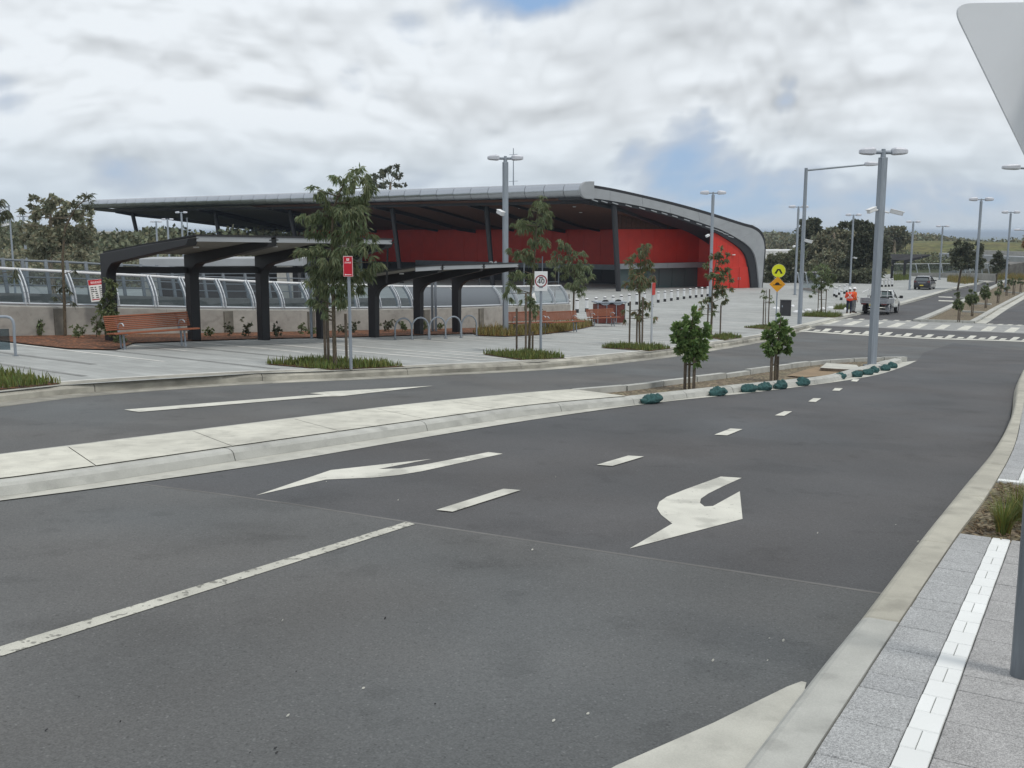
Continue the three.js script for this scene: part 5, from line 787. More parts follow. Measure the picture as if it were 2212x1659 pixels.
// ---------------------------------------------------------------- plants
function leafCloud(n, place, mat, o) {                     // n leaves; place() -> position, outward direction, tone
  const pos = new Float32Array(n * 18), col = new Float32Array(n * 18), a = v3(), b = v3(), c = v3(), d = v3(), dir = v3(), side = v3();
  for (let i = 0; i < n; i++) {
    const { p, out, tone } = place(); const L = o.len * rr(.6, 1.25), W = o.wid * rr(.7, 1.2);
    dir.set(gauss(), gauss(), gauss()).normalize().multiplyScalar(o.rand ?? .6).addScaledVector(out, o.out ?? .4); dir.y += o.droop ?? 0; dir.normalize();
    side.set(gauss(), gauss() * .6, gauss()).cross(dir).normalize();
    a.copy(p); c.copy(p).addScaledVector(dir, L); b.copy(p).addScaledVector(dir, L * .45).addScaledVector(side, W / 2); d.copy(p).addScaledVector(dir, L * .45).addScaledVector(side, -W / 2); const k = o.bend ?? .1; c.y -= L * k; 
    [a, b, c, a, c, d].forEach((v, j) => { pos[i * 18 + j * 3] = v.x; pos[i * 18 + j * 3 + 1] = v.y; pos[i * 18 + j * 3 + 2] = v.z; });
    const t = tone * rr(.72, 1.32), w = rr(-.12, .16) + (o.red && rnd() < o.red ? .7 : 0); for (let j = 0; j < 6; j++) { col[i * 18 + j * 3] = t * (1 + w); col[i * 18 + j * 3 + 1] = t * (1 - Math.max(0, w - .2) * .5); col[i * 18 + j * 3 + 2] = t * (1 - w * .3); }
  }
  const g = new THREE.BufferGeometry(); g.setAttribute('position', new THREE.BufferAttribute(pos, 3)); g.setAttribute('color', new THREE.BufferAttribute(col, 3)); g.computeVertexNormals(); g.setAttribute('uv', new THREE.BufferAttribute(new Float32Array(n * 12), 2)); return g;
}
// clusters are [x, y, rx, ry] in the units of a detail of the photograph; each becomes a clump at its own depth round the trunk
function clumps(cl, toV, f, depth, off) {
  return cl.map(([x, y, rx, ry, dz]) => { const s = toV(1, 0)[0] - toV(0, 0)[0], k = f / FV, c = D(...toV(x, y), f + (dz ?? gauss() * depth)); return { c: c.sub(off), r: v3(rx * s * k, ry * s * k, (rx + ry) * .5 * s * k * .9), w: rx * ry * s * s }; });
}
function crownOf(cs, per, mat, o) {
  const geos = []; for (const c of cs) {
    const n = Math.max(14, Math.round(c.w * per * (o.dens ?? 1) * (o.boost ?? 2.6))), tone0 = rr(.82, 1.2), sub = Array.from({ length: Math.max(2, Math.round(n / 26)) }, () => { const u = v3(gauss(), gauss(), gauss()); u.normalize().multiplyScalar(Math.cbrt(rnd()) * .86); return u; });
    geos.push(leafCloud(n, () => { const s = sub[Math.floor(rnd() * sub.length)], q = v3(s.x + gauss() * .2, s.y + gauss() * .2, s.z + gauss() * .2); return { p: v3(c.c.x + q.x * c.r.x * 1.12, c.c.y + q.y * c.r.y * 1.12, c.c.z + q.z * c.r.z), out: q.clone().normalize(), tone: tone0 }; }, mat, o));
  }
  return mergeGeometries(geos);
}
function tree(name, label, base, o, group) {               // o: toV, trunk [[x, y, r]...], clusters, stakes
  const t = thing(name, label, o.cat ?? 'tree', base, 0, group), f = -base.z, off = base.clone(), P = (x, y, dz = 0) => D(...o.toV(x, y), f + dz).sub(off);
  const trunk = []; const tp = (o.trunk ?? []).map(([x, y, r, dz]) => ({ p: P(x, y, dz ?? 0), r })); if (tp.length) tp[0].p.set(0, -.05, 0);
  for (let i = 1; i < tp.length; i++) trunk.push(rod(tp[i - 1].p, tp[i].p, tp[i - 1].r, tp[i].r, 8));
  const cs = clumps(o.clusters, o.toV, f, o.depth ?? .35, off);
  if (tp.length) for (const c of cs) { let m = 9e9, q = tp[0].p; for (let i = 1; i < tp.length; i++) for (let k = 0; k <= 1; k += .25) { const s = tp[i - 1].p.clone().lerp(tp[i].p, k), dd = s.distanceTo(c.c) + (s.y > c.c.y ? 3 * (s.y - c.c.y) : .0); if (dd < m && s.y > .3) { m = dd; q = s; } } if (m < 30 && m > .05) trunk.push(rod(q, c.c, (o.twig ?? .014), (o.twig ?? .014) * .4, 5)); }
  if (trunk.length) add('trunk', trunk, o.bark ?? M.trunk, t);
  add('crown', crownOf(cs, o.per, o.mat, o.leaf), o.mat, t);
  for (const [x0, y0, x1, y1, dz] of o.stakes ?? []) { const a = V(...o.toV(x0, y0), o.h ?? KH).sub(off); const b = a.clone(); b.y = D(...o.toV(x1, y1), -(a.z + off.z)).y - off.y; a.y -= .05; add('stake', bar(a, b, .05, .05, v3(1, 0, 0)), M.stake, t); }
  for (const [x0, y0, x1, y1] of o.ties ?? []) add('tie', rod(P(x0, y0), P(x1, y1), .016), M.stake, t);
  return t;
}
const ZV = (ox, oy, s) => (x, y) => [(ox + x * s) / 1.15732, (oy + y * s) / 1.15732];
const GUM = { len: .145, wid: .028, boost: 2.9, droop: -.75, out: .35, rand: .55, bend: .15 };
// street trees along the plaza
{
  const z1 = ZV(690, 400, .32555), z2 = ZV(1260, 480, .25316), z3 = ZV(1540, 580, .18085), z5 = ZV(1860, 560, .16275), zl = ZV(0, 460, .1808), zs = ZV(180, 560, .20796);
  tree('street_tree', 'largest staked gum tree with drooping leaves, behind the red bus zone sign', V(724, 794, KH), { toV: z1, per: .19, mat: M.leafGum, leaf: GUM, depth: .4,
    trunk: [[455, 1592, .045], [445, 1300, .038], [440, 1050, .034], [436, 800, .03], [432, 600, .026], [436, 380, .018], [520, 180, .01]],
    clusters: [[300, 225, 50, 40], [385, 255, 60, 55], [520, 150, 80, 70], [640, 125, 75, 75], [705, 210, 50, 90], [560, 260, 130, 75], [250, 420, 85, 55], [380, 420, 100, 80], [560, 420, 150, 90], [690, 560, 75, 65], [340, 530, 110, 55], [540, 560, 140, 70], [190, 705, 110, 38], [320, 690, 130, 45], [500, 690, 150, 60], [700, 655, 100, 45], [720, 785, 90, 60], [330, 850, 100, 75], [480, 830, 150, 90], [640, 870, 120, 60], [310, 960, 85, 80], [460, 980, 120, 90], [330, 1070, 60, 60], [510, 1060, 70, 50], [350, 1140, 40, 65], [620, 970, 70, 50], [450, 560, 60, 60], [410, 740, 80, 60], [620, 330, 90, 70]],
    stakes: [[380, 1556, 380, 1110], [405, 1570, 405, 1060], [543, 1556, 546, 1180]], ties: [[405, 1190, 450, 1215], [405, 1225, 450, 1235]] }, 'staked trees along the plaza kerb');
  tree('street_tree', 'tall thin staked gum tree left of the 40 speed sign', V(1143, 764, KH), { toV: z2, per: .22, mat: M.leafGum, leaf: GUM, depth: .4,
    trunk: [[255, 1592, .035], [262, 1000, .03], [295, 750, .026], [310, 480, .02], [330, 200, .012]],
    clusters: [[350, 95, 90, 75], [380, 200, 95, 100], [245, 170, 50, 40], [155, 310, 85, 50], [235, 350, 115, 80], [360, 325, 95, 85], [420, 480, 70, 60], [300, 450, 95, 70], [95, 560, 70, 50], [175, 600, 95, 70], [270, 560, 70, 60], [190, 780, 95, 50], [265, 830, 85, 60], [250, 680, 95, 60], [75, 830, 55, 50], [100, 950, 65, 80], [55, 1000, 40, 65], [275, 1090, 65, 90], [205, 1060, 45, 50], [330, 1120, 35, 40], [310, 1205, 32, 40]],
    stakes: [[125, 1590, 150, 1150], [215, 1605, 240, 1000], [282, 1600, 288, 1380]] }, 'staked trees along the plaza kerb');
  tree('street_tree', 'bushy dark gum tree behind the benches, right of the 40 speed sign', V(1238, 693, KH), { toV: z2, per: .24, mat: M.leafGum, leaf: { ...GUM, len: .24, wid: .05 }, depth: .7,
    trunk: [[665, 1262, .05], [690, 1000, .045], [700, 800, .03], [640, 600, .018]],
    clusters: [[590, 480, 75, 55], [640, 520, 55, 60], [555, 570, 65, 60], [640, 600, 75, 65], [470, 660, 60, 50], [560, 680, 95, 75], [680, 680, 85, 75], [780, 620, 50, 60], [790, 720, 95, 75], [850, 750, 60, 60], [650, 800, 105, 75], [780, 830, 95, 75], [700, 900, 105, 65], [640, 920, 65, 55], [790, 950, 60, 50], [740, 980, 50, 40], [600, 760, 70, 70]],
    stakes: [[640, 1255, 655, 1010], [685, 1262, 672, 1100]] }, 'trees behind the timber benches');
  tree('street_tree', 'small thin sapling between two benches, in front of the glass balustrade', V(1199, 697, KH), { toV: z2, per: .2, mat: M.leafGum, leaf: GUM, depth: .25, trunk: [[490, 1255, .03], [500, 1100, .025], [505, 900, .015], [510, 700, .01]], clusters: [[510, 1120, 45, 65], [530, 1190, 35, 40], [470, 1110, 30, 40], [510, 780, 50, 60], [430, 700, 50, 50]] }, 'trees behind the timber benches');
  tree('street_tree', 'staked tree with reddish new leaves in front of the dark red wall', V(1382, 746, KH), { toV: z3, per: .42, mat: M.leafGum, leaf: { ...GUM, red: .22 }, depth: .4,
    trunk: [[330, 1562, .035], [322, 1200, .03], [330, 700, .025], [345, 250, .012]],
    clusters: [[410, 170, 60, 60], [330, 225, 70, 50], [450, 240, 50, 60], [260, 300, 65, 50], [380, 320, 100, 70], [470, 390, 40, 50], [220, 380, 75, 40], [165, 410, 45, 30], [420, 420, 75, 40], [300, 420, 75, 40], [260, 540, 105, 60], [400, 520, 115, 75], [195, 620, 75, 50], [330, 640, 125, 75], [460, 640, 80, 60], [165, 720, 55, 50], [285, 730, 105, 60], [420, 720, 95, 50], [350, 800, 65, 40], [140, 1090, 50, 45], [115, 1190, 25, 40], [300, 1090, 70, 70], [280, 1190, 45, 45], [360, 960, 50, 60], [430, 1000, 60, 90], [420, 1120, 40, 45], [530, 1180, 45, 35], [330, 1160, 40, 40]],
    stakes: [[185, 1550, 215, 960], [285, 1560, 292, 1200], [360, 1575, 385, 900]] }, 'staked trees along the plaza kerb');
  tree('street_tree', 'sparse staked tree before the bright red end wall and its lamp post', V(1535, 727, KH), { toV: z3, per: .34, mat: M.leafTree, leaf: { ...GUM, len: .16, wid: .06, droop: -.35, red: .1 }, depth: .4,
    trunk: [[1315, 1442, .05], [1325, 1150, .04], [1330, 800, .025], [1400, 300, .012]],
    clusters: [[1430, 250, 60, 80], [1380, 350, 70, 60], [1550, 360, 50, 45], [1510, 400, 40, 35], [1420, 460, 60, 50], [1280, 480, 60, 55], [1540, 540, 60, 60], [1420, 570, 90, 70], [1280, 580, 55, 45], [1500, 640, 90, 60], [1580, 650, 40, 40], [1400, 700, 60, 45], [1450, 780, 90, 50], [1570, 800, 40, 40], [1440, 860, 90, 60], [1340, 900, 70, 60], [1200, 960, 60, 35], [1480, 910, 50, 60], [1170, 1050, 40, 25], [1155, 1130, 40, 28], [1380, 1000, 50, 45], [1350, 1130, 25, 28]],
    stakes: [[1262, 1432, 1255, 1000], [1438, 1442, 1422, 1010]], ties: [[1258, 1105, 1430, 1105]] }, 'staked trees along the plaza kerb');
  tree('street_tree', 'bushy staked tree in the grass bed between the arm lamp and the workers', V(1775, 679, KH), { toV: z5, per: .46, mat: M.leafTree, leaf: { ...GUM, len: .2, wid: .07, droop: -.3 }, depth: .7,
    trunk: [[1188, 1395, .05], [1188, 1100, .045], [1190, 850, .03], [1200, 700, .02]],
    clusters: [[1200, 700, 130, 85], [1100, 760, 110, 80], [1280, 800, 115, 75], [1050, 850, 85, 55], [1180, 880, 135, 75], [1300, 900, 95, 60], [1150, 950, 95, 50], [1260, 980, 80, 50], [1045, 1070, 50, 45]],
    stakes: [[1132, 1395, 1150, 1010], [1250, 1395, 1262, 1000]], ties: [[1142, 1160, 1258, 1160], [1136, 1325, 1254, 1325]] }, 'staked trees along the plaza kerb');
  tree('sapling', 'bare sapling tied to two stakes left of the pedestrian sign', V(1653, 705, KH), { toV: z5, per: .3, mat: M.leafTree, leaf: { ...GUM, len: .13, wid: .05, droop: -.1 }, depth: .3, trunk: [[330, 1572, .025], [335, 1200, .02], [345, 1010, .012]], clusters: [[330, 1120, 85, 38], [255, 1110, 40, 20], [340, 1030, 60, 22], [430, 1180, 50, 28], [380, 1130, 50, 25], [300, 1020, 30, 18]], stakes: [[290, 1568, 318, 1120], [372, 1572, 392, 1000]], ties: [[318, 1210, 385, 1210], [316, 1130, 388, 1130]] }, undefined);
  // left side
  tree('street_tree', 'tall thin dark tree in the mulch at the left, crown beside the canopy tip', V(141, 728, KH), { toV: zl, per: .22, mat: M.leafDark, leaf: { ...GUM, droop: -.4 }, depth: .4, trunk: [[900, 1830, .045], [885, 1500, .04], [865, 1000, .035], [900, 600, .028], [1050, 330, .02], [1220, 170, .01]], clusters: [[1230, 140, 55, 45], [1160, 195, 85, 45], [1235, 225, 45, 55], [1080, 250, 85, 35], [1150, 320, 95, 45], [1000, 400, 80, 45], [860, 1430, 110, 45], [960, 1460, 70, 40], [780, 1520, 60, 60], [1050, 1180, 40, 50], [870, 700, 60, 60], [1010, 1620, 50, 40]] }, undefined);
  tree('street_tree', 'drooping gum leaves of a tree standing outside the left edge', V(-60, 742, KH), { toV: zl, per: .3, mat: M.leafDark, leaf: { ...GUM, len: .2 }, depth: .3, trunk: [[-390, 1850, .05], [-380, 1000, .04], [-300, 300, .02]], clusters: [[0, 215, 35, 20], [5, 430, 45, 65], [110, 375, 65, 45], [-120, 300, 120, 80], [60, 350, 50, 30], [-200, 500, 160, 120], [195, 1200, 40, 45]] }, undefined);
  tree('climber', 'leafy climbing plant growing round the first post of the left shelter', V(246, 741, KH), { toV: zs, cat: 'plant', per: .42, mat: M.leafTree, leaf: { len: .1, wid: .055, droop: -.2, out: .6, rand: .7 }, depth: .12, trunk: [[500, 1420, .02], [480, 1000, .015], [470, 700, .01]], clusters: [[470, 680, 55, 75, -.2], [470, 820, 55, 90, -.2], [400, 760, 40, 60, -.3], [420, 960, 90, 70, -.25], [430, 1080, 100, 80, -.25], [390, 1190, 55, 55, -.2], [540, 1110, 38, 60, -.2], [480, 1250, 60, 90, -.2], [560, 1400, 75, 65, -.3], [640, 1420, 50, 40, -.4]] }, undefined);
}
// round headed trees of the islands
{
  const zA = ZV(1350, 680, .24864), zB = ZV(1900, 720, .14465), MAG = { boost: 2.1, len: .105, wid: .055, droop: .12, out: .9, rand: .5, bend: .05 };
  tree('island_tree', 'nearest round headed green tree in the island, above the green sandbags', V(1489, 841, .04), { toV: zA, per: .62, mat: M.leafMag, leaf: MAG, depth: .16, h: .04,
    trunk: [[1500, 1182, .025], [1500, 1000, .022], [1510, 850, .02], [1530, 500, .01]],
    clusters: [[1540, 415, 35, 45], [1535, 480, 60, 50], [1500, 545, 90, 60], [1400, 575, 55, 45], [1640, 560, 38, 50], [1375, 640, 55, 50], [1480, 660, 110, 80], [1600, 650, 75, 80], [1390, 730, 70, 60], [1540, 760, 130, 80], [1640, 740, 35, 60], [1470, 830, 75, 50], [1590, 840, 80, 60], [1570, 890, 60, 35]],
    stakes: [[1455, 1172, 1470, 790], [1545, 1186, 1562, 860]], ties: [[1462, 930, 1555, 930]] }, 'round headed trees of the near island');
  tree('island_tree', 'second round headed green tree in the island, left of the tall lamp post', V(1674, 823, .04), { toV: zB, per: .7, mat: M.leafMag, leaf: MAG, depth: .16, h: .04,
    trunk: [[255, 1605, .025], [262, 1300, .022], [300, 1000, .02], [360, 520, .01]],
    clusters: [[370, 480, 26, 42], [360, 560, 60, 45], [310, 620, 110, 60], [470, 690, 75, 50], [195, 700, 90, 60], [330, 740, 150, 90], [120, 840, 90, 75], [480, 830, 90, 80], [300, 880, 160, 90], [95, 930, 80, 50], [520, 920, 60, 70], [220, 1000, 130, 80], [400, 1030, 120, 80], [200, 1090, 70, 50], [320, 1120, 90, 50], [260, 1170, 50, 40]],
    stakes: [[188, 1612, 205, 1180], [292, 1600, 310, 1180]], ties: [[196, 1330, 300, 1330]] }, 'round headed trees of the near island');
}
// grass beds by the kerb
function grassOn(poly, n, hMin, hMax, mat, label, lift = KH + .02, cat = 'grass') {
  const ps = poly.map((p) => Array.isArray(p) ? p : P2(p)), xs = ps.map((p) => p[0]), fs = ps.map((p) => p[1]), x0 = Math.min(...xs), x1 = Math.max(...xs), f0 = Math.min(...fs), f1 = Math.max(...fs); const pos = [], col = [];
  let guard = 0; for (let i = 0; i < n && guard < n * 40; guard++) {
    const x = rr(x0, x1), f = rr(f0, f1); if (!inPoly(x, f, ps)) continue; const cl = vnoise(x * 2.2, f * 2.2, 5); if (rnd() > .15 + 1.5 * Math.pow(cl, 1.4)) continue; i++;
    const y = G(x, f) + lift, h = lerp(hMin, hMax, rnd() * rnd() + cl * .3), a = rr(0, 6.28), w = rr(.006, .014) * (1 + h), lx = gauss() * h * .35, lz = gauss() * h * .35, cx = Math.cos(a) * w, cz = Math.sin(a) * w;
    const b0 = [x - cx, y, -f - cz], b1 = [x + cx, y, -f + cz], m0 = [x - cx * .7 + lx * .4, y + h * .6, -f - cz * .7 + lz * .4], m1 = [x + cx * .7 + lx * .4, y + h * .6, -f + cz * .7 + lz * .4], t = [x + lx, y + h, -f + lz];
    pos.push(...b0, ...b1, ...m1, ...b0, ...m1, ...m0, ...m0, ...m1, ...t); const k = rr(.6, 1.3), r = rr(.85, 1.35); for (let j = 0; j < 9; j++) col.push(k * r, k, k * .9);
  }
  const g = new THREE.BufferGeometry(); g.setAttribute('position', new THREE.Float32BufferAttribute(pos, 3)); g.setAttribute('color', new THREE.Float32BufferAttribute(col, 3)); g.setAttribute('uv', new THREE.Float32BufferAttribute(new Float32Array(pos.length / 3 * 2), 2)); g.computeVertexNormals();
  const o = add('grass', g, mat); tag(o, label, cat); o.userData.kind = 'stuff'; return o;
}
{
  const bed = (pts, n, label, h = [.03, .19]) => { const p = line(pts, KH); struct(drape('planting_bed', p, KH + .012, M.soil, .5)); grassOn(p, n, ...h, M.grass, label); };
  bed([[-190, 866], [0, 844], [132, 830.5], [60, 817], [0, 806], [-190, 790]], 2600, 'green grass bed at the left edge of the plaza kerb');
  bed([[572, 787.5], [716, 800.2], [876, 793], [730, 780.5]], 2600, 'green grass bed under the largest staked tree');
  bed([[1042, 766], [1130, 779], [1223, 775], [1140, 763]], 2200, 'green grass bed under the 40 speed sign');
  bed([[1298, 752], [1403, 759.2], [1450, 753.8], [1349, 746]], 1800, 'green grass bed under the tree with reddish leaves');
  bed([[1522, 728], [1566, 736], [1604, 730], [1572, 725.5]], 1200, 'green grass bed under the sparse tree before the red wall');
  bed([[1607, 708], [1660, 712.5], [1690, 706.5], [1650, 702.5]], 900, 'low brown green bed under the bare sapling', [.04, .12]);
  bed([[1728, 683.5], [1803, 686.5], [1822, 683.3], [1766, 678.5]], 1500, 'dark green bed under the bushy staked tree by the crossing', [.1, .4]);
  bed([[1800, 668.5], [1832, 669], [1850, 664], [1815, 662]], 800, 'dark green bed behind the two workers', [.1, .45]);
  grassOn(line([[1020, 720], [1035, 726], [1090, 728], [1160, 724.5], [1230, 716.5], [1284, 704.5], [1268, 699], [1180, 708], [1075, 715]], KH), 5200, .1, .38, M.grassDry, 'yellow green grass strip in front of the benches and wall', KH + .03);
  const { F, kerbC, bed0, bed1, W } = BED;
  // tufts in the near footpath bed
  const tuft = (a, c, n, h, label) => { const [x, f] = F(a, c), t = thing('grass_tuft', label, 'grass tuft', [x, G(x, f) + KH - .02, -f]); const pos = [], col = []; for (let i = 0; i < n; i++) { const an = rr(0, 6.28), r0 = rr(0, .05), H = h * rr(.5, 1.1), lean = rr(.1, .75) * H, w = rr(.0025, .0045), dx = Math.cos(an), dz = Math.sin(an), sx = -dz * w, sz = dx * w; let prev; for (let j = 0; j <= 5; j++) { const k = j / 5, X = dx * (r0 + lean * k * k), Zz = dz * (r0 + lean * k * k), Y = H * (k - .28 * k * k * (lean / H)), q = 1 - k * .9; const L = [X - sx * q, Y, Zz - sz * q], R = [X + sx * q, Y, Zz + sz * q]; if (prev) pos.push(...prev[0], ...prev[1], ...R, ...prev[0], ...R, ...L); prev = [L, R]; } const k = rr(.6, 1.35), y = rnd() < .25 ? 1.7 : 1; for (let j = 0; j < 30; j++) col.push(k * y, k * (y > 1 ? 1.05 : 1), k * .8); } const g = new THREE.BufferGeometry(); g.setAttribute('position', new THREE.Float32BufferAttribute(pos, 3)); g.setAttribute('color', new THREE.Float32BufferAttribute(col, 3)); g.setAttribute('uv', new THREE.Float32BufferAttribute(new Float32Array(pos.length / 3 * 2), 2)); g.computeVertexNormals(); add('blades', g, M.grass, t); };
  tuft(bed0 + .22, W * .45, 240, .30, 'nearest thick green grass tuft in the bark bed by the footpath'); tuft(bed0 + .45, W + .12, 230, .34, 'tall green grass tuft next to the sign pole in the bark bed'); tuft(bed0 + .75, W * .9, 200, .34, 'farthest large grass tuft in the bark bed by the footpath'); tuft(bed0 + .2, W + .3, 160, .28, 'grass tuft low behind the sign pole in the bark bed'); tuft(bed0 + .62, W * .1, 60, .22, 'thin wispy grass tuft near the kerb in the bark bed'); tuft(bed0 + .95, W + .25, 150, .32, 'grass tuft at the far right corner of the bark bed'); tuft(bed0 + .42, W + .45, 160, .3, 'grass tuft right of the sign pole in the bark bed');
}
// shrubs in the mulch
{
  const R1 = ZV(0, 380, .30137), R2v = ZV(640, 380, .30137), spots = [];
  const sp = [[R1, 30, 1522, 50, 60, 'leafy shrub by the wall at the left edge'], [R1, 335, 1525, 50, 150, 'tall thin shrub against the wall left of the slim tree'], [R1, 650, 1545, 70, 80, 'round dark shrub in the mulch left of the leafy post'], [R1, 800, 1535, 60, 170, 'tall loose shrub against the wall beside the leafy post'], [R1, 1520, 1490, 26, 110, 'thin upright plant against the wall above the left bench end'], [R1, 1740, 1530, 60, 60, 'dark low shrub right of the second shelter post'], [R1, 1905, 1525, 50, 80, 'small dark shrub between second and third shelter posts'], [R1, 2060, 1530, 65, 120, 'spreading dark shrub just left of the third shelter post'],
    [R2v, 175, 1540, 60, 110, 'dark shrub just right of the third shelter post'], [R2v, 375, 1510, 35, 80, 'thin shrub midway between third and fourth shelter posts'], [R2v, 450, 1510, 60, 40, 'low green shrub left of the fourth shelter post'], [R2v, 715, 1505, 60, 60, 'low shrub behind the red sign post'], [R2v, 820, 1500, 45, 70, 'small shrub left of the smaller shelter'], [R2v, 1100, 1490, 90, 75, 'broad green shrub behind the first bike hoop'], [R2v, 1215, 1490, 50, 65, 'small green shrub behind the second bike hoop'], [R2v, 1400, 1480, 40, 65, 'small shrub behind the middle bike hoop'], [R2v, 1525, 1475, 45, 40, 'low shrub behind the fourth bike hoop']];
  for (const [z, x, y, r, h, label] of sp) {
    const b = V(...z(x, y), KH + .02); const cl = []; for (let i = 0; i < 6 + r / 9; i++) { const k = rnd(); cl.push([x + gauss() * r * (.25 + .55 * k), y - h * (.15 + 1.0 * k), r * .2 + 3, h * .09 + 5]); }
    tree('shrub', label, b, { toV: z, cat: 'shrub', per: .5, mat: rnd() < .5 ? M.leafTree : M.leafDark, leaf: { len: .085, wid: .05, droop: .1, out: .7, rand: .7, dens: .8 }, depth: .15, trunk: [[x, y, .012], [x, y - h * .6, .007]], twig: .008, clusters: cl }, 'shrubs in the mulch bed');
  }
}
// small median trees beyond the crossing, with the far median itself
{
  const zr = ZV(2280, 660, .12658), soilFar = struct(drape('median_soil', medFar, .02, M.bark, 1.2));
  const kf = new THREE.Group(); kf.name = 'far_median_kerb'; scene.add(kf); struct(kf);
  const lf = smooth(line([R4(1405, 1291), R4(1700, 1167), R4(1900, 1078), R4(2085, 988)]), .8), rf = smooth(line([R4(1855, 1305), R4(2030, 1200), R4(2212, 1100), R4(2330, 1040)]), .8);
  kerbRun(kf, 'kerb_stone', lf, [[0, -.1], [0, .13], [.5, .14], [.5, -.1]], 3, M.kerb, .03); kerbRun(kf, 'kerb_stone', rf, [[0, -.1], [0, .13], [-.34, .14], [-.34, -.1]], 3, M.kerb, .03); kerbRun(kf, 'gutter', rf, [[.01, -.1], [.01, .012], [.6, .012], [.6, -.1]], 6, M.gutter, .02); kerbRun(kf, 'kerb_stone', smooth(line([R4(1455, 1293), R4(1650, 1299), R4(1840, 1304)]), .8), [[0, -.1], [0, .16], [.25, .16], [.25, -.1]], 2.4, M.kerb, .03);
  for (const [x0, y0, x1, y1] of [[990, 940, 1460, 965], [1290, 785, 1560, 800], [1870, 560, 2150, 575], [815, 668, 1050, 682]]) add('kerb_stone', bar(V(...zr(x0, y0), .06), V(...zr(x1, y1), .06), .2, .18), M.kerb, kf);
  const far = [[920, 1130, 690, 905, 95, 'small tree in the far median, nearest to the zebra crossing'], [1185, 1020, 500, 800, 125, 'second small tree in the far median, roundest crown'], [1455, 860, 390, 690, 95, 'third small tree in the far median, pointed crown'], [1695, 760, 490, 620, 70, 'fourth small tree in the far median, low wide crown'], [905, 690, 530, 660, 60, 'small tree at the left kerb of the far median'], [1865, 620, 420, 520, 60, 'fifth small tree in the far median'], [1745, 560, 330, 470, 65, 'pale small tree at the far left of the far median'], [2005, 600, 290, 420, 60, 'sixth small tree in the far median, near its far end'], [2145, 560, 270, 410, 60, 'last small tree in the far median at the right edge'], [1910, 480, 290, 380, 65, 'bright green small tree behind the end of the far median']];
  for (const [x, yb, yt, ym, w, label] of far) { const H = ym - yt, cl = [[x, yt + H * .12, w * .3, H * .14], [x - w * .15, yt + H * .35, w * .55, H * .22], [x + w * .35, yt + H * .45, w * .5, H * .22], [x - w * .5, yt + H * .6, w * .5, H * .2], [x, yt + H * .62, w * .8, H * .25], [x + w * .5, yt + H * .7, w * .45, H * .2], [x, yt + H * .85, w * .6, H * .16]]; tree('median_tree', label, V(...zr(x, yb), .05), { toV: zr, per: 2.2, mat: rnd() < .3 ? M.leafGum : M.leafTree, leaf: { len: .16, wid: .08, droop: .05, out: .7, rand: .6 }, depth: .25, trunk: [[x, yb, .03], [x, ym, .03], [x, yt + H * .3, .012]], clusters: cl, stakes: [[x - 18, yb, x - 12, ym - 20], [x + 18, yb, x + 22, ym - 20]] }, 'small trees of the far median'); }
}
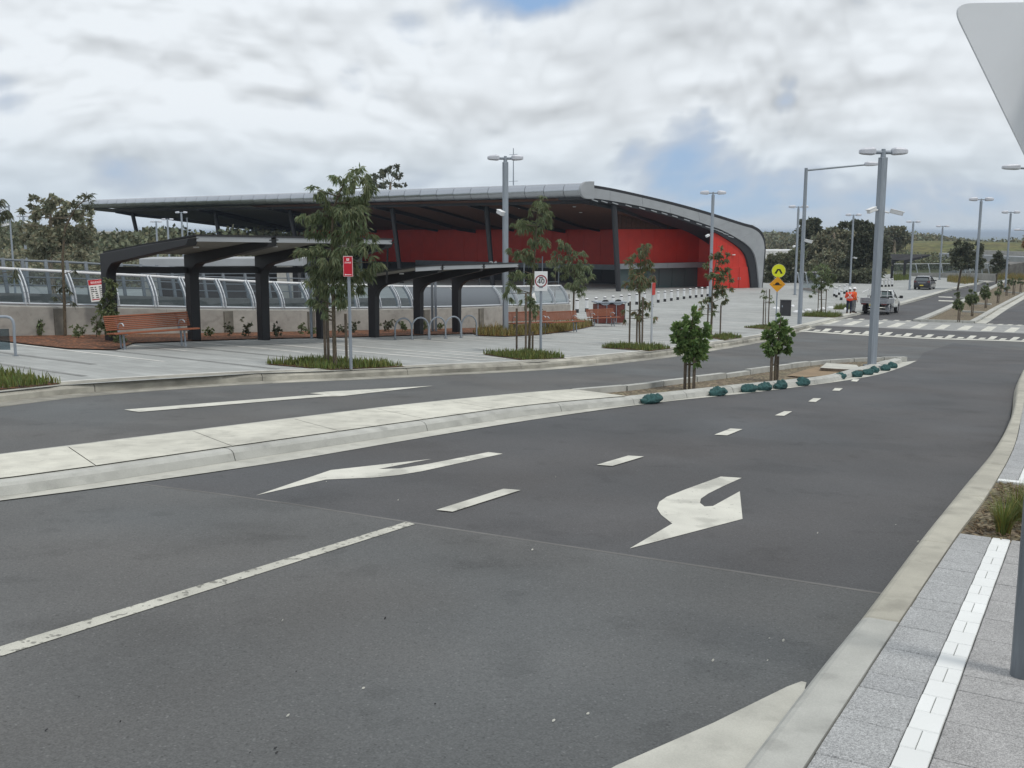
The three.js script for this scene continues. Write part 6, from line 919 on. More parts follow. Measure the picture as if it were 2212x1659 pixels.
// trees and woods behind
{
  const zl = ZV(0, 460, .1808), z4 = ZV(1800, 360, .34358), z2s = ZV(690, 400, .32555), R1 = ZV(0, 380, .30137);
  const gbase = (vx, f) => { const p = D(vx, 560, f); p.y = TERR(p.x, f) - .2; return p; };
  const FAR = (s) => ({ len: .36 * s, wid: .2 * s, droop: -.2, out: .45, rand: .85, boost: 3.3 });
  tree('background_tree', 'large bushy green gum tree behind the balustrade on the left', gbase(110, 72), { toV: zl, per: .20, mat: M.leafGrey, bark: M.trunkPale, leaf: FAR(1), depth: 2.2, twig: .05, trunk: [[640, 1250, .3], [660, 950, .24], [700, 600, .15], [700, 350, .06]],
    clusters: [[500, 225, 90, 45], [650, 210, 110, 50], [850, 220, 90, 50], [420, 350, 110, 55], [290, 400, 65, 45], [600, 330, 150, 75], [800, 330, 150, 75], [950, 320, 100, 70], [470, 450, 110, 60], [700, 470, 190, 80], [950, 480, 190, 90], [1160, 450, 110, 80], [1290, 430, 55, 45], [480, 600, 150, 90], [750, 650, 240, 110], [1050, 650, 210, 110], [1290, 590, 80, 55], [600, 800, 220, 100], [900, 820, 240, 110], [1150, 800, 170, 90], [700, 950, 240, 80], [1000, 950, 240, 80], [320, 560, 40, 60], [420, 720, 110, 90], [420, 900, 120, 80]] });
  tree('background_tree', 'tall gum tree rising behind the middle of the station roof', gbase(835, 150), { toV: z2s, per: .34, mat: M.leafDark, bark: M.trunkPale, leaf: FAR(1.4), depth: 2, twig: .05, trunk: [[860, 700, .4], [870, 300, .3], [880, 180, .15]], clusters: [[760, 135, 50, 22], [780, 170, 65, 26], [850, 95, 55, 34], [915, 70, 38, 28], [945, 115, 35, 34], [830, 190, 55, 24], [905, 195, 25, 20], [970, 180, 22, 26], [800, 120, 40, 22], [720, 165, 40, 20]] });
  tree('background_tree', 'dark rounded tree behind the single arm lamp, right of the station', gbase(1750, 150), { toV: z4, per: 1.1, mat: M.leafDark, bark: M.trunk, leaf: FAR(1.5), depth: 2, twig: .06, trunk: [[650, 980, .4], [655, 750, .3], [670, 600, .12]], clusters: [[680, 575, 55, 35], [620, 640, 60, 55], [720, 645, 45, 32], [655, 720, 80, 65], [650, 800, 90, 60], [640, 880, 80, 60], [600, 570, 28, 18], [690, 620, 40, 40]] });
  tree('background_tree', 'reddish green gum tree left of the tall lamp post', gbase(1790, 142), { toV: z4, per: .9, mat: M.leafGrey, bark: M.trunkPale, leaf: FAR(1.4), depth: 2.4, twig: .06, trunk: [[820, 1000, .4], [830, 800, .3], [830, 650, .15]], clusters: [[820, 650, 85, 42], [760, 740, 110, 75], [860, 780, 120, 80], [800, 860, 130, 75], [900, 690, 90, 70], [740, 820, 70, 60], [840, 920, 110, 50]] });
  tree('background_tree', 'dark flat topped tree directly behind the tall lamp post', gbase(1862, 130), { toV: z4, per: .95, mat: M.leafDark, bark: M.trunk, leaf: FAR(1.4), depth: 2.2, twig: .06, trunk: [[1050, 1000, .4], [1050, 800, .3], [1050, 620, .12]], clusters: [[900, 590, 50, 12], [1000, 590, 75, 28], [1055, 575, 40, 18], [1080, 640, 70, 55], [1050, 740, 105, 85], [1150, 760, 75, 85], [1040, 850, 125, 80], [960, 880, 90, 60], [1190, 830, 40, 70], [1100, 920, 90, 50]] });
  tree('background_tree', 'pale gum tree right of the tall lamp post, before the grass mound', gbase(1930, 230), { toV: z4, per: .9, mat: M.leafGrey, bark: M.trunkPale, leaf: FAR(2), depth: 3, twig: .08, trunk: [[1270, 800, .5], [1270, 700, .3]], clusters: [[1250, 650, 85, 45], [1320, 685, 75, 60], [1230, 740, 105, 55], [1290, 620, 50, 25], [1190, 690, 50, 60]] });
  tree('background_tree', 'tree behind the far kerb lamp post, left of the overpass', gbase(2072, 110), { toV: z4, per: .9, mat: M.leafDark, bark: M.trunk, leaf: FAR(1), depth: 1.4, twig: .04, trunk: [[1760, 1000, .12], [1765, 850, .1], [1770, 760, .05]], clusters: [[1725, 720, 22, 18], [1800, 745, 40, 26], [1720, 790, 45, 40], [1770, 800, 70, 60], [1780, 860, 75, 50], [1720, 860, 40, 45]] });
  tree('background_tree', 'dark conical tree touching the far kerb lamp post', gbase(2112, 118), { toV: z4, per: 1, mat: M.leafDark, bark: M.trunk, leaf: FAR(1), depth: 1, twig: .04, trunk: [[1885, 980, .1], [1885, 760, .05]], clusters: [[1885, 740, 22, 26], [1880, 790, 32, 36], [1895, 840, 28, 34], [1885, 880, 26, 26]] });
  tree('background_tree', 'drooping tree in front of the overpass near the right edge', gbase(2156, 125), { toV: z4, per: 1, mat: M.leafDark, bark: M.trunk, leaf: FAR(1), depth: 1, twig: .04, trunk: [[2030, 980, .1], [2025, 810, .05]], clusters: [[2025, 800, 38, 18], [2030, 835, 55, 25], [2000, 860, 35, 25], [2050, 870, 40, 28], [2020, 900, 45, 26]] });
  tree('background_tree', 'reddish leaves of a near tree cut by the right edge', V(2300, 690, KH), { toV: z4, per: 1.2, mat: M.leafTree, leaf: { ...GUM, red: .8, droop: -.2 }, depth: .4, trunk: [[2480, 1100, .05], [2470, 700, .03]], clusters: [[2215, 730, 16, 30], [2260, 700, 50, 60], [2330, 720, 60, 80], [2290, 800, 50, 50]] });
  // dark hedge right of the station
  tree('hedge', 'low dark hedge of shrubs between the station end and the tree trunks', gbase(1700, 125), { toV: z4, cat: 'hedge', per: 1, mat: M.leafFar, leaf: FAR(1), depth: 1.5, clusters: [[370, 870, 45, 60], [430, 840, 90, 50], [500, 855, 75, 50], [560, 815, 60, 50], [420, 940, 90, 50], [520, 960, 80, 50], [600, 930, 70, 60], [700, 940, 110, 60], [820, 960, 110, 50], [940, 960, 100, 50], [1080, 960, 120, 50], [360, 980, 40, 50]] });
  // masses of far wood that read as one
  const wood = (label, pts, f0, f1, n, mat, s, rows = 3) => {
    const gs = []; for (let i = 0; i < n; i++) { const u = rnd() * (pts.length - 1), k = Math.min(pts.length - 2, Math.floor(u)), w = u - k, vx = lerp(pts[k][0], pts[k + 1][0], w), top = lerp(pts[k][1], pts[k + 1][1], w), row = Math.floor(rnd() * rows), f = lerp(f0, f1, (row + rnd()) / rows), yt = D(vx, top + rr(0, 7) - row * .0, f), gy = TERR(yt.x, f); const y0 = Math.max(yt.y, gy + 1.5), H = (y0 - gy); const cw = rr(1.6, 3.4) * s, ch = rr(1.0, 2.2) * s; for (let j = 0; j < 3; j++) { const cy = j === 0 ? y0 - ch * .6 : lerp(gy + ch * .5, y0 - ch, rnd()), cx = yt.x + gauss() * cw * .5, cf = f + gauss() * 2; gs.push([cx, cy, cf, cw, ch, rr(.75, 1.25)]); } }
    const per = 26, g = leafCloud(gs.length * per, (() => { let i = 0; return () => { const [x, y, f, cw, ch, t] = gs[Math.floor(i++ / per)], q = v3(gauss(), gauss(), gauss()).normalize().multiplyScalar(Math.cbrt(rnd())); return { p: v3(x + q.x * cw, y + q.y * ch, -f + q.z * cw), out: q, tone: t }; }; })(), mat, { len: .75 * s, wid: .5 * s, droop: 0, out: .6, rand: .7 });
    const o = add('far_wood', g, mat); tag(o, label, 'woodland'); o.userData.kind = 'stuff';
  };
  wood('far belt of grey green woodland on the skyline right of the station', [[1630, 506], [1690, 507], [1740, 512], [1800, 508], [1880, 505], [1950, 508], [2010, 511], [2060, 520], [2130, 524], [2212, 522], [2420, 524]], 330, 420, 620, M.leafGrey, 1.9);
  wood('dark scrub below the grass mound, behind the far shelter', [[1900, 548], [1990, 550], [2060, 553], [2100, 556], [2250, 560]], 175, 215, 160, M.leafFar, .8);
  wood('belt of olive woodland behind the balustrade and shelter on the left', [[-160, 484], [0, 488], [60, 486], [150, 500], [200, 512], [240, 514], [275, 508], [300, 514], [330, 498], [350, 502], [380, 499], [410, 510], [440, 514], [480, 512], [500, 500], [525, 510], [560, 508], [575, 502], [600, 512], [640, 510], [760, 516]], 130, 190, 820, M.leafFar, 1.0);
  wood('low pale scrub along the foot of the left woodland', [[-160, 545], [100, 545], [240, 548], [400, 556], [560, 560]], 100, 120, 240, M.leafGrey, .6);
  grassOn(line([R4(1650, 1005), R4(1660, 980), R4(1870, 985), R4(1880, 1010), R4(1780, 1020)], KH), 2200, .3, .9, M.grassDry, 'yellow green grass bed beyond the hatchback, left of the kerb lamp', KH);
  grassOn(line([R4(1890, 985), R4(1900, 965), R4(2250, 972), R4(2250, 992)], 0), 2400, .3, 1, M.grassDry, 'green verge across the end of the far road', 0);
  grassOn(line([R4(1265, 995), R4(1262, 965), R4(1375, 968), R4(1372, 992)], KH), 1200, .3, .9, M.grass, 'dark green grass strip behind the row of far bollards', KH);
}
// grass mound, overpass, sheds
{
  const pr = D(1690, 549, 180), sh = thing('white_shed', 'low white roofed shed glimpsed between station and trees', 'shed', [pr.x, TERR(pr.x, 180), pr.z], .1); const h = pr.y - TERR(pr.x, 180); add('wall', box(11, h - .8, 6, 0, (h - .8) / 2, 0), M.wall, sh); add('roof', box(12, 1.6, 7, 0, h, 0, 0, .1), M.white, sh);
  const p2 = D(268, 505, 200), s2 = thing('white_shed', 'long pale shed roof among the trees left of the first canopy column', 'shed', [p2.x, TERR(p2.x, 200), p2.z]); const h2 = p2.y - TERR(p2.x, 200); add('wall', box(8, h2, 5, 0, h2 / 2 - .4, 0), M.wall, s2); add('roof', box(9.5, .9, 6, 0, h2, 0, 0, .1), M.gutter, s2);
  const a = D(2075, 549, 190), b = D(2420, 560, 150), o = thing('overpass', 'grey road overpass on piers at the right edge, beyond the far road', 'bridge'); add('deck', bar(a.clone().setY(a.y - .4), b.clone().setY(a.y - .6), 9, 1.3), M.aluMatt, o); add('parapet', bar(a.clone().add(v3(-2, .5, 4.4)), b.clone().setY(a.y - .2).add(v3(-2, .5, 4.4)), .25, 1.0), M.wall, o);
  for (const x of [2093, 2128, 2190]) { const p = D(x, 560, 178 - (x - 2093) * .1), g = TERR(p.x, -p.z); add('pier', box(1.3, a.y - .9 - g, 2, p.x, (a.y - .9 + g) / 2, p.z), M.wall, o); }
  { const p = D(2180, 572, 200), g = TERR(p.x, 200); add('abutment', box(16, a.y - g + .2, 3, p.x, (a.y + g) / 2 - .4, p.z), M.wall, o); }
  const e = D(2165, 590, 150), w = thing('earth_bank', 'dark retaining bank under the overpass at the right', 'bank', [e.x, 0, e.z]); const gy = TERR(e.x, 150); const s = new THREE.Shape(); s.moveTo(-9, 0); s.lineTo(14, 0); s.lineTo(14, 2.2); s.lineTo(3, 2.5); s.lineTo(-9, .5); add('face', uvBox(xf(new THREE.ExtrudeGeometry(s, { depth: 5, bevelEnabled: false }), 0, gy - .3, -5)), S({ map: T.stained, color: lin(.30, .30, .30), roughness: .9 }), w);
}
// ---------------------------------------------------------------- vehicles
function loft(rings, capA = true, capB = true) {           // closed rings of [x, y, z] joined end to end
  const t = [], n = rings[0].length, q = (a, b, c, d) => t.push(a, b, c, a, c, d);
  for (let i = 0; i < rings.length - 1; i++) for (let j = 0; j < n; j++) { const k = (j + 1) % n; q(rings[i][j], rings[i + 1][j], rings[i + 1][k], rings[i][k]); }
  const cap = (r, f) => { const c = [0, 1, 2].map((k) => r.reduce((s, p) => s + p[k], 0) / n); for (let j = 0; j < n; j++) { const k = (j + 1) % n; f ? t.push(c, r[j], r[k]) : t.push(c, r[k], r[j]); } };
  if (capA) cap(rings[0], true); if (capB) cap(rings.at(-1), false);
  const g = new THREE.BufferGeometry(); g.setAttribute('position', new THREE.BufferAttribute(new Float32Array(t.flat()), 3)); const m = mergeVertices(g, 1e-4); m.computeVertexNormals(); m.setAttribute('uv', new THREE.BufferAttribute(new Float32Array(m.attributes.position.count * 2), 2)); return m;
}
const CARPAINT = (r, g, b) => new THREE.MeshPhysicalMaterial({ color: lin(r, g, b), roughness: .35, clearcoat: 1, clearcoatRoughness: .06 });
M.tyre = S({ color: lin(.018, .018, .018), roughness: .9 }); M.rim = S({ color: lin(.45, .46, .48), roughness: .35, metalness: .6 }); M.carGlass = new THREE.MeshPhysicalMaterial({ color: lin(.03, .04, .045), roughness: .06, clearcoat: 1 }); M.lampRed = new THREE.MeshPhysicalMaterial({ color: lin(.10, .006, .006), roughness: .25, clearcoat: 1 }); M.plate = S({ color: lin(.75, .60, .06), roughness: .5 });
function wheel(parent, x, z, r, w) { const o = add('wheel', xf(new THREE.TorusGeometry(r * .78, r * .22, 10, 28), 0, 0, 0, 0, 0, 0, [1, 1, w / (r * .44)]), M.tyre, parent); o.position.set(x, r, z); add('rim', [xf(new THREE.CylinderGeometry(r * .62, r * .62, w * .7, 24), 0, 0, 0, Math.PI / 2), ...[0, 1, 2, 3, 4].map((k) => xf(new RoundedBoxGeometry(r * 1.15, .05, w * .8, 1, .01), 0, 0, 0, 0, 0, k * Math.PI / 5))], M.rim, o); return o; }
const headingAt = (() => { const l = smooth(kerbFar, 1); return (p) => { let m = 9e9, k = 1; for (let i = 1; i < l.length - 1; i++) { const d = Math.hypot(l[i][0] - p.x, l[i][1] + p.z); if (d < m) { m = d; k = i; } } const a = l[Math.max(0, k - 4)], b = l[Math.min(l.length - 1, k + 4)]; return Math.atan2(b[1] - a[1], b[0] - a[0]); }; })();
// x runs forward along the vehicle, z to its right
function hullRing(x, y0, y1, w0, w1, r = .06) { return [[x, y0 + r, -w0], [x, (y0 + y1) / 2, -Math.max(w0, w1)], [x, y1 - r, -w1], [x, y1, -w1 + r * 1.6], [x, y1 + .012, 0], [x, y1, w1 - r * 1.6], [x, y1 - r, w1], [x, (y0 + y1) / 2, Math.max(w0, w1)], [x, y0 + r, w0], [x, y0, w0 - r], [x, y0, 0], [x, y0, -w0 + r]]; }
{
  const b = V(...R4(1472, 1060), KH), t = thing('parked_car', 'dark navy hatchback car on the far paving, seen from behind', 'car', b, headingAt(b) + .0), paint = CARPAINT(.012, .014, .026);
  t.rotation.z = -.03;
  add('body', loft([hullRing(-.62, .34, .80, .70, .72), hullRing(-.58, .24, .95, .82, .82), hullRing(-.3, .20, .98, .87, .86), hullRing(.3, .19, .97, .88, .87), hullRing(1.6, .19, .95, .88, .87), hullRing(2.6, .20, .93, .88, .86), hullRing(3.2, .22, .84, .85, .80), hullRing(3.5, .30, .70, .76, .70)]), paint, t);
  add('cabin', loft([[[-.50, .94, -.78], [-.50, .96, .78], [-.50, .97, .72], [-.50, .97, -.72]], [[-.42, .95, -.80], [-.42, .95, .80], [-.25, 1.36, .60], [-.25, 1.36, -.60]], [[.5, .96, -.83], [.5, .96, .83], [.5, 1.46, .62], [.5, 1.46, -.62]], [[1.4, .95, -.83], [1.4, .95, .83], [1.4, 1.44, .61], [1.4, 1.44, -.61]], [[2.45, .92, -.80], [2.45, .92, .80], [1.9, 1.30, .60], [1.9, 1.30, -.60]]]), M.carGlass, t);
  add('roof', loft([hullRing(-.42, 1.36, 1.40, .60, .58, .015), hullRing(-.1, 1.41, 1.455, .64, .62, .015), hullRing(.6, 1.46, 1.50, .645, .62, .015), hullRing(1.4, 1.44, 1.48, .63, .61, .015), hullRing(1.8, 1.36, 1.39, .61, .59, .015)]), paint, t);
  for (const s of [-1, 1]) { add('pillar', bar(v3(-.44, .94, s * .80), v3(-.2, 1.40, s * .615), .12, .06), paint, t); add('pillar', bar(v3(1.1, .94, s * .835), v3(1.05, 1.44, s * .635), .08, .04), paint, t); add('pillar', bar(v3(2.35, .93, s * .80), v3(1.85, 1.34, s * .61), .07, .05), paint, t); add('tail_lamp', xf(new RoundedBoxGeometry(.12, .24, .28, 2, .04), -.56, .84, s * .68), M.lampRed, t); add('mirror', xf(new RoundedBoxGeometry(.12, .14, .22, 2, .04), 1.95, 1.0, s * .98), paint, t); add('door', xf(new RoundedBoxGeometry(1.0, .62, .02, 1, .01), .62, .62, s * .872), paint, t); add('door', xf(new RoundedBoxGeometry(.98, .62, .02, 1, .01), 1.66, .62, s * .874), paint, t); for (const x of [.06, 2.55]) wheel(t, x, s * .76, .315, .2); }
  add('rear_window', loft([[[-.515, .985, -.62], [-.515, .985, .62], [-.33, 1.345, .52], [-.33, 1.345, -.52]], [[-.50, .985, -.62], [-.50, .985, .62], [-.315, 1.345, .52], [-.315, 1.345, -.52]]]), new THREE.MeshPhysicalMaterial({ color: lin(.10, .12, .13), roughness: .05, clearcoat: 1 }), t);
  add('bumper', xf(new RoundedBoxGeometry(.16, .26, 1.6, 2, .06), -.60, .40, 0), S({ color: lin(.02, .02, .022), roughness: .6 }), t); add('chrome_strip', xf(new RoundedBoxGeometry(.03, .04, .8, 1, .01), -.615, .74, 0), M.rim, t); add('number_plate', xf(new RoundedBoxGeometry(.015, .11, .37, 1, .004), -.69, .47, 0), M.plate, t);
}
{
  const b = V(...R4(1140, 1238), .01), t = thing('utility_truck', 'white tray backed utility truck parked at the kerb, seen from behind', 'truck', b, headingAt(b) - .02), white = CARPAINT(.74, .77, .76), alu = S({ map: T.galv, color: lin(.55, .57, .60), roughness: .45, metalness: .4 });
  t.rotation.z = -.04; const D2 = S({ color: lin(.02, .02, .022), roughness: .8 });
  add('chassis', [xf(new RoundedBoxGeometry(4.3, .16, .5, 1, .03), 1.1, .58, 0), xf(new THREE.CylinderGeometry(.06, .06, 1.5, 10), 0, .38, 0, Math.PI / 2), xf(new THREE.SphereGeometry(.15, 12, 8), 0, .38, 0)], D2, t);
  add('tray_floor', box(2.3, .07, 1.82, -.05, .80, 0, 0, .01), alu, t); add('tail_board', box(.035, .30, 1.80, -1.2, .99, 0, 0, .01), alu, t); for (const y of [.9, 1.08]) add('tail_rib', box(.02, .025, 1.6, -1.222, y, 0, 0, .005), M.galvDark, t);
  for (const s of [-1, 1]) { add('side_board', box(2.28, .28, .035, -.05, .98, s * .90, 0, .01), alu, t); add('mudguard', [xf(new THREE.TorusGeometry(.43, .03, 6, 16, Math.PI), 0, .36, s * .77, 0, 0, 0, [1, 1, 4.5]), box(.02, .34, .26, -.46, .36, s * .77)], s > 0 ? alu : D2, t); add('tail_lamp', xf(new RoundedBoxGeometry(.06, .10, .34, 1, .02), -1.19, .72, s * .68), M.lampRed, t); wheel(t, 0, s * .74, .36, .23); wheel(t, 2.98, s * .74, .36, .23); }
  // head board of tubes behind the cab
  for (const z of [-.86, -.43, 0, .43, .86]) add('rack_post', cyl(.024, .024, .86, 1.06, .84, z, 8), M.white, t); add('rack_rail', bar(v3(1.06, 1.70, -.88), v3(1.06, 1.70, .88), .05, .05), M.white, t); add('rack_rail', bar(v3(1.06, 1.3, -.88), v3(1.06, 1.3, .88), .035, .035), M.white, t);
  add('rear_ladder_rack', [bar(v3(-1.1, .84, -.86), v3(-1.1, 1.5, -.86), .04, .04), bar(v3(-1.1, 1.5, -.86), v3(1.06, 1.7, -.86), .035, .035)], M.white, t);
  // cab
  add('cab_body', loft([hullRing(1.2, .52, 1.12, .86, .86), hullRing(1.3, .46, 1.15, .90, .88), hullRing(2.2, .44, 1.13, .91, .89), hullRing(2.55, .55, 1.12, .91, .88), hullRing(3.0, .78, 1.06, .90, .84), hullRing(3.5, .55, .98, .88, .80), hullRing(3.85, .45, .86, .80, .72)]), white, t);
  add('cab_glass', loft([[[1.24, 1.12, -.82], [1.24, 1.12, .82], [1.30, 1.62, .66], [1.30, 1.62, -.66]], [[2.1, 1.12, -.84], [2.1, 1.12, .84], [1.95, 1.64, .66], [1.95, 1.64, -.66]], [[2.95, 1.08, -.80], [2.95, 1.08, .80], [2.25, 1.58, .62], [2.25, 1.58, -.62]]]), M.carGlass, t);
  add('roof', loft([hullRing(1.22, 1.60, 1.66, .68, .64, .02), hullRing(1.6, 1.64, 1.71, .70, .66, .02), hullRing(2.1, 1.62, 1.69, .69, .65, .02), hullRing(2.3, 1.56, 1.61, .66, .62, .02)]), white, t);
  add('rear_window', box(.02, .36, 1.1, 1.235, 1.36, 0, 0, .01), new THREE.MeshPhysicalMaterial({ color: lin(.22, .28, .28), roughness: .05, clearcoat: 1 }), t);
  for (const s of [-1, 1]) { add('pillar', bar(v3(1.26, 1.12, s * .83), v3(1.31, 1.64, s * .67), .12, .07), white, t); add('pillar', bar(v3(2.9, 1.08, s * .80), v3(2.27, 1.6, s * .64), .07, .06), white, t); add('mirror', [xf(new RoundedBoxGeometry(.12, .2, .24, 2, .04), 2.55, 1.2, s * 1.10), rod(v3(2.55, 1.14, s * .88), v3(2.55, 1.18, s * 1.05), .02)], D2, t); const d = add('door', xf(new RoundedBoxGeometry(1.12, .58, .02, 1, .01), 1.92, .80, s * .906), white, t); add('handle', xf(new RoundedBoxGeometry(.16, .03, .03, 1, .01), 1.5, .98, s * .925), D2, d); }
  add('number_plate', box(.012, .11, .36, -1.215, .66, -.1, 0, .004), M.plate, t); add('tool_box', box(.5, .34, 1.2, .68, 1.01, 0, 0, .03), D2, t);
}
// ---------------------------------------------------------------- the two workers
function sdfMesh(field, c, R, cell) {
  const n = Math.ceil(2 * R / cell), mc = new MarchingCubes(n, new THREE.MeshStandardMaterial(), false, false, 60000); mc.isolation = 0; const hs = n / 2, p = v3();
  for (let z = 0; z < n; z++) for (let y = 0; y < n; y++) for (let x = 0; x < n; x++) { p.set(c.x + (x - hs) / hs * R, c.y + (y - hs) / hs * R, c.z + (z - hs) / hs * R); mc.field[x + y * n + z * n * n] = -field(p); }
  mc.update(); const g = new THREE.BufferGeometry(), a = mc.positionArray.slice(0, mc.count * 3); for (let i = 0; i < a.length; i += 3) { a[i] = c.x + a[i] * R; a[i + 1] = c.y + a[i + 1] * R; a[i + 2] = c.z + a[i + 2] * R; }
  g.setAttribute('position', new THREE.BufferAttribute(a, 3)); const m = mergeVertices(g, 1e-4); m.computeVertexNormals(); m.setAttribute('uv', new THREE.BufferAttribute(new Float32Array(m.attributes.position.count * 2), 2)); return m;
}
const capsule = (p, a, b, ra, rb) => { const d = b.clone().sub(a), k = clamp(p.clone().sub(a).dot(d) / d.lengthSq(), 0, 1); return p.distanceTo(a.clone().addScaledVector(d, k)) - lerp(ra, rb, k); };
const smin = (a, b, k) => { const h = clamp(.5 + .5 * (b - a) / k, 0, 1); return lerp(b, a, h) - k * h * (1 - h); };
function worker(label, pos, turn, J, o) {                  // J: joints in metres, +z forward, +x to the person's left
  const t = thing('person', label, 'person', pos, turn), skin = S({ color: lin(.45, .26, .18), roughness: .7 }), v = (k) => v3(...J[k]);
  const arms = [['shL', 'elL', .052, .042], ['elL', 'wrL', .042, .030], ['shR', 'elR', .052, .042], ['elR', 'wrR', .042, .030]], legs = [['hiL', 'knL', .085, .06], ['knL', 'anL', .058, .042], ['hiR', 'knR', .085, .06], ['knR', 'anR', .058, .042]];
  const union = (list, k, grow = 0) => (p) => { let d = 9; for (const [a, b, r0, r1, sx = 1, sz = 1] of list) { d = smin(d, capsule(p, a, b, r0 + grow, r1 + grow), k); } return d; };
  const B = (l) => l.map(([a, b, r0, r1]) => [v(a), v(b), r0, r1]);
  const torso = [[v3(-.10, J.chest[1], J.chest[2]), v3(.10, J.chest[1], J.chest[2]), .125, .125], [v('chest'), v('waist'), .13, .12], [v3(-.07, J.waist[1], J.waist[2]), v3(.07, J.waist[1], J.waist[2]), .11, .11], [v3(-.08, J.pelvis[1], J.pelvis[2]), v3(.08, J.pelvis[1], J.pelvis[2]), .115, .115], [v('chest'), v('neck'), .09, .055]];
  const feet = ['L', 'R'].map((s) => [v('an' + s).setY(.05), v('an' + s).add(v3(0, 0, .17)).setY(.035), .045, .035]);
  const head = v('head'), fwd = v3(Math.sin(o.look ?? 0), 0, Math.cos(o.look ?? 0)), side = v3(fwd.z, 0, -fwd.x);
  const skull = (p) => { const q = p.clone().sub(head); return Math.hypot(q.dot(side) / .074, (q.y) / .108, q.dot(fwd) / .092) * .09 - .09; };
  const bodyF = union([...torso.map(([a, b, r, s]) => [a, b, r - .012, s - .012]), ...B(arms), ...B(legs), ...feet, [v('neck'), head, .052, .055]], .035);
  const mid = v3(0, .9, 0); const body = sdfMesh((p) => smin(bodyF(p), skull(p), .02), mid, .98, .02);
  // hands: palm, four unequal bent fingers and a thumb from the side of the palm
  const parts = [body];
  for (const s of ['L', 'R']) { const w = v('wr' + s), d = w.clone().sub(v('el' + s)).normalize(), lat = v3().crossVectors(d, v3(0, 1, 0)).normalize(), nrm = v3().crossVectors(lat, d).normalize(), palm = w.clone().addScaledVector(d, .09); const sd = s === 'L' ? -1 : 1; parts.push(xf(new THREE.SphereGeometry(1, 10, 8), 0, 0, 0).applyMatrix4(new THREE.Matrix4().makeBasis(lat.clone().multiplyScalar(.042), nrm.clone().multiplyScalar(.018), d.clone().multiplyScalar(.058)).setPosition(w.clone().addScaledVector(d, .048)))); [[-.030, .062], [-.010, .074], [.010, .069], [.030, .052]].forEach(([x, L]) => { const a = palm.clone().addScaledVector(lat, x), m = a.clone().addScaledVector(d, L * .5).addScaledVector(nrm, -.008), e = m.clone().addScaledVector(d, L * .35).addScaledVector(nrm, -L * .4); parts.push(rod(a, m, .0095, .0085, 6), rod(m, e, .0085, .007, 6)); }); const a = w.clone().addScaledVector(d, .03).addScaledVector(lat, sd * .035), m = a.clone().addScaledVector(d, .03).addScaledVector(lat, sd * .025); parts.push(rod(a, m, .011, .01, 6), rod(m, m.clone().addScaledVector(d, .03), .01, .008, 6)); }
  // face: nose, brow, ears, mouth
  const at = (x, y, z) => head.clone().addScaledVector(side, x).add(v3(0, y, 0)).addScaledVector(fwd, z); const orient = (g, p) => g.applyMatrix4(new THREE.Matrix4().makeBasis(side, v3(0, 1, 0), fwd).setPosition(p));
  parts.push(orient(xf(new THREE.ConeGeometry(.016, .045, 8), 0, 0, 0, -.3), at(0, -.018, .094))); for (const s of [-1, 1]) parts.push(orient(xf(new THREE.SphereGeometry(1, 8, 8), 0, 0, 0, 0, 0, 0, [.008, .03, .018]), at(s * .075, -.01, -.005)));
  add('body', parts, skin, t);
  add('eyes', [-1, 1].map((s) => orient(new THREE.SphereGeometry(.011, 10, 8), at(s * .03, .005, .083))), S({ color: lin(.05, .04, .035), roughness: .2 }), t); add('mouth', orient(xf(new RoundedBoxGeometry(.045, .010, .01, 2, .004), 0, 0, 0), at(0, -.058, .085)), S({ color: lin(.30, .10, .09), roughness: .6 }), t);
  add('hair', orient(xf(new THREE.SphereGeometry(1, 16, 12, 0, 6.3, 0, 1.75), 0, 0, 0, -.5, 0, 0, [.079, .112, .097]), at(0, .004, -.004)), S({ color: lin(.04, .028, .02), roughness: .9 }), t);
  const shirtF = union([...torso, ...B(arms)], .04, .014), cutS = (p) => Math.max(shirtF(p), J.pelvis[1] - .10 - p.y, p.y - J.neck[1] - .01, ...(['L', 'R'].map((s) => { const w = v('wr' + s), d = w.clone().sub(v('el' + s)).normalize(); return Math.min(p.clone().sub(w).dot(d) + .03, .12 - p.distanceTo(w)); })));
  add('hi_vis_shirt', sdfMesh(cutS, v3(0, J.waist[1] + .02, .08), .58, .018), o.shirt, t);
  const trF = union([[v3(-.08, J.pelvis[1], J.pelvis[2]), v3(.08, J.pelvis[1], J.pelvis[2]), .112, .112], ...B(legs)], .035, .014); add('trousers', sdfMesh((p) => Math.max(trF(p), p.y - J.pelvis[1] - .06, .07 - p.y), v3(0, .5, 0), .56, .018), o.trousers, t);
  for (const [a, b] of feet) add('boot', [rod(a.clone().add(v3(0, .1, 0)), a, .06, .06, 10), xf(new THREE.SphereGeometry(1, 12, 8), (a.x + b.x) / 2, .045, (a.z + b.z) / 2 + .01, 0, 0, 0, [.055, .05, .14])], S({ color: lin(.03, .022, .018), roughness: .8 }), t);
  const refl = S({ color: lin(.72, .72, .70), roughness: .4 }); const ring = (y, z, a, b) => xf(new THREE.TorusGeometry(1, .05, 6, 32), 0, y, z, Math.PI / 2, 0, 0, [a, b, .5]);
  add('reflective_band', [ring(J.waist[1] + .01, J.waist[2], .203, .146)], refl, t); add('reflective_band', [bar(v3(-.12, J.chest[1] + .10, J.chest[2] - .150), v3(.12, J.waist[1] + .05, J.waist[2] - .145), .045, .02, v3(0, 0, 1)), bar(v3(.12, J.chest[1] + .10, J.chest[2] - .150), v3(-.12, J.waist[1] + .05, J.waist[2] - .145), .045, .02, v3(0, 0, 1))], refl, t);
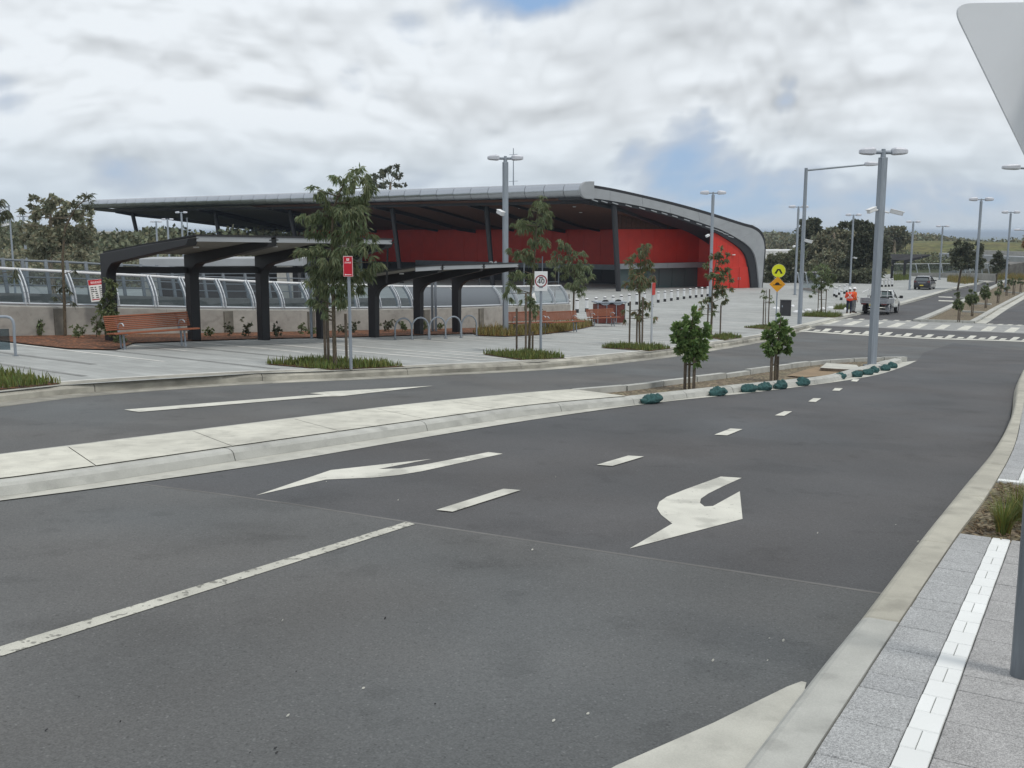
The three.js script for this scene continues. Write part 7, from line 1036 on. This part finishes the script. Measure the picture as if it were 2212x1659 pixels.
  const hel = S({ color: lin(.82, .83, .84), roughness: .3 }); const h = add('helmet', orient(xf(new THREE.SphereGeometry(1, 24, 14, 0, 6.2832, 0, 1.62), 0, 0, 0, 0, 0, 0, [.108, .115, .132]), at(0, .045, 0)), hel, t); add('brim', orient(xf(new THREE.CylinderGeometry(1, 1, .012, 28), 0, 0, .03, .08, 0, 0, [.118, 1, .155]), at(0, .042, .0)), hel, h); add('ridge', orient(xf(new RoundedBoxGeometry(.02, .02, .2, 2, .008), 0, 0, 0), at(0, .158, -.01)), hel, h);
  return t;
}
{
  const orange = S({ map: T.panel, color: lin(.88, .085, .035), roughness: .8 }), orange2 = S({ map: T.panel, color: lin(.90, .16, .03), roughness: .8 }), navy = S({ color: lin(.018, .024, .045), roughness: .9 }), grey = S({ color: lin(.20, .21, .22), roughness: .9 });
  const J1 = { head: [0, 1.60, .03], neck: [0, 1.45, .01], chest: [0, 1.27, .01], waist: [0, 1.05, 0], pelvis: [0, .93, 0], shL: [.19, 1.38, .01], elL: [.25, 1.11, .02], wrL: [.16, 1.03, .22], shR: [-.19, 1.38, .01], elR: [-.26, 1.11, .03], wrR: [-.15, 1.04, .24], hiL: [.09, .90, 0], knL: [.11, .49, .02], anL: [.12, .09, -.02], hiR: [-.09, .90, 0], knR: [-.11, .49, .03], anR: [-.12, .09, .0] };
  const J2 = { ...J1, elR: [-.24, 1.10, -.04], wrR: [-.25, .88, .06], elL: [.24, 1.13, .08], wrL: [.06, 1.08, .27], anL: [.10, .09, .04] };
  const a = V(...R4(937, 1233), KH), b = V(...R4(975, 1230), KH); b.z -= .2;
  const away = (p) => Math.atan2(p.x, p.z);
  worker('worker in orange shirt with reflective cross, dark trousers and white helmet, back turned', a, away(a) + .15, J1, { shirt: orange, trousers: navy, look: .1 });
  worker('worker behind in orange shirt, grey trousers and white helmet, turned sideways', b, away(b) - .9, J2, { shirt: orange2, trousers: grey, look: -.3 });
}
// ---------------------------------------------------------------- air
scene.fog = new THREE.FogExp2(new THREE.Color().setRGB(.62, .74, .90), .0002);
renderer.render(scene, camera);
